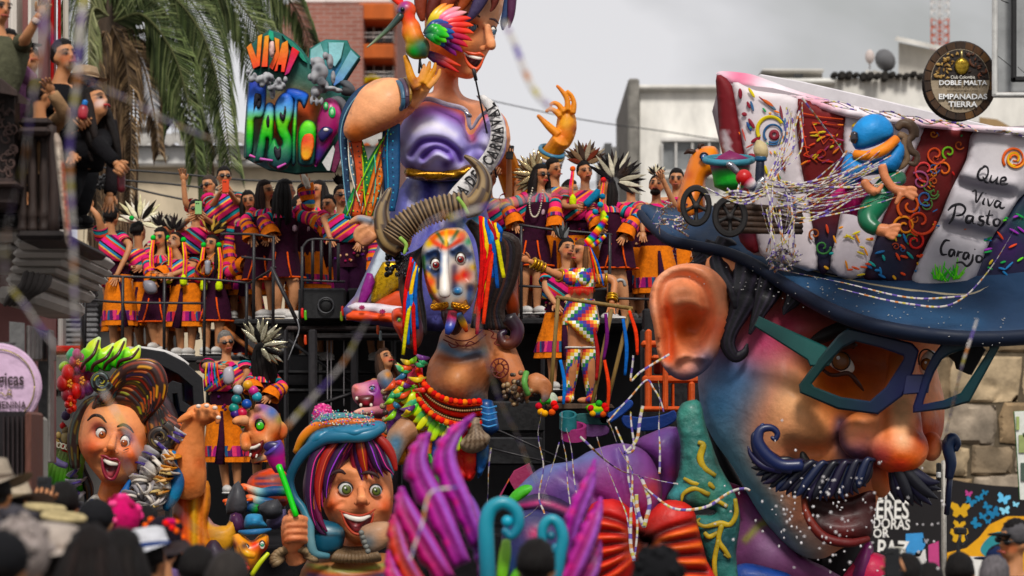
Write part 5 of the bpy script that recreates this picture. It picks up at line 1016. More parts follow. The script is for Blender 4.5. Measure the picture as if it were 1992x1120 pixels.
bd(fuse(b,.015,4,SB,[((885,735),30,'#b07a54',.9),((850,790),30,'#3c5a70',.8),((930,780),24,'#3a5468',.8),([(860,672),(900,690),(940,684)],12,'#3a5f80',.9),((905,650),30,'#a06a4a',.7),((975,690),30,'#b5744e',.7),((1010,745),16,'#8a523c',.7),((1045,744),16,'#c08a68',.7),((1060,775),10,'#5a6a80',.6),((960,650),20,'#6a4a44',.5)]),'body',MP,dv)
# tattoos: raised painted bands
def tat(P,r=1.6,Y=YD-.44):
 q=MB();tb(q,[(x,y,Y,r)for x,y in P],col='#5a1f16',seg=5,sub=5,flat=.5);bd(q,'painted_tattoo',MP,dv)
YT=YD-.42
th=np.linspace(0,6.283,20)
for r in(8,17):
 q=MB();swp(q,W(972+r*np.cos(th),716+r*1.1*np.sin(th),YD-.50+.003*(r)),1.7*YD/F,5,.5,'#5a1f16',cap=False);bd(q,'painted_tattoo',MP,dv)
for k in range(10):a=k*.628;tat([(972+9*mt.cos(a),716+10*mt.sin(a)),(972+16*mt.cos(a+.2),716+17*mt.sin(a+.2))],1.3,YD-.50)
for P in([(862,660),(890,672),(920,670),(946,650)],[(866,652),(890,662),(915,660),(938,642)],[(950,640),(960,648),(956,656),(966,660),(962,668),(972,672)],[(872,668),(880,676),(892,672),(886,664)],[(905,672),(914,664),(924,668)]):tat(P,1.4,YD-.36)
# head: mask
M_=MB()
ifl(M_,[(850,448),(875,442),(900,444),(914,462),(924,500),(930,550),(922,584),(908,606),(888,620),(868,616),(848,596),(832,566),(822,520),(820,486),(832,462)],YD-.35,.24,cell=4,sm=3,pw=.4,back=.7,bu=[((847,514),12,-.09),((896,502),12,-.08),([(826,540),(838,560),(850,580)],8,.05),((915,550),10,.05),([(832,490),(850,484),(862,500)],5,.05),([(880,486),(900,474),(914,490)],5,.05)])
tb(M_,[(866,470,YD-.6,7),(864,500,YD-.72,9),(864,535,YD-.84,10),(865,565,YD-.92,12),(865,576,YD-.92,11)],seg=12);pbl(M_,890,566,YD-.68,11,'fff',ry=9)
bd(fuse(M_,.011,3,'#c9bdb0',[([(838,462),(866,452),(900,456)],8,'#d86a24',1),([(842,470),(868,480),(900,464)],6,'#c83a1e',.9),([(850,452),(870,476),(890,450)],3.5,'#2a4a2a',.9),([(868,446),(868,476)],4,'#e0a83a',.9),([(830,500),(846,492),(862,506)],9,'#1f3f78',.95),([(832,522),(846,532),(858,524)],9,'#1f3f78',.9),([(882,490),(898,484),(912,498)],9,'#1f3f78',.9),((846,512),9,'#10141e',.8),((896,504),9,'#10141e',.8),([(884,520),(884,560)],7,'#3a2a3a',.9),((905,535),13,'#c0341c',1),((918,560),9,'#d8742a',.9),((890,566),9,'#2a6aa0',1),([(826,530),(836,566),(850,590)],6,'#c83a1e',.95),([(834,534),(846,566)],5,'#d8a02a',.9),([(824,500),(824,530)],4,'#3a7a3a',.9),((838,548),10,'#d8501e',.9),([(916,560),(912,596)],7,'#2a5aa0',.9),([(836,576),(852,600)],6,'#2a7a4a',.9),((890,540),8,'#d83a1e',.8),((870,606),12,'#3a7a4a',.8),((900,596),12,'#d0641e',.8),([(852,482),(852,560)],3,'#2a2a3a',.7),([(865,500),(865,572)],7,'#dcd6d0',1),((866,578),7,'#c9beb8',.9),((920,520),6,'#e0b03a',.8),((858,596),6,'#e0a02a',.9),((910,470),7,'#3a8a5a',.9),((834,474),7,'#e8b83a',.9)]),'mask',MG_,dv)
eye(dv,847,514,YD-.56,9,12,'#7a1f1a',ix=1,iy=1,ir=.7,dep=.7);eye(dv,896,503,YD-.55,9,12,'#7a1f1a',ix=0,iy=1,ir=.7,dep=.7)
q=MB()
for s_ in(-1,1):
 for k in range(5):tb(q,[(875+s_*4,590+k,YD-.72,4),(875+s_*14,594+k*1.6-2,YD-.72,4.5),(875+s_*(24+k*2),592+k*2,YD-.68,4),(875+s_*(32+k),584+k*3,YD-.62,2)],col='#a06a1c',seg=7)
 for k in range(4):tb(q,[(p[0],p[1],YD-.76,p[2])for p in spi(875+s_*(10+k*8),592+k*1.5,4.5,1,1.2*s_,0,12,1.5,1)],col='#c08a2a',seg=5,sub=2)
bd(q,'gold_moustache',M_GOLD,dv)
q=MB();ifl(q,[(858,604),(890,602),(902,612),(898,640),(884,652),(868,640)],YD-.5,.06,cell=4,sm=3,col='#2a0c12');bd(q,'mouth',MG_,dv)
q=MB();tb(q,[(880,606,YD-.6,9),(878,622,YD-.68,10),(874,638,YD-.72,9),(870,650,YD-.7,5)],col=['#6a1a24','#a0304a','#3a4a9a','#243a80'],seg=10,flat=.4);bd(q,'tongue',MG_,dv)
q=MB();tb(q,[(892,610,YD-.58,6),(902,630,YD-.58,7),(908,645,YD-.55,3)],col=['#2a5a9a','#d0a030','#c83a2a'],seg=8,flat=.5);bd(q,'beard_ribbon',MP,dv)
# horned headdress
P=crom([(766,466,26),(786,440,26),(820,418,25),(860,404,24),(905,396,22)],22);q=MB()
rib=1+.10*np.sin(np.arange(len(P))*1.45)
swp(q,W(P[:,0],P[:,1],YD-.45+0*P[:,0]),P[:,2]*rib*YD/F,18,1,'#4a3a2c',cf=lambda t,a:np.where((np.sin(np.arange(len(P))*1.45)[:,None]*np.ones((1,18))>-.2)[...,None],hx_('#7d6a54'),hx_('#231a16')));bd(q,'ribbed_band',MP,dv)
def horn(P,n):
 m=MB();PP=crom(P,8);col=lambda t,a:np.where((np.sin(a*5+t*4)>.1)[...,None],hx_('#8a7454'),hx_('#3c2c22'))*(1-t[...,None]*.1)+t[...,None]*0
 swp(m,W(PP[:,0],PP[:,1],YD-.4+.0*PP[:,0]),PP[:,2]*YD/F,20,1,'fff',cf=col,shape=lambda a:1+.09*np.sin(a*5));bd(m,n,MG_,dv)
horn([(778,478,23),(758,468,22),(746,446,19),(742,416,15),(748,390,10),(756,372,6),(760,366,3)],'horn')
horn([(902,404,20),(924,396,21),(938,374,18),(942,350,14),(934,328,10),(918,312,7),(904,303,3.5)],'horn')
for P in([(890,384,4),(902,400,4),(910,416,4)],[(778,462,4),(790,476,4),(786,494,3)]):
 q=MB();tb(q,[(x,y,YD-.86,r)for x,y,r in P],col='#8aa85a',seg=7);bd(q,'horn_cuff',MP,dv)
    # dark carved hair, coils and ribbons
rr=random.Random(5);L=[]
for k in range(12):x=926+k*6;L.append([(912+k*2,430+k*2,8,.1),(x+10,470,10,.1),(x+16-k,540,10,.15),(x+4-k*2,600,9,.2),(x-6,640,6,.2)])
for k in range(7):x=820-k*5;L.append([(836-k*2,470+k*3,7,.1),(x-4,510,8,.1),(x-6,560,8,.1),(x+2,610,7,.1),(x+6+k,650,5,.1)])
lk_(dv,L,YD-.35,['#15100f','#241814','#100c0e','#3a2018','#1a1620'],MP,sub=5)
for P in([(990,618,16),(1006,640,14),(1000,664,12),(982,668,10),(974,652,8),(984,644,5)],[(800,600,12),(812,640,12),(806,668,11),(790,664,8),(790,650,5)]):
 q=MB();tb(q,[(x,y,YD-.3,r)for x,y,r in P],col=['#1a1418','#3a2030','#5a3020','#241a30'],seg=12,sub=6);bd(q,'hair_coil',MG_,dv)
for k in range(6):
 q=MB();x=1000+k*3;tb(q,[(958,470+k*10,YD-.1,12),(980+k*2,500+k*14,YD-.1,14),(996,540+k*14,YD,13),(985,590+k*6,YD,10)],col=['#141012','#4a2818','#8a3c14','#141012'],seg=10,sub=5);bd(q,'hair_coil',MG_,dv)
RB=['#b01f2e','#c82a20','#d8b02a','#2a5aa8','#1f4a8a','#8a1a2a','#c8c02a','#3a7ab8','#d04a2a']
for k in range(13):
 x0,y0=934+k*2.6,420+k*1.2;e=[(928,650),(936,600),(944,570),(958,540),(968,560),(976,520),(980,540),(950,520),(940,630),(932,560),(924,610),(962,500),(972,470)][k]
 q=MB();tb(q,[(x0,y0,YD-.75,3),((x0*2+e[0])/3+6,(y0*2+e[1])/3,YD-.82,4.5),((x0+2*e[0])/3+3,(y0+2*e[1])/3,YD-.8,4.5),(*e,YD-.78,4)],col=RB[k%9],seg=6,flat=.15,sub=5);bd(q,'ribbon',MC,dv)
for k in range(8):
 x0,y0=800+k*2,500+k*3;e=[(786,640),(794,670),(790,600),(802,650),(808,690),(798,610),(812,640),(784,690)][k]
 q=MB();tb(q,[(x0,y0,YD-.65,2.5),((x0+e[0])/2-4,(y0+e[1])/2,YD-.7,4),(*e,YD-.66,3.5)],col=RB[(k*2+1)%9],seg=6,flat=.15,sub=5);bd(q,'ribbon',MC,dv)
q=MB();rr=random.Random(9)
for k in range(60):pbl(q,rr.uniform(752,792),rr.uniform(484,540)-(rr.random()*6),YD-.3+rr.uniform(-.08,.08),rr.uniform(3,6),'#100c0c',seg=7,rings=5)
bd(q,'dark_curls',MG_,dv,kind='stuff')
q=MB()
for k in range(64):
 a=rr.uniform(0,6.28);r=rr.uniform(.3,1);x,y=1010+30*r*mt.cos(a),758+34*r*mt.sin(a);pbl(q,x,y,YD-.52-.12*(1-r)+rr.uniform(-.03,.03),rr.uniform(4,6.5),hx_(rr.choice(['#4a3c30','#2a221e','#6a5844','#8a7458'])),seg=8,rings=6)
bd(q,'seed_bracelet',MG_,dv,kind='stuff')
q=MB();tb(q,[(1024,724,YD-.62,6),(1020,745,YD-.68,6),(1028,768,YD-.64,5)],col='#5a8a4a',seg=8);bd(q,'green_cuff',MP,dv)
# pompom belt
for j,(off,col,r)in enumerate([(0,'#c84a1e',6),(12,'#3a2c20',3),(20,'#c43c1a',5),(30,'#2e241c',3),(38,'#c8541e',6)]):
 P=crom([(812-j*2,722+off*.9),(826,752+off),(856,776+off),(895,786+off*1.05),(936,784+off*1.0)],9)
 q=MB();tb(q,[(x,y,YD-.36-.12*mt.sin(mt.pi*(i/len(P))),r)for i,(x,y)in enumerate(P)],col=col,seg=8,sub=1);bl=bd(q,'belt_cord',MC,dv)
 if j in(0,4):
  for i,(x,y)in enumerate(P[1:-1:2]):
   m=MB();pbl(m,x,y+(2 if j else-4),YD-.46-.12*mt.sin(mt.pi*(i*2/len(P))),6.5,['#d0501e','#c0301a','#d87a1e','#a8281e'][i%4],seg=10,rings=7);bd(m,'pompom',MC,bl)
 if j in(1,3):
  m=MB();[pbl(m,x,y,YD-.44-.12*mt.sin(mt.pi*(i/len(P))),2.4,'#8a7050',seg=6,rings=5)for i,(x,y)in enumerate(P)];bd(m,'bead_row',MG_,bl,kind='stuff')
        # feathers, sash ends and drapery under the belt
FE=['#4aa82a','#8ad03a','#1f7a4a','#c8d03a','#2a8a6a']
for k in range(16):
 a=2.9-k*.10;x0,y0=812+k*5,752+k*5;l=46+10*mt.sin(k*2.1);q=MB()
 tb(q,[(x0,y0,YD-.42,3),(x0+mt.cos(a)*l*.5,y0+mt.sin(a)*l*.5,YD-.5,8),(x0+mt.cos(a)*l*.85-4,y0+mt.sin(a)*l*.85+6,YD-.5,6),(x0+mt.cos(a)*l-8,y0+mt.sin(a)*l+4,YD-.48,1)],col=[FE[k%5],FE[(k+1)%5],'#e0d84a'],seg=8,flat=.35);bd(q,'belt_feather',MG_,dv)
DR=[([(772,790),(800,796),(830,850),(812,880),(776,905),(768,850)],'#d08a1c'),([(790,850),(846,830),(850,880),(820,905),(792,905)],'#d87a1e'),([(756,800),(790,800),(780,850),(764,880),(754,850)],'#4a1a5a'),([(846,830),(880,836),(872,900),(850,930),(838,890)],'#28408a'),([(872,840),(910,830),(920,880),(912,930),(890,934),(876,900)],'#c0281a'),([(890,850),(930,860),(926,920),(908,936),(896,900)],'#c83a1c'),([(922,860),(946,850),(950,890),(930,930)],'#1c4a80'),([(830,880),(850,890),(870,930),(850,950)],'#3a9a3a'),([(800,826),(830,822),(842,850),(806,856)],'#b8b0b0'),([(770,750),(800,740),(812,770),(790,796),(764,790)],'#c8542a'),([(800,700),(822,716),(816,750),(792,750)],'#c03a5a')]
for k,(P,c)in enumerate(DR):
 cx,cy=np.mean(A(P),0);q=MB();ifl(q,P,YD-.28-.03*(k%4),.11,cell=5,sm=3,pw=.4,col=c,bu=[([(cx-8+d*8,cy-30),(cx-10+d*9,cy+30)],3.5,-.04)for d in range(3)],st_=[((P[0][0],P[0][1]),14,hx_(c)*.5,.7),((cx+5,cy),8,hx_(c)*.5+.5*hx_('#e8d080'),.5)]);bd(q,'skirt_cloth',MP,dv)
for k in range(26):
 rr2=random.Random(k+40);x,y=rr2.uniform(764,838),rr2.uniform(690,800);a=rr2.uniform(1.8,3.6);l=rr2.uniform(20,40);c=rr2.choice(['#d0582a','#8ac02a','#a02a7a','#d0b02a','#2a5a7a','#5a2a6a','#c83a2a','#3a8a5a']);q=MB()
 tb(q,[(x,y,YD-.5,2),(x+mt.cos(a)*l*.5,y+mt.sin(a)*l*.5,YD-.56,6),(x+mt.cos(a+.3)*l,y+mt.sin(a+.3)*l,YD-.5,1)],col=[hx_(c)*.6,c,hx_(c)*.5+.4],seg=7,flat=.4);bd(q,'belt_feather',MG_,dv)
q=MB();P=[(912,818),(930,812),(940,836),(954,850),(944,872),(920,882),(900,876),(894,860),(910,842)];ifl(q,P,YD-.5,.14,cell=4,sm=3,col='#8a7a68',bu=[([(915+k*4,820),(900+k*10,876)],2.5,-.03)for k in range(5)],st_=[([(915+k*5,825),(902+k*11,872)],2,'#3a2a20',.8)for k in range(5)]+[([(905,860),(945,856)],3,'#4a3828',.7)]);bd(q,'carved_bag',MP,dv)
q=MB();tb(q,[(944,782,YD-.3,14),(950,810,YD-.3,17),(956,838,YD-.3,16)],col=['#1c4070','#2a5a90','#16305a'],seg=16);[tb(q,[(936+k*.5,790+k*12,YD-.5,2),(950,794+k*12,YD-.56,2),(966,790+k*12,YD-.5,2)],col='#4a80b0',seg=6)for k in range(4)];bd(q,'blue_drum',MG_,dv)
# bent blue leg and outstretched left hand
a=MB();tb(a,[(798,830,YD-.4,26),(776,850,YD-.45,24),(762,890,YD-.5,17),(752,925,YD-.52,13),(744,940,YD-.6,13),(730,955,YD-.75,8)],seg=12);[pbl(a,728+k*6,958-k*1.5,YD-.78,5,SB)for k in range(5)]
bd(fuse(a,.014,3,'#9a7258',[([(770,860),(756,930)],16,'#34607e',.9),((736,955),12,'#3a5068',.9),((765,880),8,'#c08a60',.5)]),'leg',MP,dv)
for k in range(12):
 q=MB();pbl(q,748+8*mt.cos(k*.55)*1.3,938+7*mt.sin(k*.55),YD-.75,3.5,'#1f3444',seg=8,rings=6);bd(q,'anklet_bead',MG_,dv)
a=MB();tb(a,[(790,470,YD-.1,20),(762,460,YD-.2,20),(735,448,YD-.3,19),(716,440,YD-.36,18)],seg=12)
for P in([(722,430,9),(700,425,8),(686,430,6),(680,436,4)],[(716,440,8),(698,446,7),(692,458,6),(694,470,4)],[(720,448,8),(708,456,7),(704,468,6),(706,476,4)],[(726,452,8),(718,462,7),(716,472,5)],[(730,456,9),(716,470,8),(706,474,6),(700,468,4)]):tb(a,[(x,y,YD-.42,r)for x,y,r in P],seg=8)
bd(fuse(a,.013,3,'#c08a68',[([(700,424),(740,434)],8,'#5a7a98',.7),((715,470),12,'#6a4034',.6),((760,462),20,'#a06a50',.6)]),'arm',MP,dv)
# little orange mask and rearing pink beast at the figure's left
m_=emp('small_orange_mask',W(780,668,YD-.1),'small orange devil mask with green eye beside the horned figure','mask')
q=MB();ifl(q,[(762,606),(776,598),(796,602),(806,620),(800,650),(786,668),(774,650),(764,630)],YD-.1,.12,cell=4,sm=3,col='#c8501e',st_=[((776,622),8,'#2a1412',.8),([(770,640),(786,660)],5,'#7a1f14',.8)],bu=[((776,622),7,-.05),((790,635),7,.06)]);bd(q,'face',MG_,m_)
eye(m_,777,622,YD-.17,5,5,'#5a9a3a',ir=.7)
pb=emp('pink_beast',W(715,810,YD+.3),'pink and purple beast head with open red mouth left of the horned figure','carnival head')
q=MB();ifl(q,[(684,760),(688,748),(706,744),(730,738),(748,744),(752,780),(748,812),(726,812),(716,796),(700,790),(688,778)],YD+.3,.2,cell=4,sm=3,col='#b0627a',st_=[((690,755),10,'#d8806a',.8),((730,760),18,'#6a2a7a',.9),((708,756),12,'#d0a0a0',.7),((740,800),14,'#7a2a6a',.8)],bu=[((692,752),5,.05),((726,755),6,-.04)]);bd(q,'head',MG_,pb)
q=MB();ifl(q,[(692,772),(712,768),(728,770),(722,790),(706,792),(696,784)],YD+.10,.05,cell=3,sm=3,col='#4a0f14',st_=[((712,784),6,'#a03040',.8)]);bd(q,'mouth',MG_,pb)
for x,y in((694,775),(702,788),(722,788)):
 q=MB();pbl(q,x,y,YD+.05,3,'#d0c8bc',ry=4);bd(q,'tooth',MG_,pb)
eye(pb,724,755,YD+.10,5,4,'#4a6a9a',ir=.7)
q=MB();tb(q,[(736,800,YD+.1,12),(724,800,YD,9),(704,800,YD-.1,7),(690,802,YD-.15,3)],col=['#a05a70','#c08a8a','#d0a090'],seg=9);bd(q,'paw',MP,pb)
for k,(x,y)in enumerate([(746,762),(750,774),(744,790),(750,802),(748,816),(756,826),(752,840),(760,850),(754,862)]):
 q=MB();pbl(q,x,y,YD-.2,6,'#3a2e28' if k%2 else '#8a7860',seg=9,rings=7);bd(q,'nut_garland',MG_,pb)
q=MB();ifl(q,[(734,730),(752,718),(764,730),(766,760),(750,770),(738,752)],YD+.2,.15,cell=5,col='#8a7c74',st_=[((750,745),12,'#3a5a80',.8),((756,728),7,'#d08030',.8)]);bd(q,'haunch',MP,pb)
# ------------------------------------------------------------------ VIVA PASTO sign
YS=31.6
sg=emp('lettered_sign',W(575,330,YS),'cut-out painted sign reading Viva Pasto with grey cherubs, above the dancers','sign')
k=lambda c,m:hx_(c)*m
q=MB();slab(q,[(484,92),(500,74),(518,62),(524,56),(534,60),(552,66),(572,80),(588,96),(600,112),(602,94),(622,82),(634,76),(676,78),(682,92),(702,110),(670,160),(690,175),(684,200),(664,240),(662,300),(650,334),(610,334),(575,338),(520,330),(492,316),(474,306),(476,250),(482,160),(496,130)],YS+.1,.22,2,'#245a52',cell=6,side='#17302f',st_=[((660,140),26,'#3a6ab0',.8),((640,100),30,'#6aa8a8',.8),((510,320),24,'#3a4a5a',.8),((560,230),60,'#a84a24',.9),((600,215),24,'#d05a20',.9),((595,280),24,'#e0a040',.8),((540,240),30,'#c84a20',.8)]);bd(q,'back_board',MP,sg,40)
for P,c in[([(604,96),(624,84),(632,104),(628,122),(610,130),(602,124)],'#86b4b4'),([(638,82),(670,82),(664,112),(652,130),(640,122)],'#8ab8bc'),([(682,96),(698,112),(668,156),(650,168),(646,160)],'#7aa8b4'),([(524,58),(532,62),(534,78),(528,80),(520,70)],'#3a9a7a'),([(548,68),(570,82),(590,106),(598,122),(588,118),(566,92)],'#2f7a66')]:
 q=MB();slab(q,P,YS+.05,.06,1.5,c,side='#1f6a56',st_=[((650,165),24,'#4a6ac0',.7),((612,130),12,'#4a7a9a',.6)]);bd(q,'colour_panel',MP,sg,40)
def vg(p):
 f=np.clip((p[:,1]-66)/75,0,1)[:,None];return hx_('#e0a01e')*(1-f)+hx_('#d8421c')*f
for P in[[(479,92),(489,83),(498,112),(501,70),(511,66),(506,128),(492,134)],[(514,70),(524,68),(521,130),(508,130)],[(523,130),(536,100),(533,72),(544,76),(544,108),(531,136)],[(533,138),(548,84),(560,78),(562,100),(554,140),(546,140),(547,126),(542,126),(540,138)]]:
 q=MB();slab(q,P,YS-.08,.14,1.5,vg,side='#1a1412');bd(q,'letter',MP,sg,40)
q=MB();slab(q,[(568,90),(583,100),(563,142),(553,146)],YS-.08,.14,1.5,'#d83a24',side='#1a1412',st_=[((556,142),20,'#a0186a',1)]);bd(q,'letter',MP,sg,40)
q=MB();ifl(q,[(524,84),(532,80),(534,96),(530,112),(524,104)],YS-.18,.04,cell=3,col='#c8a8a0');bd(q,'paint_tube',MP,sg)
def pg(v):
 y=v[:,1];return cal(['#16287a','#2a5ab8','#6aa8d8','#7ad03a','#3aa83a','#1f6a4a','#1a3a3e'],np.clip((y-158)/160,0,1))
def letter(poly,holes=(),dy=.0):
 P=[(460+x/3.61,40+y/3.61)for x,y in poly];q=MB();ifl(q,P,YS-.10+dy,.09,cell=3.2,sm=3,pw=.3,col=pg,st_=[(P+P[:1],2.2,'#10142a',.95)]);
 v,f,c,u=q.arr();l=bd(q,'letter',MP,sg)
 for h in holes:
  q=MB();ifl(q,[(460+x/3.61,40+y/3.61)for x,y in h],YS-.2+dy,.012,cell=3,sm=3,col='#14121c' if len(h)!=6 else '#d8641e',st_=[]if len(h)!=6 else[((595,300),16,'#e0a83a',.9),((592,270),9,'#c8401c',.7)]);bd(q,'letter_hole',MP,l)
letter([(60,955),(62,760),(80,455),(105,422),(150,415),(198,428),(212,470),(206,600),(192,665),(160,690),(130,695),(126,780),(118,900),(106,950),(78,972)],[[(126,520),(160,512),(176,530),(172,600),(150,618),(140,590),(155,560),(126,620),(120,640)]])
letter([(118,985),(150,1000),(188,985),(206,900),(214,830),(220,860),(216,985),(250,960),(264,760),(270,620),(258,583),(228,573),(203,600),(180,700),(145,860)],[[(208,700),(222,660),(232,690),(230,740),(215,745)]],-.03)
letter([(262,640),(280,560),(325,508),(370,505),(400,540),(406,610),(385,700),(366,760),(392,830),(395,930),(375,1010),(325,1052),(265,1042),(215,1000),(212,920),(240,850),(272,822),(300,880),(320,850),(285,780)],[[(338,600),(350,620),(340,690),(322,705),(302,670),(310,640),(328,660)],[(262,900),(275,880),(290,900),(312,880),(312,950),(290,975),(268,940)]],-.05)
letter([(340,500),(365,474),(430,478),(505,514),(498,570),(474,620),(450,575),(434,580),(428,700),(422,860),(418,1000),(384,1005),(386,800),(398,600),(396,552),(350,535)],(),-.02)
letter([(428,960),(428,820),(445,740),(490,695),(545,712),(566,770),(558,900),(552,985),(525,1022),(462,1024),(434,1005)],[[(458,970),(454,860),(480,800),(535,800),(545,880),(515,975)]],-.06)
q=MB();tb(q,[(486,302,YS-.24,3),(496,306,YS-.26,2)],col='#c060a0',seg=6);tb(q,[(506,309,YS-.24,3),(530,312,YS-.24,2)],col='#b060a0',seg=6);tb(q,[(540,326,YS-.24,3),(556,318,YS-.24,2)],col='#b85aa0',seg=6);bd(q,'pink_highlight',MP,sg)
fc=MB();ifl(fc,[(630,196),(642,190),(656,198),(664,220),(662,250),(650,268),(640,290),(622,316),(612,322),(614,280),(616,240),(622,214)],YS-.18,.12,cell=4,sm=3,col='#8a1f5a',st_=[([(640,195),(660,215)],9,'#b84a80',.8),((620,300),18,'#2a2a6a',.9),((624,262),10,'#5a1a5a',.8)]);f_=bd(fc,'laughing_pen',MG_,sg)
for x,y,r in((634,206,5),(646,218,7)):
 q=MB();pbl(q,x,y,YS-.30,r,'#2fa05a',ry=r*1.6,rd=3);bd(q,'eye',MG_,f_);q=MB();pbl(q,x,y,YS-.31,r*.55,'#9ad0a0',ry=r*.9,rd=3);bd(q,'iris',MG_,f_)
q=MB();ifl(q,[(618,262),(630,246),(648,252),(638,268),(626,276)],YS-.3,.03,cell=3,col='#1a1a4a');bd(q,'mouth',MG_,f_);q=MB();pbl(q,634,252,YS-.33,5,'#dcd8d4',ry=3.5,rd=2);bd(q,'tooth',MG_,f_)
q=MB();slab(q,[(626,316),(648,282),(652,290),(642,332),(636,332)],YS-.22,.1,1,'#b9b9b6',side='#1f6a5a');bd(q,'paper_corner',MP,sg,40)
q=MB();slab(q,[(650,285),(664,262),(662,310),(652,336),(644,332)],YS-.20,.14,1.5,'#5a1a3a',side='#3a1028');bd(q,'red_beam',MP,sg,40)
def greys(nm,balls,Y):
 m=MB();[pbl(m,x,y,Y+(dz if dz else 0),r,'#8a8a8c',ry=ry)for x,y,r,ry,dz in balls];o=fuse(m,.012,2,'#85868a',[((x-2,y-3),r*.6,'#b9babb',.5)for x,y,r,ry,dz in balls]+[((x+2,y+r*.9),r*.5,'#2e2e32',.8)for x,y,r,ry,dz in balls]);bd(o,nm,MT,sg)  # shading painted in: each lump lighter at upper left, darker below
gr=random.Random(4)
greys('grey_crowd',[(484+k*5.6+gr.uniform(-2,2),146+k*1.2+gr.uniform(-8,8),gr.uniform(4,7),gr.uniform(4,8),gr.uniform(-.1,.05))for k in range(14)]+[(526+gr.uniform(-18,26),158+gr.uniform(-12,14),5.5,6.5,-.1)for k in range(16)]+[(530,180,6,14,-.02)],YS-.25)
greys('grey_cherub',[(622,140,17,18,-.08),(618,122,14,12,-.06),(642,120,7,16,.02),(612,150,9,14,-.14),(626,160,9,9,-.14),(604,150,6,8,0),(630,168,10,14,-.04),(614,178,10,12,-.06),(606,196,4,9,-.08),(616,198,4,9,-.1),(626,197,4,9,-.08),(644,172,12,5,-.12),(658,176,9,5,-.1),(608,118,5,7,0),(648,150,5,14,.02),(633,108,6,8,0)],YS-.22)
q=MB();tb(q,[(666,176,YS-.1,8),(676,178,YS-.1,9),(684,180,YS-.1,7)],col='#2c2c2e',seg=8);tb(q,[(640,196,YS-.1,5),(660,196,YS-.1,9),(672,220,YS-.1,8),(668,240,YS-.1,4)],col='#5a5a5e',seg=8);bd(q,'stone_arm',MT,sg)
q=MB();ifl(q,[(660,160),(676,156),(690,170),(690,186),(676,178)],YS-.05,.08,cell=4,col='#4a4c50');bd(q,'stone_wing',MT,sg)
# ------------------------------------------------------------------ laughing woman, lower left
YW=26.0
lw=emp('laughing_woman',W(250,1020,YW),'giant laughing woman figure with dark curled hair, flowers and a raised hand, lower left','carnival figure')
SW='#d48e68'
b=MB()
ifl(b,[(170,790),(195,774),(240,776),(278,800),(290,850),(284,900),(262,928),(236,942),(206,942),(184,920),(164,892),(152,862),(156,825)],YW-.2,.32,cell=5,sm=4,pw=.45,back=.9,bu=[((196,841),14,-.08),((243,858),14,-.08),((176,872),20,.07),((256,885),20,.06),((217,905),17,-.08),((204,935),12,.06),([(190,905),(186,890),(196,880)],5,-.03)])
tb(b,[(222,848,YW-.52,6),(218,862,YW-.6,8),(215,872,YW-.66,10)],seg=10);pbl(b,206,876,YW-.58,6,SW);pbl(b,226,879,YW-.58,6,SW)
tb(b,[(225,930,YW-.05,26),(215,965,YW-.05,26),(210,1000,YW,34)],seg=14)
bd(fuse(b,.013,4,SW,[((176,872),20,'#c8543a',.7),((258,885),22,'#c85a3c',.7),((190,832),14,'#7a2a34',.7),((246,846),13,'#8a2a2a',.7),((215,880),12,'#b0522e',.7),((220,800),30,'#d89a6c',.7),((208,935),14,'#c05a34',.6),((218,965),24,'#b0562e',.6),((280,860),16,'#a8583a',.6),([(165,895),(190,930),(235,942)],9,'#a84e30',.6)]),'face',MP,lw)
eye(lw,196,842,YW-.46,10,11,'#8a4a1c',ix=3,iy=3,ir=.68,tilt=.35);eye(lw,243,858,YW-.48,9,12,'#8a4a1c',ix=-1,iy=3,ir=.7,tilt=.3)
for P in([(170,818,1.5),(182,808,3),(196,810,3),(207,822,1.4)],[(228,830,2),(240,826,3.2),(252,832,2.6),(260,842,1)],[(240,876,.8),(250,872,1)]):
 q=MB();tb(q,[(x,y,YW-.54,r)for x,y,r in P],col='#241512',seg=6,flat=.5);bd(q,'eyebrow',MT,lw)
q=MB();ifl(q,[(199,890),(214,896),(231,900),(230,912),(220,930),(208,928),(200,912)],YW-.53,.05,cell=3,sm=3,col='#4a1218',st_=[((213,924),8,'#b05a60',.9)],bu=[((213,910),9,-.04)]);mo=bd(q,'mouth',MG_,lw)
q=MB();tb(q,[(202,894,YW-.58,3),(214,901,YW-.61,4.4),(229,903,YW-.58,3)],col='#d6d0c4',seg=8,flat=.5);bd(q,'teeth',MG_,mo)
for P in([(196,886,1.5),(206,888,3),(215,893,3),(226,893,3),(233,898,1.5)],[(198,890,2),(201,914,3.2),(209,929,3.6),(221,931,3.4),(230,914,2.8),(233,898,1.8)]):
 q=MB();tb(q,[(x,y,YW-.60,r)for x,y,r in P],col='#7a2432',seg=8);bd(q,'lip',MG_,lw)
def hairm(P,r,Y,cols,nm='hair_lock'):
 m=MB();PP=crom(P,7);n=len(PP)
 def cf(t,a):
  st=np.sin(a*6+t*3);c0=np.where((st>.82)[...,None],hx_(cols[1]),hx_(cols[0]));c0=np.where((np.sin(a*6+2.2+t*5)>.94)[...,None],hx_(cols[2]),c0);return c0
 swp(m,W(PP[:,0],PP[:,1],Y),(PP[:,2]if PP.shape[1]>2 else r)*Y/F,24,.8,'fff',cf=cf,shape=lambda a:1+.06*np.sin(a*6));bd(m,nm,MG_,lw)
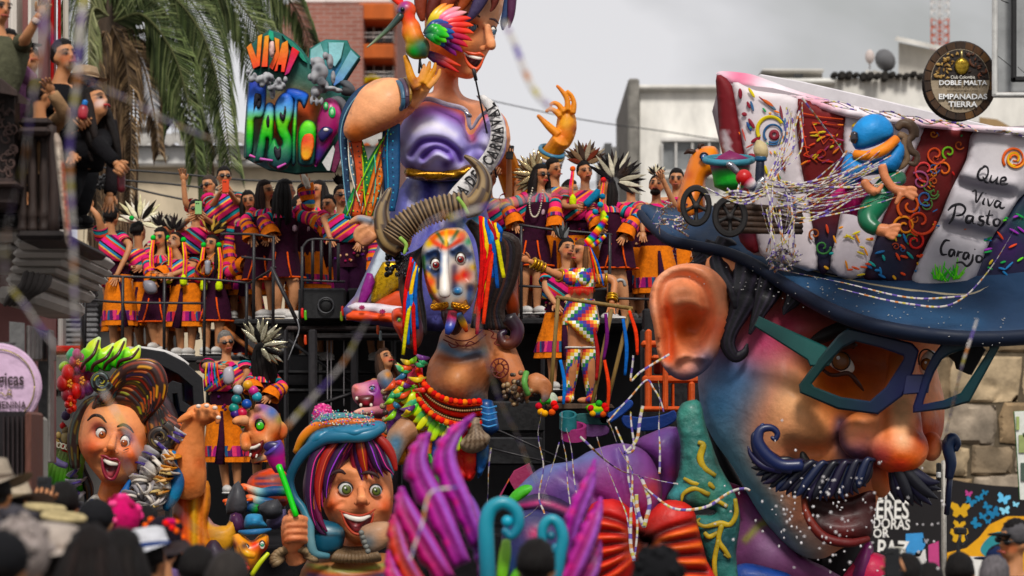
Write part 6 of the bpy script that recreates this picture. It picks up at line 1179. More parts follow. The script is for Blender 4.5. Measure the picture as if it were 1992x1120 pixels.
q=MB();ifl(q,[(152,830),(160,785),(185,760),(230,735),(285,735),(325,765),(350,820),(352,870),(325,890),(295,900),(280,860),(270,810),(220,790),(175,810)],YW+.05,.22,cell=6,sm=3,col='#1c1110',bu=[([(200+k*18,740),(240+k*16,800),(290+k*8,870)],5,.04)for k in range(6)],st_=[([(210+k*18,740),(250+k*16,800),(296+k*8,870)],2.5,['#7a3a1c','#8a7a2a','#5a2a3a'][k%3],.7)for k in range(6)]);bd(q,'hair',MG_,lw)
HB=['#1c1110','#2a1712','#150e0d']
hairm([(176,800,8),(168,830,12),(150,870,11),(154,910,12),(172,950,10),(170,990,6)],12,YW+.1,[HB[0],'#2a3a4a','#5a4020'])
hairm([(206,780,14),(176,788,16),(152,822,15),(144,866,13),(146,910,9)],13,YW-.16,[HB[1],'#3a4a3a','#6a5a2a'])
hairm([(200,776,14),(230,772,18),(262,778,18),(280,800,15),(276,820,8)],12,YW-.35,[HB[1],'#4a2414','#8a3a1c'])
for k,(cc,dy)in enumerate([(['#2a1512','#7a2a14','#b85020'],0),(['#1c1210','#5a4a1e','#a89a34'],-.05),(['#22120f','#8a3018','#c86a24'],-.1),(['#1c1214','#3a2a4a','#a0542a'],-.14),(['#281410','#7a3420','#c8902c'],-.16),(['#1c1110','#6a2a18','#a8602a'],.02),(['#22130f','#4a2a1a','#8a8a2a'],.04)]):
 k=k if k<5 else 4-k
 hairm([(192+k*4,788-k*4,7),(206+k*5,766-k*7,12),(232+k*6,748-k*8,15),(262+k*8,748-k*8,17),(286+k*6,774-k*8,16),(288+k*5,800-k*6,12),(280+k*5,812-k*4,4)],10,YW-.38+dy*.5,cc)
P=[(p[0],p[1],p[2])for p in spi(197,741,17,3,1.6,.3,22,10,6)]
hairm(P,10,YW-.5,['#1a1614','#4a5a5a','#a8a04a'],'hair_curl');hairm([(214,748,8),(222,760,9),(210,778,10),(190,782,8)],8,YW-.4,[HB[0],'#2a4a4a','#6a6a3a'])
for k,cc in enumerate([['#3a1f1a','#8a4a3a','#c0603a'],['#241614','#5a3a24','#b85a2a'],['#1c1412','#4a3a3a','#6a7a4a'],['#2a1815','#6a3420','#a06a3a']]):
 hairm([(292,776,7),(306-k*4,796+k*4,15),(318-k*6,818+k*7,18),(334-k*8,828+k*9,17),(350-k*10,838+k*10,14),(356-k*12,854+k*8,8)],10,YW-.2-.04*k,cc)
hairm([(p[0],p[1],p[2])for p in spi(312,850,25,3,1.7,-1.2,24,12,6)],10,YW-.42,['#1a1412','#4a3a30','#7a6a4a'],'hair_curl')
hairm([(284,796,8),(294,830,10),(292,860,9),(294,886,5)],9,YW-.3,['#1a1412','#5a3a24','#6a8a4a'])
# leaf crest and flowers
for k,(x,y,tx,ty)in enumerate([(166,716,190,658),(186,718,218,670),(210,716,240,660),(236,712,268,674)]):
 q=MB();P=[(x-6,y+4,10),(x-2,y-12,18),((x+tx)/2+2,(y+ty)/2,19),(tx-6,ty+14,13),(tx+4,ty-2,3)];PP=crom(P,7)
 swp(q,W(PP[:,0],PP[:,1],YW-.3+.0*PP[:,0]),PP[:,2]*YW/F,14,.55,['#1f8a24','#4ab82a','#8ad030','#c8d838','#b8c8a0'],shape=lambda a:1+.05*np.sin(a*4));lf_=bd(q,'crest_leaf',MG_,lw)
 q=MB();tb(q,[(x-8,y+2,YW-.42,3),(x-2,y-10,YW-.46,4),((x+tx)/2+4,(y+ty)/2+2,YW-.48,3.6),(tx+2,ty+4,YW-.40,2)],col='#3a1c16',seg=7);bd(q,'leaf_rib',MG_,lf_)
for P,c in[([(128,690),(140,676),(152,690),(150,706),(136,704)],'#4aa870'),([(114,712),(124,702),(134,706),(130,720),(118,722)],'#a8c83a')]:
 q=MB();ifl(q,P,YW-.2,.08,cell=4,sm=3,col=c);bd(q,'crest_leaf',MG_,lw)
for cx,cy,s_,cols in[(136,746,1.0,['#a81f34','#c8342c','#8a1830']),(160,740,1.0,['#7a2a6a','#5a1f6a','#8a3a74']),(152,704,.7,['#9a3a6a','#b0507a','#7a2a5a']),(138,786,.5,['#c02a24','#d0402a','#a82024'])]:
 for j in range(5):
  a=j*1.257-.6;q=MB();x,y=cx+13*s_*mt.cos(a),cy+22*s_*mt.sin(a);ifl(q,[(x+mt.cos(t)*13*s_,y+mt.sin(t)*17*s_)for t in np.linspace(0,5.6,9)],YW-.3-.02*j+(.12 if cols[0]=='#7a2a6a' else 0),.06,cell=4,sm=3,col=cols[j%3],st_=[((cx,cy),12*s_,'#e0701e',.8)]);bd(q,'petal',MG_,lw)
 q=MB();[pbl(q,cx+3*s_*mt.cos(t),cy+6*s_*mt.sin(t),YW-.42,3*s_,'#d8902a')for t in np.linspace(0,5,5)];bd(q,'stamen',MG_,lw)
    # blouse, ruffles, blue hem, arm, orange cape
q=MB();ifl(q,[(160,985),(190,960),(214,1000),(245,960),(275,930),(300,940),(320,980),(310,1060),(240,1080),(150,1060),(140,1020)],YW-.1,.3,cell=6,sm=3,col='#b9b6ae');bl=bd(q,'blouse',MC,lw)
for k in range(70):
 x,y=gr.uniform(160,305),gr.uniform(945,1050);
 if y<985-abs(x-214)*.9+60*(x<214)or(195<x<232 and y<1010):continue
 q=MB();a=gr.uniform(0,3);L_=gr.uniform(3,7);tb(q,[(x-L_*mt.cos(a),y-L_*mt.sin(a),YW-.42,1.2),(x,y,YW-.44,gr.uniform(1.5,3.2)),(x+L_*mt.cos(a),y+L_*mt.sin(a),YW-.42,1)],col=gr.choice(['#a82a34','#2a6a7a','#3a7a3a','#c85a7a','#34487a','#b87a2a']),seg=6,flat=.3);bd(q,'printed_flower',MC,bl)
q=MB();tb(q,[(178,975,YW-.2,6),(196,1000,YW-.36,7),(220,985,YW-.42,8),(244,955,YW-.38,8),(256,932,YW-.3,5)],col=['#2a3a6a','#24508a','#2a5a94'],seg=9);bd(q,'blue_collar',MP,lw)
def ruffle(P,n,amp,r,Y,col,edge):
 PP=crom(P,n);t=np.linspace(0,1,len(PP));x,y=PP[:,0],PP[:,1];m=MB()
 d=np.gradient(PP,axis=0);d=d/np.linalg.norm(d,axis=1)[:,None];w=np.sin(t*6.28*len(P)*.9)
 A0=W(x-d[:,1]*amp*1.5*w,y+d[:,0]*amp*1.5*w,Y-.10*np.cos(t*6.28*len(P)*.9));swp(m,A0,r*.34*Y/F,8,4.2,[col,hx_(col)*.8,col,hx_(col)*1.05,col]);o=bd(m,'ruffle',MP,lw)
 m=MB();swp(m,A0-A([0,r*1.42*Y/F,0]),r*.36*Y/F,6,.5,edge);bd(m,'ruffle_edge',MP,o)
for P,am,r,Yy,c,e in[([(262,924),(280,900),(296,880),(322,866),(346,850),(352,842)],8,10,YW-.35,'#a5a2a4','#3a2a6a'),([(270,960),(276,930),(296,912),(318,900),(336,890)],9,10,YW-.45,'#b5b0aa','#c9c2b8'),([(300,985),(304,950),(320,930),(330,910)],8,10,YW-.5,'#a8a29c','#b8a070'),([(250,990),(258,960),(280,950),(296,960),(300,1000)],8,9,YW-.5,'#8f8c90','#c0b8b0'),([(276,1010),(282,980),(300,970),(312,990)],7,9,YW-.52,'#9a9494','#bcb4ac'),([(310,960),(318,930),(328,905),(336,880)],6,9,YW-.52,'#b0743a','#c8a070'),([(152,1000),(146,960),(150,930),(140,910)],7,8,YW+.05,'#98959a','#4a3a7a'),([(120,960),(136,950),(144,930)],6,9,YW+.1,'#a8a4aa','#4a2a7a')]:ruffle(P,9,am,r,Yy,c,e)
q=MB();tb(q,[(338,880,YW-.4,9),(334,905,YW-.45,12),(346,935,YW-.48,13),(338,965,YW-.48,12),(322,990,YW-.46,8)],col=['#2a6a9a','#1f5a8a','#1a4a74','#2a7aa0','#1a4a6a'],seg=12);bd(q,'blue_hem',MP,lw)
a=MB();tb(a,[(368,960,YW-.25,30),(366,930,YW-.3,36),(366,890,YW-.32,34),(372,850,YW-.36,27),(378,822,YW-.4,22),(384,806,YW-.42,22)],seg=16)
ifl(a,[(362,800),(374,788),(396,786),(420,794),(426,808),(414,822),(390,828),(368,816)],YW-.42,.11,cell=4,sm=3)
for P in([(372,806,9),(360,812,8),(350,818,6),(345,820,4)],[(384,798,8),(386,790,7),(386,800,6),(386,808,5)],[(396,796,8),(402,788,7),(402,800,6),(402,808,5)],[(408,800,8),(418,792,7),(417,803,6),(416,812,5)],[(412,810,7),(424,806,6),(424,818,5),(421,824,4)]):tb(a,[(x,y,YW-.52,r)for x,y,r in P],seg=8)
bd(fuse(a,.013,4,'#cc8258',[((350,900),14,'#b86a44',.6),((390,900),14,'#b25a3a',.7),([(372,815),(395,818),(415,820)],6,'#8a4028',.6),((366,940),20,'#b8603a',.6),((395,800),16,'#d89c78',.6)]),'arm',MP,lw)
for x,y in((386,790),(402,789),(418,793),(425,812)):
 q=MB();pbl(q,x,y,YW-.6,5,'#d6c4b8',ry=4,rd=3);bd(q,'fingernail',MG_,lw)
q=MB();ifl(q,[(345,950),(380,945),(405,935),(410,980),(402,1020),(412,1060),(400,1085),(360,1085),(345,1060),(335,1000)],YW-.1,.16,cell=6,sm=3,pw=.35,col='#c8801e',st_=[([(352,960),(356,1060)],14,'#b84a1c',.9),([(376,950),(380,1080)],7,'#c8a028',.8),([(394,950),(392,1060)],6,'#a85a1c',.7)],bu=[([(365,950),(368,1085)],5,-.06),([(388,950),(386,1085)],5,-.06)]);bd(q,'orange_cape',MP,lw)
q=MB();ifl(q,[(400,1000),(416,1018),(440,1022),(456,1000),(460,1040),(440,1080),(405,1090),(396,1050)],YW-.05,.1,cell=5,sm=2,col='#b8862a',st_=[([(400,1000),(420,1020),(456,1002)],5,'#8a6a7a',.9)]);bd(q,'cape_fold',MP,lw)
# leek and gourd bundle
lk=emp('leek_bundle',W(110,950,YW+.3),'carved bundle of green leeks with gourds and skulls left of the laughing woman','carnival prop')
for k in range(9):
 q=MB();x=92+k*8;tb(q,[(x-14+k*1.5,958,YW+.1,8),(x-2,915,YW+.05,8),(x+10,876-k*.4,YW,6),(x+14,866+k*2,YW-.03,5.5)],col=['#2f7a24','#5a9a3a','#8ab064','#b0b890'],seg=10);o=bd(q,'leek',MP,lk)
 q=MB();th=np.linspace(0,6.283,14);swp(q,W(x+15+5.5*np.cos(th),864+k*2+4.5*np.sin(th),YW-.1),1.6*YW/F,5,1,'#c8c4b0',cap=False);bd(q,'cut_rim',MP,o)
for(x,y,r,c)in[(108,862,9,'#a08a5a'),(96,876,8,'#8f7a4e'),(90,884,7,'#7a6a44'),(130,852,12,'#8a7a58'),(128,838,8,'#6a5a40'),(122,828,6,'#a82a24'),(128,808,9,'#3a2a4a'),(136,872,10,'#a8301e'),(126,870,8,'#c0392a'),(114,846,6,'#b09a6a')]:
 q=MB();pbl(q,x,y,YW-.05,r,c,ry=r*1.1,seg=14,rings=9);pbl(q,x,y-r,YW-.05,r*.3,hx_(c)*.6,ry=r*.5,seg=8,rings=6);bd(q,'gourd',MP,lk)
q=MB();tb(q,[(98,886,YW-.12,6),(114,900,YW-.16,7),(130,906,YW-.16,6)],col='#6a6088',seg=8);bd(q,'purple_tie',MP,lk)
for P,c in[([(58,890),(90,888),(96,915),(70,930),(58,920)],'#a83a6a'),([(58,925),(100,930),(110,960),(58,962)],'#2a6a8a'),([(66,905),(84,900),(88,912),(70,920)],'#c0b8b8')]:
 q=MB();ifl(q,P,YW+.1,.08,cell=5,sm=2,col=c,st_=[((80,945),9,'#7ab83a',.8),((66,950),6,'#c8d8d0',.6)]);bd(q,'painted_base',MP,lk)
    # black letter-shaped frame with a painted inside
ls=emp('letter_frame',W(340,830,YW+1),'large black cut-out frame with rainbow painted inside behind the laughing woman','carnival prop')
q=MB();frame_ring(q,[(270,676),(320,684),(360,704),(394,735),(398,790),(390,850),(330,850),(280,830),(262,760)],[(276,706),(314,712),(346,728),(374,752),(376,790),(366,826),(330,830),(296,812),(284,760)],YW+.5,.5,'#17171a',bev=2);bd(q,'frame',MT,ls,30)
q=MB();tb(q,[(272,678,YW+.55,5),(310,684,YW+.55,6),(340,694,YW+.55,6),(366,710,YW+.55,4)],col='#b9b6b4',seg=7,flat=.8);bd(q,'white_top_edge',MT,ls)
q=MB();slab(q,[(270,700),(320,706),(380,740),(382,830),(300,840)],YW+.9,.05,0,'#4a5a8a',st_=[((290,760),22,'#8a9a3a',.9),((320,725),20,'#7a2a7a',.9),((345,735),14,'#c84a24',.9),((372,765),10,'#8a1f6a',.9),((370,790),10,'#d86a1e',.9),((310,790),18,'#2a7a8a',.8),((330,745),10,'#c83a3a',.7)],cell=8);bd(q,'painted_back',MP,ls)
q=MB();slab(q,[(322,750),(336,740),(354,746),(356,780),(372,790),(368,806),(350,800),(344,765),(336,765),(340,820),(330,826)],YW+.45,.25,2,'#17171a');bd(q,'inner_hook',MT,ls,30)
# ------------------------------------------------------------------ boy in a hooded hat
YB2=25.0
by=emp('hooded_boy',W(690,1110,YB2),'giant grinning boy figure with purple fringe and teal hooded hat, bottom centre','carnival figure')
b=MB();SB2='#d08a68'
ifl(b,[(622,905),(650,880),(700,872),(745,890),(764,940),(762,1000),(742,1035),(722,1052),(698,1060),(670,1046),(640,1012),(622,970),(618,935)],YB2-.15,.32,cell=5,sm=4,pw=.45,back=.9,bu=[((672,951),16,-.09),((732,954),14,-.08),((645,985),16,.06),((750,990),14,.06),((694,1018),18,-.08),((698,1050),12,.05),([(640,1000),(652,985),(668,978)],4,-.03),([(650,918),(672,912),(690,918)],8,.03)])
tb(b,[(702,950,YB2-.47,7),(704,965,YB2-.56,9),(704,974,YB2-.62,12)],seg=10);pbl(b,694,977,YB2-.54,7,SB2);pbl(b,714,977,YB2-.54,7,SB2)
tb(b,[(690,1050,YB2,24),(686,1085,YB2,26)],seg=12)
bd(fuse(b,.013,4,SB2,[((640,985),17,'#b8482e',.8),((752,985),18,'#b0482e',.7),((672,951),15,'#9a5038',.7),((732,954),13,'#8a4838',.7),((704,982),9,'#9a4a34',.7),((660,1020),14,'#b0583a',.7),((700,1050),12,'#b8603e',.6),((704,965),8,'#dc9c74',.6),((690,910),24,'#cf8e66',.6),((625,960),12,'#a04a30',.6)]),'face',MP,by)
eye(by,672,951,YB2-.43,14,13,'#4a5428',ix=2,iy=1,ir=.66,sclera='#b8b6b4');eye(by,731,954,YB2-.43,12,12,'#4a5428',ix=1,iy=1,ir=.66,sclera='#b8b6b4')
for P in([(637,930,2),(648,920,4),(662,916,4.4),(672,922,2)],[(702,922,2),(714,919,4),(728,922,4),(738,930,2)]):
 q=MB();tb(q,[(x,y,YB2-.50,r)for x,y,r in P],col='#2a1414',seg=7,flat=.6);bd(q,'eyebrow',MT,by)
q=MB();ifl(q,[(664,996),(678,1002),(700,1006),(722,1000),(727,996),(722,1018),(708,1034),(690,1036),(674,1022)],YB2-.5,.05,cell=3,sm=3,col='#5a1518',st_=[((692,1028),9,'#b85058',.9),((700,1012),8,'#3a0c10',.8)],bu=[((694,1015),11,-.04)]);mo=bd(q,'mouth',MG_,by)
q=MB();tb(q,[(668,1000,YB2-.56,2.5),(682,1007,YB2-.6,4.5),(702,1010,YB2-.6,5),(720,1003,YB2-.56,2.5)],col='#cfc9c0',seg=8,flat=.5);bd(q,'teeth',MG_,mo)
for P in([(660,993,1.5),(680,1000,2.5),(702,1003,2.6),(720,997,2.4),(730,990,1.4)],[(664,996,1.5),(674,1022,2.6),(690,1038,3),(708,1036,3),(722,1018,2.4),(727,998,1.4)]):
 q=MB();tb(q,[(x,y,YB2-.57,r)for x,y,r in P],col='#9a4030',seg=7);bd(q,'lip',MP,by)
L=[]
for i in range(9):
 f=i/8;L.append([(690-f*60,852+f*14,8),(672-f*62,880+f*16,11),(652-f*50,910+f*36,10),(640-f*40+4,930+f*60,6),(640-f*28,950+f*70,1.5)])
for i in range(8):
 f=i/7;L.append([(690+f*30,850,8),(690+f*44,872,11),(690+f*58,895+f*8,9),(692+f*66,920-6*f,5),(694+f*70,936-14*f,1.2)])
L+=[[(735,850,9),(752,868,10),(764,890,8),(770,915,4)],[(606,900,9),(600,950,11),(608,1000,10),(622,1030,6),(634,1040,2)],[(612,920,6),(612,970,8),(622,1010,6),(636,1034,2)]]
lk_(by,[[(p[0],p[1],p[2],-.03*(j%3))for p in l]for j,l in enumerate(L)],YB2-.42,['#3a1636','#5a1a3a','#2a1230','#7a2430','#321238','#8a2a24'],MG_)
q=MB();rr=random.Random(2)
for j,l in enumerate(L[:17]):
 tb(q,[(p[0]+2,p[1]+2,YB2-.42-.03*(j%3)-p[2]*.8*YB2/F,max(.5,p[2]*.12))for p in l],col=['#c84a8a','#c8604a','#9a4ac0','#c87a3a'][j%4],seg=5,sub=5)
bd(q,'painted_streaks',MG_,by,kind='stuff')
hd=emp('hooded_hat',W(660,1075,YB2-.2),'teal and orange speckled hooded hat with pink bobble on the grinning boy','hat')
q=MB();tb(q,[(744,832,YB2-.5,9),(712,846,YB2-.55,13),(670,848,YB2-.55,13),(630,854,YB2-.52,12),(596,876,YB2-.48,11),(574,905,YB2-.45,10),(564,935,YB2-.42,9),(572,965,YB2-.42,8),(590,990,YB2-.44,8),(602,1020,YB2-.46,9),(604,1050,YB2-.46,9),(612,1076,YB2-.44,9),(640,1082,YB2-.4,6)],col=['#2f6078','#36708a','#2a5a74','#234e66','#1f4458','#36687a','#6a8a90','#48707c'],seg=14,sub=6,flat=.9);bd(q,'hood_rim',MG_,hd)
q=MB();ifl(q,[(590,880),(600,850),(622,832),(660,824),(700,820),(738,818),(752,828),(745,842),(712,856),(660,858),(620,868)],YB2-.4,.2,cell=5,sm=4,col='#316a86',bu=[((640,848),14,-.05),((690,850),14,.03)]);bd(q,'hood',MG_,hd)
q=MB();tb(q,[(575,880,YB2-.35,6),(590,850,YB2-.4,9),(616,830,YB2-.42,10),(660,822,YB2-.45,9),(700,822,YB2-.46,8),(728,818,YB2-.46,4)],col=['#c88a2a','#d07a24','#c86a20','#c8742a'],seg=10);bd(q,'orange_band',MG_,hd)
q=MB();ifl(q,[(600,830),(622,808),(660,802),(704,806),(728,814),(690,818),(650,822)],YB2-.32,.16,cell=5,sm=3,col='#4a7c80');bd(q,'crown',MP,hd)
q=MB()
for j in range(240):
 x,y=rr.uniform(606,728),rr.uniform(798,828);pbl(q,x,y,YB2-.52-.08*rr.random(),rr.uniform(.8,2),rr.choice(['#c8c4c0','#b8447a','#8a5ac0','#d8d0b0','#3a8a8a']),seg=5,rings=4)
bd(q,'confetti',M_PAPER,hd,kind='stuff')
q=MB();pbl(q,628,805,YB2-.2,20,'#b8487a',seg=18,rings=12);bb=bd(q,'bobble',MC,hd);q=MB()
for j in range(120):a,t=rr.uniform(0,6.28),rr.uniform(0,1.6);pbl(q,628+20*mt.sin(t)*mt.cos(a),805-20*mt.sin(t)*mt.sin(a),YB2-.2-20*YB2/F*mt.cos(t),2,rr.choice(['#d88aa8','#a03468','#c86a94']),seg=5,rings=4)
bd(q,'bobble_tufts',MC,bb,kind='stuff')
q=MB();ifl(q,[(606,1010),(636,1012),(668,1024),(668,1060),(650,1078),(620,1080),(606,1060)],YB2-.3,.12,cell=5,sm=3,col='#1c4a5e',st_=[([(606,1026),(666,1034)],5,'#7a8a90',.8),([(606,1036),(666,1044)],2,'#102a34',.9)]);bd(q,'chin_strap',MG_,by)
for j in range(16):
 q=MB();a=2.6-j*.16;cx,cy=690,1066;tb(q,[(cx+26*mt.cos(a),cy-4+10*mt.sin(a)*.4,YB2-.25,4),(cx+44*mt.cos(a),cy+12+12*mt.sin(a)*.4,YB2-.4,6),(cx+50*mt.cos(a),cy+22+12*mt.sin(a)*.4,YB2-.36,4)],col=['#4a3a2c','#7a6650'],seg=8);bd(q,'collar_pleat',MP,by)
q=MB();ifl(q,[(600,1085),(650,1075),(690,1090),(740,1075),(770,1090),(780,1160),(590,1160)],YB2-.05,.3,cell=7,sm=3,col='#8a5a3a',st_=[([(600,1100+j*9),(680,1112+j*8),(770,1095+j*9)],5,c,.95)for j,c in enumerate(['#7a8a4a','#b05a2a','#4a2a5a','#3a6a9a','#b0902a','#8a2a3a'])]);bd(q,'poncho',MP,by)
a=MB();ifl(a,[(548,1010),(562,1000),(582,1002),(596,1020),(597,1050),(582,1074),(562,1078),(548,1056)],YB2-.4,.13,cell=4,sm=3)
for j in range(4):tb(a,[(598,1012+j*13,YB2-.44,8),(580,1008+j*13,YB2-.56,8),(563,1010+j*13,YB2-.58,7.5),(555,1018+j*12,YB2-.52,6)],seg=8)
tb(a,[(570,1005,YB2-.5,8),(566,996,YB2-.54,7),(574,990,YB2-.55,5)],seg=8);tb(a,[(572,1070,YB2-.35,20),(578,1090,YB2-.3,22)],seg=10)
bd(fuse(a,.012,3,SB2,[((552,1050),12,'#a8583a',.6),((585,1070),14,'#a84e34',.6),([(560,1024),(595,1024)],3,'#8a3f2a',.6),([(560,1037),(595,1037)],3,'#8a3f2a',.6),([(560,1050),(595,1050)],3,'#8a3f2a',.6)]),'hand',MP,by)
for j in range(15):
 a=3.6-j*.26;q=MB();cx,cy=572,1082;tb(q,[(cx+20*mt.cos(a),cy-20*mt.sin(a)*.5,YB2-.38,4),(cx+38*mt.cos(a),cy-34*mt.sin(a)*.6+4,YB2-.44,7),(cx+46*mt.cos(a),cy-40*mt.sin(a)*.6+8,YB2-.4,4)],col=['#3a2e26','#8a765c','#5a4a3a'],seg=8);bd(q,'cuff_pleat',MP,by)
q=MB();tb(q,[(576,1003,YB2-.62,6),(560,955,YB2-.6,6),(542,905,YB2-.58,6)],col='#3fbf28',seg=10);bd(q,'green_stick',MG_,label='bright green stick held in the boy\'s fist',cat='stick')
tr=emp('toy_trumpet',W(540,920,YB2-.5),'purple and pink toy trumpet bell in front of the clown\'s chin','toy trumpet')
q=MB();tb(q,[(546,915,YB2-.4,12),(538,895,YB2-.42,17),(534,876,YB2-.45,20),(530,870,YB2-.46,22)],col=['#5a1a5a','#b02a80','#c03a8a','#4a3a8a'],seg=18);bd(q,'bell',MG_,tr);q=MB();pbl(q,530,869,YB2-.50,18,'#241a4a',ry=11,rd=6);bd(q,'mouthpiece',MG_,tr)
q=MB();ifl(q,[(700,1030),(718,1018),(745,1014),(762,1020),(764,1050),(740,1070),(716,1074),(702,1054)],YB2-.75,.1,cell=4,sm=3,col='#9a7a64',st_=[((715,1055),16,'#54646e',.8),((750,1040),14,'#c08a68',.6)]);[pbl(q,703+j*3.2,1036+j*9,YB2-.82,5.5,'#6a6a66')for j in range(5)];bd(q,'carved_foot',MP,by)
# ------------------------------------------------------------------ clown-like creature with bauble crown
cw=emp('bauble_clown',W(505,895,27),'grinning painted clown head with long nose and crown of coloured baubles','carnival head')
b=MB();ifl(b,[(452,820),(462,806),(480,794),(506,785),(534,794),(548,818),(546,850),(532,874),(520,888),(500,880),(478,876),(470,858),(470,835)],27,.22,cell=4,sm=4,pw=.45,back=.9,bu=[((505,828),12,-.06),((480,828),10,.06),((520,860),10,.05)])
tb(b,[(478,818,26.75,12),(462,818,26.68,9),(454,822,26.66,6)],seg=10);tb(b,[(476,846,26.8,10),(478,866,26.72,11),(482,872,26.7,10)],seg=10);ifl(b,[(536,826),(550,820),(560,832),(558,850),(544,858),(534,850)],27,.05,cell=4);tb(b,[(500,890,26.85,8),(490,896,26.82,7),(518,888,26.9,8)],seg=8)
bd(fuse(b,.012,3,'#c98a62',[((530,800),16,'#3a5a9a',.9),((512,790),10,'#5a3a8a',.8),((500,812),9,'#7a3a6a',.8),((505,832),12,'#b8401e',.9),((540,850),12,'#c8522e',.9),((480,855),12,'#c05a30',.6),((476,812),12,'#d0a080',.8),((520,872),12,'#8a5a5a',.6),((505,892),8,'#7a8a8a',.7),((552,836),10,'#b04a30',.7),((545,815),9,'#a0a04a',.7)]),'face',MP,cw)
eye(cw,506,828,26.82,9,13,'#4aa82a',ir=.85,tilt=-.2,sclera='#2a3a2a');eye(cw,472,830,26.8,4,8,'#4aa82a',ir=.8)
q=MB();ifl(q,[(484,866),(500,862),(513,856),(510,876),(500,890),(488,890)],26.78,.05,cell=3,col='#5a1012',st_=[((494,886),6,'#b04040',.9)]);mo=bd(q,'mouth',MG_,cw)
for P in([(484,872,3),(496,870,3.5),(506,864,2.5)],[(486,888,2),(488,882,2.2)],[(498,890,2),(500,884,2)]):
 q=MB();tb(q,[(x,y,26.71,r)for x,y,r in P],col='#d2ccc2',seg=6);bd(q,'tooth',MG_,mo)
for x,y,c in[(463,758,'#a5a8b0'),(482,749,'#c8962a'),(493,760,'#b03a78'),(460,777,'#1f6a6e'),(500,772,'#3a8a9a'),(480,786,'#1f4a94'),(455,794,'#1f7a70'),(458,805,'#3a1f6a'),(471,803,'#b02a4a')]:
 q=MB();pbl(q,x,y,26.75,10,c,seg=16,rings=11);bo=bd(q,'bauble',MG_,cw);q=MB();pbar(q,x,y,26.8,492,798,26.9,1.2,'#8a7a3a');bd(q,'wire',MM,bo)
q=MB();ifl(q,[(480,940),(500,918),(540,910),(562,930),(560,980),(520,985),(490,970)],27,.18,cell=6,col='#c8501e',st_=[([(500,930+j*12),(555,926+j*12)],3.5,'#1a2a5a',.9)for j in range(5)]);bd(q,'body',MP,cw)
for P,sl in[([(560,955,10),(530,955,10),(510,958,9),(490,952,7),(474,946,6),(466,945,3)],3),([(540,985,11),(520,978,11),(500,974,10),(486,968,7),(476,966,3)],3),([(500,990,12),(480,982,12),(462,980,10),(445,976,7),(434,974,3)],3)]:
 q=MB();tb(q,[(x,y,26.6,r)for x,y,r in P],col=['#2f8a3a','#1a3a6a','#1f4a6a','#8ab0b0','#d09a80','#d0542e'],seg=10);
 tb(q,[(P[-2][0]+4,P[-2][1]+4,26.55,4),(P[-1][0]+4,P[-1][1]+7,26.5,2)],col='#d0603a',seg=6);bd(q,'arm',MP,cw)
    # small yellow dragon head and blue hat
dg=emp('yellow_dragon',W(485,1110,24.6),'small yellow and orange dragon head with blue hat, bottom left of the boy','carnival head')
b=MB();ifl(b,[(452,1042),(470,1038),(490,1052),(505,1040),(522,1040),(522,1064),(508,1080),(500,1100),(480,1112),(462,1100),(456,1072)],24.6,.16,cell=4,sm=3,pw=.45);tb(b,[(470,1060,24.4,9),(480,1076,24.34,9),(495,1080,24.36,8)],seg=9);tb(b,[(480,1090,24.5,12),(470,1110,24.5,14),(455,1120,24.5,12)],seg=10)
bd(fuse(b,.012,3,'#d8901e',[((515,1070),12,'#c83a1e',.9),((495,1060),10,'#c8321e',.8),((480,1078),9,'#e0b02a',.8),((475,1062),7,'#2a1a2a',.8),((510,1060),6,'#2a1a2a',.8),((470,1108),14,'#c8401e',.9),((456,1060),6,'#5a1a2a',.8)],),'head',MG_,dg)
eye(dg,478,1063,24.40,6,5,'#8aa0a8',ir=.6,tilt=.4);eye(dg,510,1060,24.42,5,8,'#3a8a6a',ir=.7)
for P in([(480,1096,5),(466,1100,5),(462,1110,4)],[(484,1104,5),(470,1110,5),(464,1118,4)]):
 q=MB();tb(q,[(x,y,24.38,r)for x,y,r in P],col='#c8481e',seg=8);bd(q,'neck_ring',MG_,dg)
q=MB();tb(q,[(522,1076,24.4,4),(506,1094,24.38,5),(490,1118,24.4,5)],col='#b8c02a',seg=7);bd(q,'wing_edge',MG_,dg)
q=MB();ifl(q,[(478,1004),(490,999),(508,1001),(512,1012),(520,1024),(500,1028),(476,1026)],24.7,.14,cell=4,sm=3,col='#3a7aa0',st_=[((490,1010),4,'#1f4a6a',.7),((503,1016),4,'#1f4a6a',.7)]);tb(q,[(466,1034,24.6,3),(480,1036,24.5,6),(505,1034,24.5,6),(526,1030,24.6,3)],col='#2f5f88',seg=9,flat=1.2);bd(q,'blue_hat',MP,dg)
for k,(P,c)in enumerate([([(400,1060),(420,1050),(432,1065),(445,1080),(440,1120),(390,1120)],'#2a1f2e'),([(430,1090),(452,1080),(456,1120),(420,1120)],'#14301f'),([(448,1000),(470,1000),(476,1030),(462,1040),(446,1030)],'#3a1a3a'),([(445,960),(464,935),(480,970),(476,1000),(440,1000)],'#3a3a3e'),([(500,985),(540,970),(550,1000),(520,1010)],'#2f3034'),([(520,1000),(556,990),(552,1020),(524,1030)],'#4a4460')]):
 q=MB();ifl(q,P,25.8+.1*k,.1,cell=6,sm=2,col=c);bd(q,'dark_drapery',MP,dg if k<3 else cw)
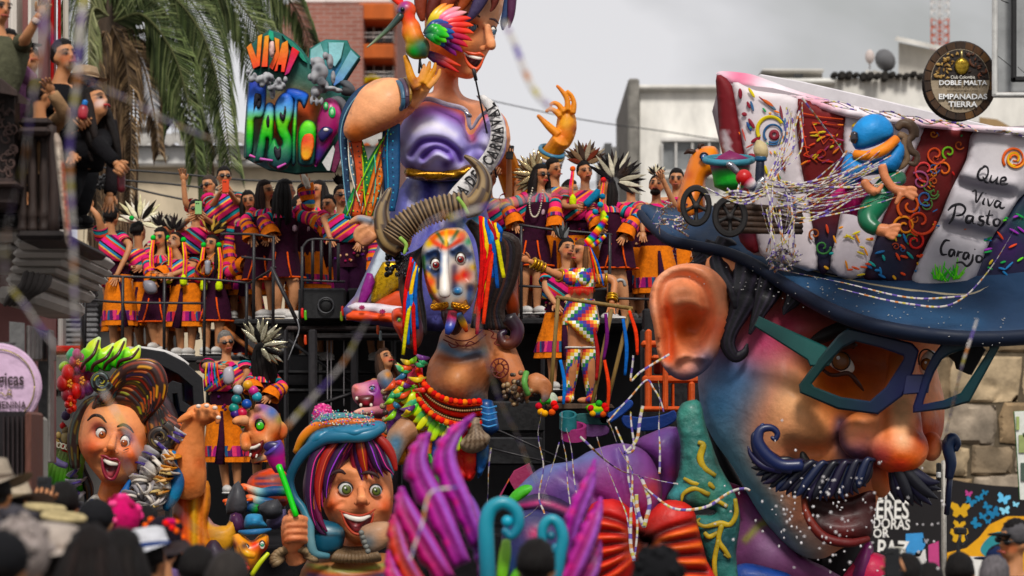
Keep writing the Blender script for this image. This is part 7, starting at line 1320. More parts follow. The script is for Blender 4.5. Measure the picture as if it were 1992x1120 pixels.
    # ------------------------------------------------------------------ big flower, lapel, foreground wings
YF=24.3
fl=emp('giant_flower',W(1200,1115,YF),'huge purple and red pleated flower sculpture with dark heart beside the giant head','carnival flower')
q=MB();ifl(q,[(990,975),(1020,935),(1060,906),(1113,896),(1150,876),(1210,862),(1258,880),(1284,930),(1286,975),(1262,1030),(1220,1040),(1150,1020),(1080,1000),(1020,1000)],YF,.25,cell=6,sm=4,pw=.4,col='#6a3a70',st_=[([(1010,950),(1080,905),(1150,885)],22,'#54648c',.9),((1210,890),34,'#55457a',.9),((1180,960),50,'#7a2a64',.8),((1240,1010),36,'#8a1f30',.95),((1270,950),20,'#a83a30',.7),((1100,960),40,'#4a3a70',.8)],bu=[([(1255,1040),(1220,960),(1200,880)],10,-.05),([(1255,1040),(1160,970),(1090,910)],10,-.05)]);bd(q,'petal',MP,fl)
q=MB();ifl(q,[(1235,865),(1265,842),(1316,830),(1324,880),(1318,930),(1300,965),(1285,1000),(1270,1030),(1282,960),(1276,910)],YF+.25,.2,cell=6,sm=3,col='#5a2f66',st_=[((1300,850),24,'#4a3a6a',.8),((1280,990),24,'#a0202c',.9),((1310,920),14,'#7a2a4a',.7)]);bd(q,'petal',MP,fl)
q=MB();ifl(q,[(1000,985),(1040,960),(1090,970),(1130,1000),(1150,1030),(1100,1020),(1050,1005)],YF-.2,.12,cell=5,sm=3,col='#241a34',st_=[([(1010,985),(1060,978),(1120,1000)],6,'#a83a6a',.9)]);bd(q,'petal',MP,fl)
q=MB();ifl(q,[(985,1010),(1040,990),(1100,1010),(1120,1060),(1100,1130),(1000,1140),(975,1070)],YF-.3,.2,cell=6,sm=3,col='#2a2a52',st_=[((1040,1038),16,'#b84068',.95),((1000,1100),24,'#24406a',.8),((1090,1040),16,'#4a2a6a',.7)]);bd(q,'petal',MP,fl)
q=MB();ifl(q,[(985,975),(1005,950),(1035,940),(1060,950),(1030,965),(1000,985)],YF-.1,.06,cell=5,sm=3,col='#4a9a3a',st_=[((1050,950),10,'#8a6ab0',.7)]);bd(q,'petal',MP,fl)
pl=[(1140,1000),(1160,975),(1210,975),(1262,1035),(1262,1060),(1240,1130),(1130,1140),(1125,1060)]
grv=[[(1258,1050),(1200,1012+j*22),(1130,1000+j*34)]for j in range(5)]
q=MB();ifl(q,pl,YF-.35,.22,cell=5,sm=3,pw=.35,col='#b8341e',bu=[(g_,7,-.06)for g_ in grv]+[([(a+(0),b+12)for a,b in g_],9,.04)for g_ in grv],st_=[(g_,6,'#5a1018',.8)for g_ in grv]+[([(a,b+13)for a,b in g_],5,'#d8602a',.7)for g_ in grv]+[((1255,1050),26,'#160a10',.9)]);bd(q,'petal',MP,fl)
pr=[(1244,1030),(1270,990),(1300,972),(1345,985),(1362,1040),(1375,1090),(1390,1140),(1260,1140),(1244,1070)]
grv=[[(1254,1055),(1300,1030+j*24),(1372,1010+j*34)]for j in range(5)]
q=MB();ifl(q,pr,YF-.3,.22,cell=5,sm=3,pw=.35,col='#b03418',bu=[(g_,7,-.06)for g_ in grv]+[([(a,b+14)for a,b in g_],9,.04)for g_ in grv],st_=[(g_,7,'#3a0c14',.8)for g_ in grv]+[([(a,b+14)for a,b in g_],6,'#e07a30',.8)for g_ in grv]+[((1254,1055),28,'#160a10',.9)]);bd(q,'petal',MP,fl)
lp=emp('coat_lapel',W(1380,1115,24.1),'verdigris green coat lapel with gold scrolls under the giant ear','carnival prop')
rr=random.Random(8)
q=MB();ifl(q,[(1316,820),(1322,790),(1340,779),(1362,782),(1374,830),(1400,905),(1430,960),(1440,1010),(1432,1075),(1434,1140),(1394,1140),(1370,1075),(1345,1008),(1382,1000),(1388,992),(1344,986),(1296,974),(1318,930),(1324,870)],24.15,.16,cell=5,sm=3,pw=.35,col='#2f5f58',bu=[((rr.uniform(1315,1430),rr.uniform(790,1110)),rr.uniform(3,9),rr.uniform(-.018,.018))for _ in range(160)],st_=[((1340,800),24,'#3f7a6c',.7),((1315,960),24,'#4a8a90',.8),((1410,1060),34,'#1a3a42',.9),((1390,900),24,'#2a4440',.7),((1370,960),24,'#3f6a50',.7)]);bd(q,'lapel',M_VERD,lp)
for P in([(1358,860,4),(1368,866,6),(1362,890,7),(1370,910,6),(1392,925,4)],[(1330,930,3),(1350,940,5),(1376,940,6),(1390,950,3)],[(1326,975,2),(1330,960,4),(1352,950,5),(1380,962,5)],[(1430,970,4),(1432,1000,5),(1420,1020,5),(1400,1018,6),(1372,1024,4),(1356,1016,4),(1362,1008,2)],[(1404,1020,6),(1398,1050,5),(1410,1070,5),(1420,1085,3),(1408,1078,2)],[(1398,1050,5),(1390,1090,5),(1392,1130,5)],[(1370,1036,4),(1380,1044,5),(1396,1036,4)],[(1415,985,4),(1395,975,4),(1380,980,2)]):
 q=MB();tb(q,[(x,y,24.0,r)for x,y,r in P],col=['#8a7a2a','#a8902a','#7a6a24'],seg=8,flat=.5,sub=5);bd(q,'gold_scroll',MP,lp)
ct=emp('painted_coat',W(1490,1110,25.0),'magenta and violet painted coat front under the giant chin','carnival prop')
q=MB();ifl(q,[(1395,940),(1440,945),(1500,1010),(1560,1080),(1600,1100),(1640,1140),(1430,1150),(1438,1010)],25.3,.2,cell=7,sm=2,col='#6a3a60',st_=[((1420,960),28,'#7a1432',.9),((1500,1060),40,'#8a6a8a',.8),([(1450,1050),(1480,1020),(1510,1012)],7,'#8a9a3a',.7)]);bd(q,'coat_front',MP,ct)
for P,c in[([(1660,1095),(1690,1050),(1700,1080),(1690,1140),(1650,1140)],'#5a1a4a'),([(1640,1120),(1680,1078),(1720,1080),(1760,1120),(1760,1150),(1640,1150)],'#a8284a'),([(1680,1120),(1710,1098),(1740,1110),(1750,1150),(1680,1150)],'#3a7a6a'),([(1420,1110),(1450,1095),(1500,1105),(1540,1120),(1540,1150),(1420,1150)],'#1f3a7a')]:
 q=MB();ifl(q,P,24.8,.14,cell=6,sm=3,col=c);bd(q,'coat_fold',MP,ct)
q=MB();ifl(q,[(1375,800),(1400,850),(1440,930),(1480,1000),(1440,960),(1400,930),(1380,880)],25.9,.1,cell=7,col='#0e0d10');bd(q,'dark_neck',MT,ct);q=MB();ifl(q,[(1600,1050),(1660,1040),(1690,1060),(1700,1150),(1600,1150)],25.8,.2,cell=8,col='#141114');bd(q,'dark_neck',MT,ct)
YV=15.0
wg=emp('magenta_wings',W(960,1130,YV),'blurred magenta feathered wings with teal antenna scrolls nearest the camera','carnival wings')
def feather(P,cols,Y=YV,flat=.22):
 PP=crom(P,7);n=len(PP);d=nrm(np.gradient(PP[:,:2],axis=0));nx=np.stack([-d[:,1],d[:,0]],-1);t=np.linspace(0,1,n);saw=1-.34*((t*6.5)%1.0)*(t<.93)
 if nx[n//2,0]>0:nx=-nx
 Lf,Rt=PP[:,:2]+nx*(PP[:,2]*saw*1.15)[:,None],PP[:,:2]-nx*(PP[:,2]*.9)[:,None];q=MB()
 st=[([tuple(p)for p in(Rt*.8+Lf*.2)[::4]],7,'#8a5aac',.85),([tuple(p)for p in PP[::4,:2]],5,hx_(cols[-1])*.7,.7)]+[(tuple(Lf[i]*.75+Rt[i]*.25),7,'#c0306a',.75)for i in range(3,n-2,5)]+[(tuple(PP[0,:2]),40,cols[-1],.7),(tuple(PP[-1,:2]),30,cols[0],.6)]
 ifl(q,[tuple(p)for p in np.vstack([Lf,Rt[::-1]])],Y,.10,cell=6,sm=1,pw=.4,col=cols[1],st_=st,bu=[([tuple(p)for p in PP[::4,:2]],5,-.03)]);bd(q,'feather',MP,wg)
MG=['#8a2a8a','#a0328a','#8a246e','#5a1f6a']
feather([(930,1060,16),(900,985,24),(866,900,26),(880,850,18),(924,806,3)],MG,YV+.1);feather([(900,1100,20),(850,990,28),(812,910,26),(822,860,15),(838,842,4)],['#7a247a','#98307e','#a83a70','#7a2a74'],YV)
feather([(870,1130,22),(820,1050,28),(786,985,22),(782,946,5)],['#6a2070','#a02a6a','#b83a4a','#8a2a5a'],YV-.1);feather([(820,1150,22),(784,1090,22),(768,1030,16),(766,1000,4)],['#8a2454','#b8402a','#c05a24','#9a3a3a'],YV-.2);feather([(945,1120,14),(935,1060,20),(915,990,18),(900,950,5)],['#3a1f6a','#5a2a7a','#8a2a7a'],YV+.2);feather([(800,1160,22),(770,1130,20),(758,1090,10),(756,1070,3)],['#8a2a6a','#b8306a','#a82a4a'],YV-.25)
feather([(1092,1110,14),(1118,1010,20),(1146,940,15),(1158,892,2)],MG,YV);feather([(1100,1140,20),(1136,1060,24),(1160,1000,14),(1170,966,3)],['#7a2a7a','#98327e','#b03a7a'],YV-.1);feather([(1120,1160,18),(1150,1110,18),(1165,1070,8),(1168,1050,2)],['#4a1f5a','#7a2a64','#8a2a5a'],YV)
for P in([(950,1150,16),(946,1060,16),(946,1015,15),(956,988,14),(980,978,13),(1003,992,12),(1009,1020,11),(995,1042,9),(980,1030,8)],[(1080,1150,12),(1090,1080,12),(1095,1045,12),(1086,1018,11),(1070,1010,10),(1056,1026,10),(1056,1056,9),(1070,1074,8),(1082,1060,6)]):
 q=MB();tb(q,[(x,y,YV-.15,r)for x,y,r in P],col=['#1a5a6a','#2a7a8c','#2f8090','#246a80'],seg=14,sub=6);bd(q,'antenna_scroll',MG_,wg)
q=MB();pbar(q,960,1100,YV+.2,960,1650,YV+.2,9,'#1c1a1e');pbar(q,1110,1100,YV+.2,960,1400,YV+.2,7,'#1c1a1e');bd(q,'carrying_pole',MM,wg)
q=MB();pbl(q,987,1014,YV-.15,12,'#2a92a8',seg=16,rings=10);bd(q,'scroll_ball',MG_,wg);q=MB();pbl(q,1072,1042,YV-.15,9,'#1f5a6c',seg=16,rings=10);bd(q,'scroll_ball',MG_,wg)
q=MB();tb(q,[(975,1130,YV,10),(982,1080,YV,12),(985,1050,YV,8)],col=['#6aa83a','#9ac86a'],seg=8,flat=.4);tb(q,[(990,1140,YV,8),(1010,1110,YV,9),(1030,1100,YV,5)],col='#5a9a2a',seg=8,flat=.4);bd(q,'leaf',MP,wg)
# ------------------------------------------------------------------ black float decks, railings, machinery
fp=emp('float_platform',W(650,1130,33),'black steel float platform with decks and dark panels carrying the dancers','float')
BK,BK2='#1b1a1b','#242224'
def pb_(nm,r,Y,d,c=BK,mat=None,bev=.02,par=None):
 q=MB();pbox(q,*r,Y,d,c,bev=bev);return bd(q,nm,mat or MM,par or fp,False)
pb_('deck',(170,692,470,704),32.4,3.2);pb_('deck',(455,620,770,632),31.9,2.6);pb_('deck',(960,618,1300,632),30.9,3.0)
pb_('dark_panel',(400,640,800,1130),34.6,.2,'#0f0f11');pb_('dark_panel',(780,560,1330,1130),33.0,.2,'#101012');pb_('dark_panel',(1250,600,1480,1100),29.6,.2,'#121113')
pb_('beam',(556,634,800,644),31.4,.3,'#3a3230',M_WOOD);pb_('beam',(600,648,800,660),31.3,.3,'#221f1f');pb_('beam',(540,720,760,728),31.6,.2);pb_('beam',(552,756,760,764),31.6,.2)
for x0,x1,Y in((600,616,31.2),(682,696,31.4),(552,560,31.3),(760,770,31.8),(1246,1256,29.0),(1052,1060,30.4)):pb_('post',(x0,640,x1,1000),Y,.12,BK2)
for x in(636,643,668):pb_('thin_rod',(x,650,x+2,790),31.5,.02,'#8a8688')
pb_('speaker_box',(580,560,672,622),31.2,.8,'#161617');pb_('speaker_box',(676,560,760,620),31.5,.8,'#131314');pb_('speaker_box',(552,690,620,752),31.9,.6,'#1a1a1c');pb_('speaker_box',(950,780,1060,840),29.5,.8,'#151516');pb_('speaker_box',(940,850,1056,905),29.2,.8,'#19191b')
for r,Y,d in(((90,1062,830,1324),26.7,7),((830,1040,1440,1324),26.9,6.5),((1440,1085,1760,1338),25.7,5)):pb_('skirt_panel',r,Y,d,'#141315',MC)
q=MB();pbl(q,634,594,31.2,14,'#0a0a0b',rd=3);th=np.linspace(0,6.283,22);swp(q,W(634+15*np.cos(th),594+15*np.sin(th),31.16),2*31/F,6,1,'#3a3a3c',cap=False);bd(q,'speaker_cone',MM,fp)
for x0,y0,x1,y1,Y in((528,520,585,640,31.1),(560,660,760,800,31.9),(955,830,1110,900,29.0),(945,870,1070,900,28.9),(610,790,700,760,31.4)):
 q=MB();pbar(q,x0,y0,Y,x1,y1,Y,4 if Y>31 else 2,'#222022');bd(q,'brace',MM,fp)
q=MB();tb(q,[(578,620,30.9,1.2),(582,640,30.9,1.2),(576,660,30.9,1.2),(580,650,30.9,1.2),(560,700,30.9,1.0)],col='#8a8a8c',seg=5);bd(q,'safety_cable',MM,fp)
pb_('wood_plank',(380,700,470,708),32.0,.3,'#2c2624',M_WOOD);q=MB();pbar(q,436,638,32.2,494,685,32.0,5,'#7a4a2c');bd(q,'wood_plank',M_WOOD,fp)
for k,(x,y,c)in enumerate([(588,608,'#b8302a'),(594,612,'#5a9a3a'),(666,604,'#c8401e'),(664,614,'#7a8a3a'),(735,640,'#c85a1e'),(594,660,'#b84a1c'),(740,652,'#8a9a9a')]):
 q=MB();tb(q,[(x,y-8,31.0,2.5),(x,y+4,31.0,3),(x+1,y+10,31.0,2.5)],col=c,seg=7);bd(q,'bottle',MG_,label=['red bottle standing by the black speaker post','green bottle beside the red one on the deck','orange-red can at the edge of the speaker','olive bottle below the orange-red can','orange roll under the queen skirt hem','orange rag on the beam end by the post','grey flask under the queen skirt hem'][k],cat='bottle' if k in(0,1,3,6)else 'clutter')
for k in range(2):
 cx=505+k*44;q=MB();ifl(q,[(cx-22,640),(cx,632),(cx+20,640),(cx+24,668),(cx+8,690),(cx-16,684),(cx-26,662)],32.3,.18,cell=5,sm=3,col='#8f8d8c',bu=[((cx+rr.uniform(-20,20),660+rr.uniform(-24,24)),5,rr.uniform(-.04,.05))for _ in range(16)]);bd(q,'plastic_bag',MG_,label=['crumpled clear plastic bag under the upper deck, left one','crumpled clear plastic bag beside the silver feather headdress'][k],cat='bag')
def railing(label,posts,rails,r=3.2):
 ro=emp('railing',W(posts[0][0],posts[0][3],posts[0][2]),label,'railing','railings on the float decks')
 for x,y0,Y,y1 in posts:q=MB();pbar(q,x,y0,Y,x-(1 if x<600 else 0),y1,Y,r,'#1f1d1e',7);bd(q,'post',MM,ro)
 for P in rails:q=MB();tb(q,[(x,y,Y,r*.8)for x,y,Y in P],col='#252223',seg=7,sub=3);bd(q,'rail',MM,ro)
railing('long black railing in front of the dancers on the left lower deck',[(166,536,32.3,692),(239,538,32.2,692),(320,540,32.2,692),(398,543,32.2,692),(160,560,32.6,700)],[[(164,535,32.3),(240,538,32.2),(400,543,32.2),(486,551,32.2)],[(60,573,32.4),(170,582,32.3),(240,588,32.2),(400,590,32.2)]])
railing('short black railing before the long haired woman on the middle deck',[(494,455,31.6,620),(532,460,31.6,660),(480,552,31.9,692)],[[(430,455,31.8),(494,456,31.6),(534,462,31.6)],[(470,500,31.7),(534,506,31.6)],[(486,550,32.2),(536,520,31.6)]])
railing('curved black gate railing with upright bars beside the queen skirt',[(588,480,31.1,630),(608,468,31.1,545),(625,467,31.1,545),(642,470,31.1,545),(658,474,31.1,545)],[[(588,620,31.1),(588,500,31.1),(594,474,31.1),(612,465,31.1),(660,468,31.1)],[(588,545,31.1),(670,548,31.1)]])
railing('black railing in front of the two women on the right deck',[(1014,440,30.6,620),(1186,455,30.6,620),(1100,445,30.6,560)],[[(1010,437,30.6),(1080,447,30.6),(1190,456,30.6)],[(1010,556,30.6),(1100,560,30.6)],[(1190,580,29.6),(1262,582,29.6)]])
hm=emp('orange_machine',W(1330,900,28.6),'orange hydraulic lift frame under the deck behind the giant ear','machine')
for r in((1248,662,1282,674),(1256,640,1268,800),(1290,640,1300,800),(1250,730,1380,744),(1268,690,1330,700),(1340,742,1352,800),(1250,790,1360,800),(1308,745,1312,800)):
 q=MB();pbox(q,*r,28.6+rr.random()*.1,.25,'#b0521c',bev=.02);bd(q,'beam',MP,hm,20)
for k in range(4):
 q=MB();pbox(q,1272+k*24,700,1288+k*24,728,28.9,.1,'#c2611f' if k%2 else '#8a3a18',bev=.02);bd(q,'plate',MP,hm,20)
    # ---- pulpit of the woman in chequered dress
pu=emp('dancer_pulpit',W(1128,800,27.9),'small wooden pulpit with gold rails and pompoms under the woman in rainbow chequers','pulpit')
q=MB();slab(q,[(1062,784),(1190,786),(1196,794),(1066,796)],27.6,.7,1,'#4a3b30');bd(q,'floor',M_WOOD,pu,False)
for(x0,y0,x1,y1)in((1086,578,1070,782),(1082,578,1230,600),(1190,602,1152,788),(1226,600,1180,790)):
 q=MB();pbar(q,x0,y0,27.55,x1,y1,27.55,4,'#7a6440',8);bd(q,'gold_rail',M_WOOD,pu)
q=MB();tb(q,[(1196,610,28,3.4),(1195,560,28,3.4),(1202,546,28,3.4),(1212,546,28,3.4),(1216,556,28,3.4)],col='#8a8886',seg=8);bd(q,'steel_hook',MM,pu)
for x,y0,x1,y1,c in((1224,604,1240,690,'#d04a24'),(1212,620,1216,730,'#1f5aa0'),(1178,610,1174,700,'#5a1f5a'),(1090,700,1096,786,'#2a6ab0'),(1156,640,1160,740,'#8a2a2a'),(1176,700,1182,800,'#c84a24')):
 q=MB();tb(q,[(x,y0,27.5,3),((x+x1)/2+5,(y0+y1)/2,27.48,4),(x1,y1,27.5,3)],col=c,seg=6,flat=.2,sub=6);bd(q,'ribbon',MC,pu)
for(cx,cy,n,sp)in((1064,792,8,18),(1164,796,6,16)):
 for k in range(n):
  a=k*2.4;q=MB();pbl(q,cx+sp*.9*mt.cos(a),cy+sp*.7*mt.sin(a),27.4,7,['#c8321e','#d8a01e','#3a8a3a','#d0601e','#b02a3a'][k%5],seg=10,rings=7);bd(q,'pompom',MC,pu)
q=MB();ifl(q,[(1138,792),(1156,784),(1180,790),(1184,804),(1162,814),(1150,806)],27.45,.08,cell=3,sm=2,col='#5aa82a',st_=[([(1150,806),(1182,804)],4,'#2a6aa0',.9),([(1152,811),(1180,809)],4,'#7a2a8a',.9),([(1145,794),(1180,792)],3,'#b8c830',.9)]);bd(q,'yarn_fringe',MC,pu)
q=MB();ifl(q,[(1066,768),(1078,764),(1086,778),(1074,792),(1062,786)],27.45,.06,cell=3,col='#a8b0a0');bd(q,'yarn_fringe',MC,pu)
for cx,cy,rx,ry,h,c in((1105,806,17,8,26,'#1f5a60'),(1116,828,25,9,24,'#7a2a58')):
 q=MB();th=np.linspace(0,6.283,28);R=[W(cx+k*rx*np.cos(th),cy+dy+k*ry*np.sin(th),27.3-.1*np.sin(th)*k)for k,dy in((.75,h),(1,h),(1,0),(.75,0),(.75,h))];q.add(np.vstack(R),grid_faces(5,28,False),c);bd(q,'painted_ring',MP,pu,40)
for P,c in(([(1165,812),(1190,800),(1216,782),(1228,778),(1230,790),(1200,815),(1175,826)],'#1a3f84'),([(1212,808),(1250,812),(1290,806),(1312,798),(1314,818),(1280,836),(1240,838),(1214,828)],'#16387a'),([(1118,806),(1160,804),(1190,812),(1180,826),(1130,824)],'#1f4a4a'),([(1130,826),(1180,828),(1180,846),(1140,850)],'#4a2a54')):
 q=MB();slab(q,P,27.5,.25,2,c,sm=3,cell=8);bd(q,'blue_arm',MP,pu,40)
for P,c in(([(970,965),(1000,915),(1030,900),(1040,930),(1010,975)],'#7a2a48'),([(960,990),(990,930),(1008,960),(1000,990)],'#a8542a')):
 q=MB();slab(q,P,25.6,.15,2,c,cell=10);bd(q,'painted_plate',MP,fl,40)
    # ------------------------------------------------------------------ things glued to the giant hat
YK=23.6
cwv=emp('orange_cow',W(1360,405,24.6),'orange cow figure with cream muzzle and dark ears standing on the hat brim','cow figure')
b=MB();Yc_=24.6
ifl(b,[(1318,412),(1322,370),(1334,330),(1345,300),(1362,286),(1390,284),(1400,300),(1404,320),(1398,336),(1376,344),(1372,380),(1368,412)],Yc_,.16,cell=4,sm=3,back=1.0);pbl(b,1396,324,Yc_-.1,16,'fff',ry=14);tb(b,[(1350,370,Yc_-.1,14),(1345,400,Yc_-.14,12),(1340,415,Yc_-.14,12)],seg=10)
bd(fuse(b,.012,4,'#cf7a1e',[((1396,328),15,'#d0a878',.95),((1368,305),9,'#5a2a1a',.7),((1340,340),10,'#b0541a',.7),((1385,290),12,'#d88a2a',.7),((1345,400),20,'#b86a1a',.6),((1370,380),9,'#8a3a14',.7)]),'body',MG_,cwv)
eye(cwv,1370,306,Yc_-.19,8,9,'#2a4a7a',ir=.8,tilt=-.2,sclera='#2a2a3a')
for P in([(1352,296,5),(1340,294,5),(1331,299,1.5)],[(1360,288,4),(1362,282,4),(1370,281,1.5)]):
 q=MB();tb(q,[(x,y,Yc_-.05,r)for x,y,r in P],col='#2a1810',seg=8);bd(q,'ear',MP,cwv)
q=MB();tb(q,[(1388,334,Yc_-.27,1.5),(1400,336,Yc_-.28,2),(1408,330,Yc_-.24,1)],col='#5a2a1a',seg=6);bd(q,'mouth',MP,cwv)
ca=emp('toy_cart',W(1400,455,YK),'dark wooden toy cart with two spoked wheels on the hat brim','toy cart')
for cx,cy,rx,ry in((1354,400,31,41),(1420,421,35,41)):
 q=MB();th=np.linspace(0,6.283,40);ro_=[(cx+rx*mt.cos(t),cy+ry*mt.sin(t))for t in th[:-1]];ri=[(cx+rx*.64*mt.cos(t),cy+ry*.68*mt.sin(t))for t in th[:-1]];frame_ring(q,ro_,ri,YK,.12,'#1c1a1a',bev=3);wo_=bd(q,'wheel',MT,ca,40)
 for k in range(5):
  q=MB();a=k*1.257+.3;tb(q,[(cx+3*mt.cos(a),cy+3*mt.sin(a),YK+.05,5),(cx+rx*.4*mt.cos(a),cy+ry*.4*mt.sin(a),YK+.05,3.6),(cx+rx*.76*mt.cos(a),cy+ry*.76*mt.sin(a),YK+.05,5.5)],col='#222020',seg=7);bd(q,'spoke',MT,wo_)
 q=MB();pbl(q,cx,cy,YK+.02,7,'#2a2727',rd=6);bd(q,'hub',MT,wo_)
for k in range(5):
 q=MB();tb(q,[(1390+k*4,402+k*11,YK+.4,7),(1470,404+k*11,YK+.35,7),(1560,410+k*10,YK+.4,6)],col=['#2a1f1a','#3a2b22','#241a16'],seg=9,sub=5);bd(q,'log',M_WOOD,ca)
bk=emp('paint_bucket',W(1420,362,YK+.3),'magenta and green bucket with teal rim in the toy cart','bucket')
q=MB();P=[(1420,312,42),(1421,335,37),(1422,362,33)];PP=crom(P,6);swp(q,W(PP[:,0],PP[:,1],YK+.45),PP[:,2]*YK/F,28,1,['#6a1f4a','#7a2454','#2a8a3a','#2f9a3a','#2a7a34']);bd(q,'pail',MP,bk)
q=MB();th=np.linspace(0,6.283,40);swp(q,W(1418+46*np.cos(th),311+6*np.sin(th),YK+.45-.2*np.sin(th)),6.5*YK/F,8,1,'#3f7484',cap=False);pbl(q,1418,310,YK+.45,44,'#3f6f80',ry=5,rd=26);bd(q,'rim',MP,bk)
br=emp('big_paintbrush',W(1479,372,YK+.2),'stubby paintbrush with cream bristles standing in the cart','brush')
q=MB();tb(q,[(1474,274,YK+.2,5),(1478,284,YK+.2,13),(1481,298,YK+.2,14),(1480,306,YK+.2,11)],col=['#a89a78','#b8a888','#9a8a68'],seg=14,shape=lambda a:1+.05*np.sin(a*9));bd(q,'bristles',MP,br)
q=MB();tb(q,[(1480,305,YK+.2,12),(1480,312,YK+.2,12)],col='#1f4a6a',seg=14);bd(q,'ferrule',MG_,br);q=MB();tb(q,[(1479,312,YK+.2,8),(1478,340,YK+.2,9),(1476,380,YK+.2,8)],col='#1a2030',seg=12);bd(q,'handle',MP,br)
mc=emp('red_maraca',W(1448,362,YK-.1),'red ball maraca with a silver handle leaning on the bucket','maraca')
q=MB();pbl(q,1447,345,YK-.1,16,'#a82a24',seg=18,rings=12);bd(q,'ball',MG_,mc);q=MB();tb(q,[(1436,336,YK-.1,6),(1424,324,YK-.1,7),(1416,318,YK-.1,6)],col='#8a8a90',seg=10);bd(q,'handle',M_CHROME,mc);q=MB();tb(q,[(1454,352,YK-.12,12),(1460,358,YK-.12,12),(1464,364,YK-.1,8)],col=['#8a2a3a','#c8c0c0','#2a3a6a'],seg=12);bd(q,'collar',MP,mc)
sp=MB();tb(sp,[(1486,345,YK-.05,4),(1476,362,YK-.05,9),(1462,382,YK-.05,7)],col='#9a9a9c',seg=10,flat=.5);bd(sp,'trowel',M_CHROME,label='small grey trowel lying below the paintbrush',cat='trowel')
gd=emp('cap_figurines',W(1690,440,YK),'two embracing figurines in green shirt and pink skirt with a blue cap on the hat','figurine')
q=MB();ifl(q,[(1655,262),(1668,236),(1692,222),(1716,224),(1734,240),(1738,262),(1720,276),(1690,288),(1664,290)],YK-.2,.12,cell=4,sm=3,col='#2a7ab4',st_=[([(1660,285),(1690,290),(1735,268)],6,'#1a5a90',.8),((1690,245),18,'#3a8ac4',.7)]);bd(q,'cap_top',MP,gd)
q=MB();tb(q,[(1662,300,YK-.3,9),(1690,302,YK-.34,10),(1720,290,YK-.34,11),(1744,270,YK-.28,9)],col=['#c87a24','#d8861e','#d07a1c'],seg=10);bd(q,'cap_band',MP,gd)
q=MB();ifl(q,[(1636,330),(1650,296),(1680,310),(1720,300),(1748,274),(1762,290),(1752,322),(1736,336),(1700,340),(1676,346),(1660,368),(1644,362)],YK-.2,.14,cell=5,sm=3,col='#2674ae',st_=[((1700,325),12,'#1a5a90',.8),((1650,350),10,'#3a8ac8',.7)]);bd(q,'cap_peak',MP,gd)
q=MB();tb(q,[(1662,258,YK-.3,7),(1662,272,YK-.3,8),(1664,278,YK-.3,4)],col='#4a4648',seg=8);bd(q,'badge',M_CHROME,gd)
lk_(gd,[[(1744,250,7),(1756,240,9),(1772,246,9),(1776,262,8),(1766,274,8),(1772,292,8),(1784,302,6),(1780,318,6),(1766,316,3)],[(1748,262,8),(1760,268,8),(1758,288,8),(1764,308,7),(1756,322,6),(1748,330,2)],[(1742,280,7),(1750,300,7),(1746,320,5),(1740,330,2)],[(1752,236,4),(1768,236,6),(1782,250,6),(1784,266,4)]],YK-.2,['#4a3a2e','#6a5644','#3a2c24','#57463a'],MP)
q=MB();ifl(q,[(1640,350),(1670,344),(1702,362),(1704,400),(1690,428),(1660,418),(1630,414),(1604,406),(1616,380)],YK-.15,.13,cell=4,sm=3,col='#b01a68',bu=[([(1655,352),(1625+k*16,412)],3.4,-.05)for k in range(5)],st_=[((1625,400),12,'#c8247a',.6)]);bd(q,'pink_skirt',MP,gd)
q=MB();tb(q,[(1752,345,YK-.15,14),(1728,358,YK-.25,20),(1708,388,YK-.3,24),(1690,416,YK-.32,22),(1690,434,YK-.36,18),(1706,446,YK-.4,14)],col=['#0f4a34','#146042','#1a6a4c','#115238'],seg=16,sub=5);bd(q,'green_sleeve',MG_,gd)
def small_hand(P0,fing,r,nm='hand',c='#b87a5c',Y=YK-.4):
 m=MB();tb(m,[(x,y,Y,r_)for x,y,r_ in P0],seg=10);[tb(m,[(x,y,Y-.03,r_)for x,y,r_ in f_],seg=8)for f_ in fing];bd(fuse(m,.009,3,c,[(P0[-1][:2],12,'#c88a6a',.5)]),nm,MP,gd)
small_hand([(1706,446,12),(1722,448,13),(1732,450,11)],[[(1730,442,6),(1742,438,5),(1752,438,4)],[(1732,448,5.5),(1744,446,5),(1750,448,4)],[(1730,454,5.5),(1740,456,5),(1746,456,4)],[(1724,456,5.5),(1734,462,5),(1740,463,4)]],12)
small_hand([(1716,322,9),(1722,345,9),(1738,366,9),(1758,372,11),(1768,372,10)],[[(1764,366,5),(1776,366,5),(1783,370,4)],[(1766,374,5),(1780,378,5),(1784,382,4)],[(1762,378,5),(1774,386,4.5),(1778,388,3.5)],[(1752,378,6),(1746,390,5),(1742,397,4)]],9)
small_hand([(1680,352,9),(1690,366,9),(1704,374,9)],[[(1704,374,6),(1712,366,5),(1716,358,4)]],9)
# scroll hook on a rod by the post
hk=emp('blue_scroll',W(1850,935,24.5),'small navy scroll ornament tied with streamers above the steel post','carnival prop')
q=MB();tb(q,[(1846,930,24.5,8),(1850,900,24.5,11),(1844,868,24.5,12),(1852,852,24.5,11),(1862,862,24.5,8),(1858,876,24.5,6)],col=['#121a34','#1f3558','#16223e'],seg=12,sub=6);bd(q,'scroll',MG_,hk);q=MB();pbar(q,1842,1000,24.6,1848,925,24.5,6,'#141c34');bd(q,'stem',MG_,hk)
q=MB();pbar(q,922,140,YQ-1.0,966,345,YQ-.3,1.8,'#141314');pbar(q,921,134,YQ-1.0,926,156,YQ-.98,3.6,'#1a1a1c');bd(q,'selfie_stick',MM,label='thin black pole with phone clamp reaching up to the queen\'s mouth',cat='selfie stick')
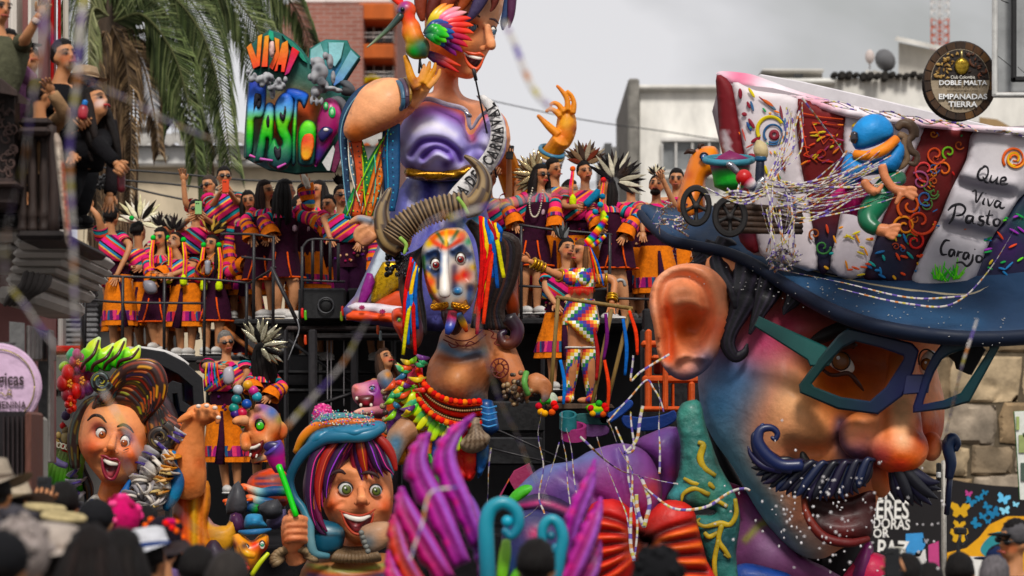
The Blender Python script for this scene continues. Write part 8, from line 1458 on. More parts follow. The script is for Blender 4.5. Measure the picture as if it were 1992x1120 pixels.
# ------------------------------------------------------------------ people
def limb(m,P,R,c='#a0704e',seg=8):
 P=crom(A(P),4);swp(m,P,np.interp(np.linspace(0,1,len(P)),np.linspace(0,1,len(R)),R),seg,1,c)
def hand_mesh(m,w,d,side,c,s=1.0,grip=False):
 """palm, four bent fingers and a thumb leaving the side of the palm"""
 d=nrm(A(d));n=A([0,-1.,0]);x=nrm(np.cross(d,n));
 if np.linalg.norm(np.cross(d,n))<.2:x=A([1.,0,0])
 n=np.cross(x,d);R=np.stack([x,n,d],1);ball(m,w+d*.045*s,A([.038,.016,.05])*s,c,8,6,rot=R)
 for i,(o,l)in enumerate(((-.028,.06),(-.010,.072),(.010,.068),(.027,.052))):
  b=w+d*.085*s+x*o*s;k=.055 if grip else .018;sp=.25*o
  swp(m,[b-d*.02*s,b+d*l*.45*s+x*sp*s,b+d*l*(.5 if grip else .8)*s+n*k*s+x*sp*1.6*s,b+d*l*(.25 if grip else 1.0)*s+n*k*1.6*s+x*sp*2*s],A([.0095,.009,.008,.006])*s,6,1,c)
 t=w+d*.025*s+x*side*.03*s;swp(m,[t-d*.01*s,t+x*side*.022*s+d*.02*s,t+x*side*.03*s+d*.05*s+n*.012*s],A([.012,.0105,.007])*s,6,1,c)
def fset(root,hx,hy,Y,n,L,a0,a1,cols,w=.03,mat=None):
 n=int(n*1.6);w*=.72
 for k in range(n):
  a=a0+(a1-a0)*k/max(n-1,1);l=L*(.8+.3*abs(mt.sin(k*2.3)));q=MB();S=F/Y
  P=[(hx+mt.cos(a)*l*S*t,hy-mt.sin(a)*l*S*t,Y+(k%3)*.015,w*S*r)for t,r in((.15,.3),(.4,1),(.7,.7),(1,.05))]
  tb(q,P,col=cols[k%len(cols)],seg=6,sub=2,flat=.12);bd(q,'headdress_feather',mat or MC,root)
HEADN={}
def prs(label,Y,head,yaw=.0,pitch=.0,roll=.0,hip=None,knee=None,feet=None,L=None,R=None,skin='#ab7c5e',hair='short',hc='#120e0d',top='poncho',tc='#2c0f20',bot='wrap',bc='#c8741a',shades=False,group=None,ground=None,fem=False,paintc=None,sc=1.0,grip=(0,0),noise=0,hat=None,shx=.0,cat='person'):
 S=F/Y*sc;hx,hy=head;m_=1/(F/Y)
 def pt(px,py,dy=.0):return W(px,py,Y+dy)
 hp=hip or(hx+shx*.5,hy+.76*S);fx=feet or[(hp[0]-.09*S,hp[1]+.80*S),(hp[0]+.09*S,hp[1]+.80*S)]
 kn=knee or[((hp[0]+(-.09 if i==0 else .09)*S)*.5+f[0]*.5,hp[1]*.52+f[1]*.48)for i,f in enumerate(fx)]
 sx,sy=hx+shx,hy+.25*S;sw=(.165 if fem else .19)*max(.55,abs(mt.cos(yaw*.8)))
 sh=[(sx-sw*S,sy),(sx+sw*S,sy)]
 def q3(p):return(p[0],p[1],p[2]if len(p)>2 else None)
 arms=[]
 for i,a in enumerate((L,R)):
  s_=-1 if i==0 else 1
  a=a or[(sh[i][0]+s_*.05*S,sh[i][1]+.27*S,.0),(sh[i][0]+s_*.02*S,sh[i][1]+.5*S,-.1)]
  e,w=q3(a[0]),q3(a[1]);arms.append((pt(*sh[i],.02),pt(e[0],e[1],e[2]if e[2]is not None else-.08),pt(w[0],w[1],w[2]if w[2]is not None else-.2)))
 base=pt((fx[0][0]+fx[1][0])/2,max(fx[0][1],fx[1][1]));
 root=emp('person',base,label,cat,group)
 H=pt(hx,hy);u=sc;RZ=rotz(yaw+((hx*3)%7-3)*.05)@rotx(-pitch)@roty(roll+((hx*7)%11-5)*.035);front=lambda v:H+RZ@(A(v)*u)
 b=MB();Rm=RZ
 ball(b,front((0,0,.015)),A([.074,.092,.100])*u,skin,16,12,rot=Rm);ball(b,front((0,-.018,-.045)),A([.056,.07,.062])*u,skin,12,8,rot=Rm)
 ball(b,front((0,-.098,-.012)),A([.014,.018,.026])*u,skin,8,6,rot=Rm)
 for s_ in(-1,1):ball(b,front((s_*.078,.005,-.005)),A([.012,.02,.032])*u,skin,8,6,rot=Rm)
 nk=pt(sx,sy-.045*S);hpw=pt(*hp);limb(b,[front((0,.02,-.06)),nk,pt(sx,sy+.02*S)],A([.052,.054,.07])*u)
 ch=pt(sx*.75+hp[0]*.25,sy+.12*S);limb(b,[pt(sx,sy-.01*S),ch,pt((sx+hp[0])/2,(sy+hp[1])/2),hpw],A([.085,.118,.10,.12])*u,seg=12)
 for i in(0,1):
  limb(b,[pt(sx,sy),arms[i][0]],A([.07,.062])*u);limb(b,arms[i],A([.055,.041,.03])*u);ball(b,arms[i][2],.031*u,skin,8,6)
  kk=pt(*kn[i][:2],-.06);an=pt(fx[i][0],fx[i][1]-.07*S);limb(b,[pt(hp[0]+(-.085,.085)[i]*S*max(.5,abs(mt.cos(yaw))),hp[1]+.02*S),kk,an],A([.088,.062,.040])*u)
  ball(b,an+A([mt.sin(yaw)*.07,-.06,-.035])*u,A([.042,.10,.035])*u,skin,8,6,rot=rotz(yaw))
 V,Fc=remesh(b.arr()[0],b.arr()[1],.017*u,2)
 def colf(V):
  p=((V-H)/u)@Rm;c=np.tile(hx_(skin),(len(V),1));inh=(np.abs(p[:,0])<.1)&(p[:,2]>-.13)&(np.abs(p[:,1])<.13);fr=inh&(p[:,1]<-.03)
  def sp(x,z,rx,rz,cc,k=1.0):
   nonlocal c
   w=np.exp(-(((p[:,0]-x)/rx)**2+((p[:,2]-z)/rz)**2)**2)*fr*k;c=c*(1-w[:,None])+hx_(cc)*w[:,None]
  sp(.04,-.025,.03,.03,hx_(skin)*A([1.1,.82,.78]),.6);sp(-.04,-.025,.03,.03,hx_(skin)*A([1.1,.82,.78]),.6);sp(0,-.09,.06,.022,hx_(skin)*(.8 if not fem else 1.02),.7)
  for s_ in(-1,1):sp(s_*.032,.008,.022,.013,'#2a1a16',.9);sp(s_*.034,.032,.026,.007,hc,.9);sp(s_*.032,.008,.012,.006,'#0c0a0a',.8)
  sp(0,-.058,.028,.010,'#8a3a38' if fem else '#7a4a40',.9);sp(0,-.03,.016,.006,hx_(skin)*.6,.6)
  if paintc:
   for s_ in(-1,1):sp(s_*.035,-.03,.03,.03,paintc,.7)
  hm=inh&((p[:,2]>.075)|((p[:,1]>.03)&(p[:,2]>-.05)))&(hair!='bald');c[hm]=hx_(hc);return c
 o=MB();o.add(V,Fc,colf(V))
 for i in(0,1):hand_mesh(o,arms[i][2],arms[i][2]-arms[i][1],1 if i==0 else-1,skin,u,grip[i])
 bd(o,'body',M_SKIN,root)
    # hair
 if hair!='none':
  q=MB();long_=hair=='long'
  def hv(m,mul):
   ball(m,(0,0,0),A([.088,.104,.116])*mul,hc,18,14);v=m.V[-1];pp=v/A([.088,.104,.116]);k=np.where((pp[:,1]<-.05)&(pp[:,2]<.52-.25*np.clip(-pp[:,1],0,1)*0),.80,1.0)
   k=np.where((pp[:,2]<-.35),.78,k)*(1+.03*np.sin(pp[:,0]*11+hx)*np.sin(pp[:,2]*9+hy)+.03*np.sin(pp[:,1]*17+pp[:,0]*13));m.V[-1]=(v*k[:,None]*u)@Rm.T+front((0,.008,.022));return m
  bd(hv(q,1.0),'hair',M_HAIR,root)
  if long_:
   q=MB()
   for k in range(11):
    a=-1.9+k*.38;x,y=.082*mt.sin(a),.085*mt.cos(a)+.02;ln=.30+.05*mt.sin(k*2.7)
    swp(q,[front((x*.8,y*.8,.06)),front((x*1.15,y*1.1,-.06)),front((x*1.35,y*1.25,-.06-ln*.5))+A([0,0,0]),front((x*1.3,y*1.1,-.06-ln))],A([.022,.034,.032,.012])*u,7,1,hx_(hc)*(1+.5*(k%3==0)))
   bd(q,'long_hair',M_HAIR,root)
 if shades:
  q=MB();[ball(q,front((s_*.034,-.094,.008)),A([.026,.012,.019])*u,'#0b0b0d',10,7,rot=Rm)for s_ in(-1,1)];swp(q,[front((-.08,-.03,.014)),front((-.05,-.09,.014)),front((0,-.105,.014)),front((.05,-.09,.014)),front((.08,-.03,.014))],.004*u,5,1,'#0b0b0d');bd(q,'sunglasses',MG_,root)
 if abs(yaw)<1.7:
  q=MB()
  for s_ in(-1,1):ball(q,front((s_*.033,-.088,.008)),A([.012,.009,.006])*u,'#0d0a09',8,6,rot=Rm);swp(q,[front((s_*.014,-.097,.030)),front((s_*.035,-.095,.036)),front((s_*.056,-.078,.030))],.0034*u,5,1,hc)
  bd(q,'eyes',MG_,root);q=MB();swp(q,[front((-.028,-.090,-.056)),front((-.010,-.099,-.053)),front((.010,-.099,-.053)),front((.028,-.090,-.056))],.008*u,6,1,'#a03a3c' if fem else '#8a4a40');bd(q,'lips',M_SKIN,root)
        # clothes
 ya=yaw*.6;cA,cB=max(.7,abs(mt.cos(ya))),1.0;w0=max(.84,sw/.19)
 def P3(t,z):return pt(sx+(hp[0]-sx)*t,sy+z*S)
 def torso(rr_,mat,nm,col=tc,uvd=True,seg=22,wave=.0):
  q=MB();loft(q,[(P3(t,z),rx*u*(w0 if fem else 1),ry*u,ya)for t,z,rx,ry in rr_],seg,col,wave,6)
  v=q.V[-1];d=v-v.mean(0)
  if uvd:q.U[-1]=np.stack([d[:,2]*.75+d[:,0]*.55*(1 if int(hx)%2 else-1)+hx*.013,d[:,0]*.8-d[:,2]*.5],-1)
  return bd(q,nm,mat,root)
 dz=(hp[1]-sy)/S
 if top=='poncho':
  torso([(0,-.055,.075,.085),(0,-.02,.13,.11),(0,.04,.215,.15),(.3,.15,.235,.17),(.45,dz*.55,.225,.17),(.45,dz*.56,.21,.15)],M_AGU,'poncho',wave=.04)
  o=torso([(.4,dz*.5,.18,.14),(.8,dz*.85,.165,.135),(1,dz+.06,.175,.145)],MC,'tunic',tc)
  q=MB();r_=random.Random(int(hx));
  for k in range(26):
   a=r_.uniform(0,6.28);z=r_.uniform(dz*.58,dz);c0=P3(.7,z);ball(q,c0+A([.178*mt.cos(a),.145*mt.sin(a),0])*u,A([.018,.018,.016])*u,r_.choice(['#b08a6a','#8a2a4a','#c8a080','#5a2a6a','#a84a3a']),5,4)
  bd(q,'woven_motifs',MC,o,kind='stuff')
 elif top=='dress':
  torso([(0,-.045,.08,.08),(0,0,.165,.115),(.2,.12,.175,.145),(.55,dz*.55,.155,.135),(.95,dz*.98,.17,.145)],MC,'bodice',tc)
  q=MB();ccp=P3(.2,.15);ball(q,ccp+A([mt.sin(ya)*.12,-.135,0])*u,A([.03,.006,.04])*u,'#a89098',4,3);bd(q,'diamond_badge',MC,root)
  q=MB();loft(q,[(P3(0,-.055),.078*u,.08*u,ya),(P3(0,-.01),.16*u,.12*u,ya),(P3(0,.04),.172*u,.125*u,ya)],20);q.U[-1][:,0]*=1.2;bd(q,'striped_yoke',M_AGU,root)
 else:torso([(0,-.06,.08,.085),(0,-.02,.15,.11),(0,.04,.215,.145),(.3,.2,.205,.155),(.7,dz*.7,.18,.145),(1,dz+.05,.185,.15)],MC,top,tc,False)
 for i in(0,1):
  s0,e,w=arms[i];q=MB()
  if top=='dress':
   m1=e+(w-e)*.25;PP=crom(A([s0+A([0,0,.02])*u,(s0+e)/2,e,m1]),4);swp(q,PP,np.linspace(.068,.072,len(PP))*u,12,1,'fff',cap=False);q.U[-1]=q.U[-1]*A([.9,.5]);o=bd(q,'sleeve',M_AGU,root)
   q=MB();P4=crom(A([m1,e+(w-e)*.5,e+(w-e)*.85,w-A([0,0,.02])]),4);swp(q,P4,np.linspace(.076,.105,len(P4))*u,14,1,'#c8701a',cap=False,shape=lambda a:1+.06*np.sin(a*4));bd(q,'cuff',MC,o)
   q=MB();P5=crom(A([e+(w-e)*.5,e+(w-e)*.68]),4);swp(q,P5,np.linspace(.095,.102,len(P5))*u,14,1,'fff',cap=False);q.U[-1]=q.U[-1][:,::-1]*A([.6,1]);bd(q,'cuff_band',M_BAND,o)
  elif top=='poncho':
   PP=crom(A([s0+A([0,0,.02])*u,s0+(e-s0)*.35,s0+(e-s0)*.6]),4);swp(q,PP,np.linspace(.085,.09,len(PP))*u,12,1,'fff',cap=False);q.U[-1]=q.U[-1]*A([1,.6])+A([.1*i,0]);bd(q,'poncho_shoulder',M_AGU,root)
  else:
   t=.55 if top=='tshirt' else .93;pts_=[s0+A([0,0,.015])*u,(s0+e)/2,e,e+(w-e)*t]if t>.6 else[s0+A([0,0,.015])*u,s0+(e-s0)*.5,s0+(e-s0)*.85];PP=crom(A(pts_),4);swp(q,PP,np.linspace(.072,.048,len(PP))*u,12,1,tc,shape=lambda a:1+.03*np.sin(a*3));bd(q,'sleeve',MC,root)
 hz,fz=hp[1],max(f[1]for f in fx)
 if bot=='wrap':
  z1=fz-.33*S;fxm=(fx[0][0]+fx[1][0])/2
  def ring(y,rx,ry):t=(y-hz)/(fz-hz);return(pt(hp[0]+(fxm-hp[0])*t,y),rx*u,ry*u,ya)
  q=MB();loft(q,[ring(hz-.06*S,.17,.14),ring(hz+.1*S,.2,.16),ring((hz+z1)/2,.225,.18),ring(z1,.25,.20)],24,[bc,hx_(bc)*.95,bc],.11,8);sk=bd(q,'wrap_skirt',MC,root)
  q=MB();loft(q,[ring(z1-.17*S,.243,.195),ring(z1-.06*S,.252,.203)],24,'fff',.11,8);bd(q,'woven_band',M_BAND,sk)
  q=MB();r0=ring(hz,0,0)[0];r1=ring(z1+.02*S,0,0)[0];k=.05 if int(hx)%2 else-.06;swp(q,[r0+A([k*.5,-.185,0])*u,(r0+r1)/2+A([k*.8,-.215,0])*u,r1+A([k*1.4,-.235,0])*u],A([.015,.035,.055])*u,6,.2,'#2a0f22');bd(q,'dark_slit',MC,sk)
 elif bot=='short':
  def ring(y,rx,ry):return(pt(hp[0],y),rx*u,ry*u,ya)
  z1=hz+.26*S;q=MB();loft(q,[ring(hz-.1*S,.14,.125),ring(hz+.04*S,.185,.15),ring(z1,.215,.18)],24,tc,.06,5);sk=bd(q,'short_skirt',MC,root)
  th=np.linspace(0,6.283,30);c0=pt(hp[0],z1);q=MB();swp(q,c0+np.stack([.22*np.cos(th)*(1+.06*np.sin(th*5+1.3)),.185*np.sin(th),0*th],-1)*u,.010*u,6,1,'#d8601c',cap=False)
  for k in(-.07,.05):a0=pt(hp[0],hz)+A([k,-.165,0])*u;swp(q,[a0,a0+A([k*.3,-.02,-.12])*u,a0+A([k*.9,-.03,-.26])*u],.009*u,6,1,'#d8601c')
  bd(q,'orange_trim',MC,sk)
 elif bot=='trousers':
  for i in(0,1):
   q=MB();limb(q,[pt(hp[0]+(-.08,.08)[i]*S,hp[1]-.03*S),pt(*kn[i][:2],-.05),pt(fx[i][0],fx[i][1]-.1*S)],A([.112,.082,.064])*u,bc,12);bd(q,'trouser_leg',MC,root)
 for i in(0,1):
  an=pt(fx[i][0],fx[i][1]-.045*S)+A([mt.sin(yaw)*.06,-.055,0])*u;q=MB();ball(q,an,A([.05,.125,.05])*u,'#b9b6b2' if bot!='trousers' else '#1a1819',12,8,rot=rotz(yaw));s_=bd(q,'shoe',MP,root);q=MB();ball(q,an-A([0,0,.036])*u,A([.053,.13,.018])*u,'#cfccc8' if bot!='trousers' else '#0e0e0e',12,6,rot=rotz(yaw));bd(q,'sole',MP,s_)
 HEADN[label]=(root,front,RZ,u)
 return root,front,RZ,u,arms
def put(p,n,mat,fn,label=None):
 q=MB();fn(q);return bd(q,n,mat,p)
def phone(hold,label,px,py,Y,c,ang=.0):
 r=emp('phone',W(px,py+8,Y),label,'phone');q=MB();box(q,W(px,py,Y),[.078,.012,.15],c,roty(ang),.006);bd(q,'case',MG_,r,30);q=MB();box(q,W(px,py,Y)+A([.0,.008,0]),[.07,.004,.14],'#0c0d10',roty(ang));bd(q,'screen',M_GLASS,r,False)
 q=MB();[ball(q,W(px,py,Y)+roty(ang)@A([-.02+.02*k,-.008,.05]),[.008,.004,.008],'#0a0a0a',8,5)for k in(0,1)];bd(q,'lens',MG_,r)
def pompom_cords(root,hx,hy,Y,c='#3aa848',cord='#d8c02a',L_=.42,side=(-1,1)):
 S=F/Y
 for s_ in side:
  x=hx+s_*.088*S;q=MB();pbl(q,x,hy-.01*S,Y-.07,.032*S,c,seg=10,rings=7);pp_=bd(q,'pompom',MC,root)
  for k,cc in enumerate((cord,'#d8486a','#d8742a')):
   q=MB();tb(q,[(x+k*2-2,hy+.02*S,Y-.09,1.4),(x+s_*.02*S+k*3-3,hy+.2*S,Y-.16,1.4),(x+s_*.01*S+k*3-3,hy+L_*S,Y-.18,1.4)],col=cc,seg=5);bd(q,'cord',MC,pp_)
  q=MB();tb(q,[(x,hy+(L_-.03)*S,Y-.19,3),(x,hy+(L_+.02)*S,Y-.19,7),(x,hy+(L_+.08)*S,Y-.19,7)],col='#b8c832',seg=9);bd(q,'tassel',MC,pp_)
GL,GM,GR_='costumed dancers on the left lower deck','costumed dancers on the middle deck','costumed dancers on the right deck'
CREAM=['#cfc8b0','#c2b894','#1a1716','#d8d2c0','#221d1b'];SILV=['#b8b2a0','#8a8068','#d0cab8','#2a2624'];DARKF=['#1c1818','#3a3230','#8a8478','#141112','#a39c8c','#2a2020']
YL=33.3
p=prs('man with shaved neck seen from behind waving his left arm, orange wrap skirt',YL,(217,424),2.7,0,feet=[(222,690),(250,690)],hip=(232,545),L=[(192,425,-.1),(178,405,-.1)],R=[(252,480,-.12),(228,533,-.2)],hair='short',group=GL)
p=prs('dancer with white feather headdress behind the waving man',YL+.35,(270,452),2.4,feet=[(275,690),(292,690)],hip=(275,560),group=GL,R=[(300,510,-.1),(276,518,-.2)]);fset(p[0],272,432,YL+.2,11,.30,-.3,3.0,['#d8d2b8','#cfc8a4','#16130f','#d8d2c4'],.042);put(p[0],'pompom',MC,lambda q:pbl(q,256,424,YL+.05,5,'#2f9a4a'))
p=prs('woman in maroon dress with short dark feathers, holding a plastic pouch',YL-.05,(313,464),-.3,fem=True,feet=[(302,682),(318,690)],hip=(305,582),L=[(290,520),(298,545)],R=[(340,530),(312,532)],hair='long',top='dress',bot='short',group=GL);fset(p[0],314,442,YL,7,.18,.6,2.5,DARKF,.03);pompom_cords(p[0],313,464,YL-.05);put(p[0],'pouch',MG_,lambda q:ifl(q,[(280,546),(300,548),(306,568),(290,572),(280,562)],YL-.5,.05,cell=3,col='#77757c'))
p=prs('leaning man in striped poncho looking down over the rail, white trainers',YL-.1,(338,472),-.5,.5,roll=.3,feet=[(352,692),(372,692)],hip=(362,562),L=[(330,525),(318,534)],R=[(372,520),(338,533)],group=GL,shx=12,paintc='#a89888');fset(p[0],338,450,YL-.1,8,.2,.5,2.4,DARKF,.03);pompom_cords(p[0],342,468,YL-.15,side=(1,))
p=prs('woman sipping through a straw at the right end of the left railing',YL-.1,(411,478),-.25,.25,fem=True,feet=[(402,690),(424,690)],hip=(415,580),L=[(386,540),(400,518)],R=[(446,530),(478,512)],hair='long',top='dress',bot='short',group=GL);fset(p[0],412,454,YL,7,.2,.3,2.2,['#8a6a3a','#2a2018','#b89a5a','#1a1512'],.032);pompom_cords(p[0],411,478,YL-.1)
put(p[0],'cup',MG_,lambda q:(tb(q,[(404,508,YL-.45,6),(404,532,YL-.45,5)],col='#8a8a90',seg=10),tb(q,[(404,508,YL-.45,1),(418,492,YL-.35,1)],col='#c87a3a',seg=5)))
YM_=33.6
p=prs('man in sunglasses raising his right hand beside the phone man',YM_+.3,(407,362),-.6,-.05,feet=[(405,620),(425,620)],hip=(412,490),L=[(362,396,-.1),(357,352,-.15)],hair='short',hc='#3a322e',shades=True,group=GM)
p=prs('man in sunglasses and striped poncho filming with an orange phone',YM_,(436,345),.1,0,feet=[(430,620),(455,620)],hip=(438,480),L=[(412,400),(430,372,-.35)],R=[(462,395),(446,372,-.35)],shades=True,group=GM,grip=(1,1));phone(p,'orange phone held up by the man in sunglasses on the middle deck',439,362,YM_-.5,'#c8502a')
p=prs('man holding a green phone before his face below the phone man',YM_-.1,(381,410),.2,.1,feet=[(380,660),(400,660)],hip=(386,530),L=[(352,440),(372,424,-.35)],R=[(418,440),(396,422,-.35)],shades=True,group=GM,grip=(1,1));phone(p,'pale green phone held by the lower man on the middle deck',386,404,YM_-.6,'#8ab07a')
YN=32.6
p=prs('long haired woman in profile beside the dark haired dancer on the middle deck',YN+.2,(517,372),.9,.05,fem=True,feet=[(505,618),(528,618)],hip=(508,500),L=[(478,430),(490,462)],R=[(535,430),(522,460)],hair='long',hc='#1f1512',top='dress',bot='short',group=GM)
p=prs('woman in maroon dress with diamond badge turned away to the right, dark long hair',YN-.2,(556,372),1.9,0,fem=True,feet=[(540,618),(566,622)],hip=(552,492),knee=[(540,570),(572,565)],L=[(512,430),(528,456)],R=[(605,425),(640,446)],hair='long',top='dress',bot='short',group=GM,sc=1.06)
p=prs('dancer raising an arm with a white glove behind the dark haired woman',YN+.5,(594,378),.4,0,feet=[(590,620),(610,620)],hip=(598,500),L=[(600,400,-.1),(594,360,-.1)],R=[(640,430),(648,450)],top='dress',group=GM,bot='wrap');put(p[0],'glove',MC,lambda q:tb(q,[(600,366,YN+.3,5),(594,350,YN+.3,6),(588,338,YN+.3,3)],col='#b8b4a8',seg=8))
p=prs('quiff haired man in sunglasses and striped poncho by the curved gate',YN-.6,(664,382),.3,0,feet=[(668,640),(690,640)],hip=(680,510),L=[(632,430),(642,462)],R=[(712,440),(700,470)],shades=True,bot='trousers',bc='#2a1026',group=GM);fset(p[0],662,362,YN-.5,6,.14,.9,2.3,['#161212'],.03);put(p[0],'pompom',MC,lambda q:[pbl(q,676+k*7,420+2*k,YN-1.0,7,'#1a7a94')for k in range(3)])
for k,(x,y,l)in enumerate([(640,400,'half hidden dancer behind the curved gate left of the quiff haired man'),(484,392,'half hidden dancer in orange sleeves left of the long haired woman'),(690,400,'half hidden dancer beside the queen scarf')]):prs(l,YN+.8+.1*k,(x,y),.5*k-.5,feet=[(x,630),(x+18,630)],top='dress',bot='wrap',group=GM,hair='short' if k!=1 else 'long')
for k,(x,y,ya,l,fm)in enumerate([(232,470,1.2,'half hidden dancer between the waving man and the white feathers',0),(455,420,-.4,'half hidden dancer in stripes behind the straw drinker',1),(470,520,.3,'dancer with orange cuffs reaching left at the end of the left rail',1),(620,372,-.8,'dancer half hidden behind the raised white glove',1),(720,395,.6,'dancer half hidden behind the carved hand',0),(330,440,.2,'half hidden man behind the leaning man',0),(585,400,.9,'short dancer squeezed behind the diamond badge woman',0)]):prs(l,YL+.6+.05*k,(x,y),ya,.1*k-.2,feet=[(x+4,700),(x+22,700)],top='dress' if fm else 'poncho',bot='short' if fm else 'wrap',fem=bool(fm),hair='long' if fm else 'short',group=GM,L=[(x-34-k*2,y+50),(x-20+k*6,y+20+k*11)]if k%2 else None)
YR=31.6
p=prs('man in glasses holding the thin pole with an outstretched arm',YR+.1,(950,352),.3,-.15,feet=[(950,620),(970,620)],hip=(955,490),L=[(935,400),(962,340,-.4)],R=[(990,380),(990,305,-.3)],shades=False,top='poncho',group=GR_,grip=(1,1),hair='short');phone(p,'black phone held high beside the sash',992,296,YR-.3,'#141416',.1)
put(p[0],'spectacles',MG_,lambda q:[swp(q,p[1]((s_*.034,-.1,.008))+np.stack([.024*np.cos(th_),0*th_,.02*np.sin(th_)],-1),.004,5,1,'#151515',cap=False)for th_ in[np.linspace(0,6.28,14)]for s_ in(-1,1)])
p=prs('woman in round sunglasses and silver star headdress with a bead necklace',YR-.3,(1052,342),.5,0,fem=True,feet=[(1018,612),(1044,612)],hip=(1036,470),knee=[(1020,540),(1046,540)],L=[(984,400),(1002,434)],R=[(1080,400),(1080,440)],hair='long',top='dress',bot='short',shades=True,group=GR_);fset(p[0],1044,340,YR-.1,10,.26,1.3,4.2,['#a89878','#8a7a5e','#c0b498'],.05,M_CHROME)
put(p[0],'necklace',MG_,lambda q:[pbl(q,x,y,YR-.5,1.8,'#c8bfae',seg=6,rings=4)for x,y in crom([(1036,366),(1030,395),(1034,418),(1044,420),(1052,400),(1056,370)],6)])
p=prs('dancer in pink poncho half hidden behind the sunglasses woman',YR+.4,(1078,330),.8,0,feet=[(1080,620),(1098,620)],hip=(1084,470),group=GR_)
p=prs('man with brown feather crown and orange pompom holding a blue tube',YR-.1,(1138,336),.2,.15,feet=[(1120,618),(1145,618)],hip=(1130,470),L=[(1098,400),(1126,402,-.3)],R=[(1172,395),(1150,400,-.3)],group=GR_,grip=(1,1));fset(p[0],1138,318,YR,10,.25,.3,2.9,['#6a5644','#3a2c26','#8a8070','#5a2a20'],.045);pompom_cords(p[0],1130,330,YR-.1,'#d0641e','#c83a5a',.3,(-1,));put(p[0],'blue_tube',MC,lambda q:tb(q,[(1140,398,YR-.55,8),(1166,372,YR-.55,8)],col='#2a6a8a',seg=9))
p=prs('dancer with large black and silver feather fan headdress leaning to the left',YR-.4,(1178,362),-1.0,.1,fem=True,feet=[(1216,632),(1196,625)],hip=(1200,475),knee=[(1212,560),(1190,550)],L=[(1150,420),(1165,440)],R=[(1240,420),(1216,456)],hair='long',top='dress',bot='short',group=GR_);fset(p[0],1196,352,YR-.5,16,.32,-.6,2.6,['#1a1616','#9a9484','#2a2424','#c0baa8','#141112'],.04);pompom_cords(p[0],1190,352,YR-.6,'#d8402a','#d8902a',.35,(-1,))
put(p[0],'pompom',MC,lambda q:[pbl(q,x,y,YR-.9,6,c)for x,y,c in((1158,412,'#1a7a94'),(1168,398,'#2a8aa0'),(1172,382,'#1f6a8a'))])
p=prs('bearded man with a raised fist at the right end of the deck',YR+.1,(1277,362),-.1,.25,feet=[(1270,630),(1292,630)],hip=(1276,490),R=[(1310,395,-.1),(1290,350,-.2)],L=[(1248,410),(1250,450)],group=GR_,grip=(0,1));fset(p[0],1277,340,YR+.2,8,.12,.3,2.8,['#c8c0a8','#1a1616'],.022);put(p[0],'beard',M_HAIR,lambda q:ball(q,p[1]((0,-.05,-.085)),A([.058,.05,.04]),'#15100e',12,8))
for k,(x,y,l)in enumerate([(1316,350,'dark haired dancer far behind the orange cow figure'),(1228,360,'half hidden dancer with pink flowers behind the feather fan'),(1010,352,'half hidden dancer between the pole man and the sunglasses woman'),(1110,372,'half hidden short dancer between two feather crowns')]):prs(l,YR+.7,(x,y),.3*k,feet=[(x,625),(x+18,625)],group=GR_,hair='short')
YP=28.0
p=prs('young man in striped poncho standing behind the woman in rainbow chequers',YP+1.6,(1103,487),.3,.2,feet=[(1075,760),(1100,760)],hip=(1092,620),L=[(1062,560),(1080,590)],R=[(1128,560),(1110,575)],group=GR_);fset(p[0],1096,470,YP+1.7,4,.2,1.2,2.2,['#6a6a6a','#2a2a2a'],.03)
# woman in rainbow chequers
p=prs('long haired woman in rainbow chequered top, skirt and boots stretching out her right arm',YP,(1131,492),-1.0,.05,fem=True,hip=(1130,612),feet=[(1107,784),(1150,786)],knee=[(1116,700),(1146,700)],L=[(1078,532,-.1),(1030,508,-.2)],R=[(1194,545,.02),(1190,588,-.1)],hair='long',hc='#5a3c28',skin='#b07a5a',top='bare',tc='#b07a5a',bot='none',paintc='#c09078')
rt,fr_,RZ_,u_,ar_=p
for ch_ in list(rt.children):
 if ch_.name.split('.')[0]in('bare','sleeve','shoe'):
  for g_ in list(ch_.children):bpy.data.objects.remove(g_)
  bpy.data.objects.remove(ch_)
def wip(nm,rings,seg=22,mat=M_WIPH):
 q=MB();loft(q,rings,seg);v=q.V[-1];U=q.U[-1];q.U[-1]=np.stack([U[:,0]*1.0,U[:,1]+.5],-1);return bd(q,nm,mat,rt)
wip('chequered_bra',[(W(1131,y,YP),rx,ry,-.3)for y,rx,ry in((522,.125,.10),(535,.142,.135),(548,.14,.14),(560,.128,.115))]);S_=F/YP
for s_ in(-1,1):q=MB();pbl(q,1122+s_*13,541,YP-.11,14,'fff',ry=14,rd=10);q.U[-1]=np.stack([q.V[-1][:,0],q.V[-1][:,2]],-1);bd(q,'bra_cup',M_WIPH,rt)
q=MB();[tb(q,[(1106+k*2.6,558,YP-.13-.02*mt.sin(k/18*3.1),1.3),(1106+k*2.6,572+3*mt.sin(k),YP-.14-.02*mt.sin(k/18*3.1),.8)],col='#b83020',seg=5,sub=1)for k in range(19)];bd(q,'red_fringe',MC,rt,kind='stuff')
sk=wip('chequered_skirt',[(W(1130,y,YP),rx,ry,-.2)for y,rx,ry in((582,.135,.12),(600,.165,.14),(622,.185,.155),(632,.185,.15))])
q=MB();ifl(q,[(1098,624),(1166,622),(1164,640),(1154,673),(1126,652)],YP-.15,.03,cell=5,sm=1);q.U[-1]=np.stack([q.V[-1][:,0],q.V[-1][:,2]],-1);bd(q,'skirt_flap',M_WIPH,sk)
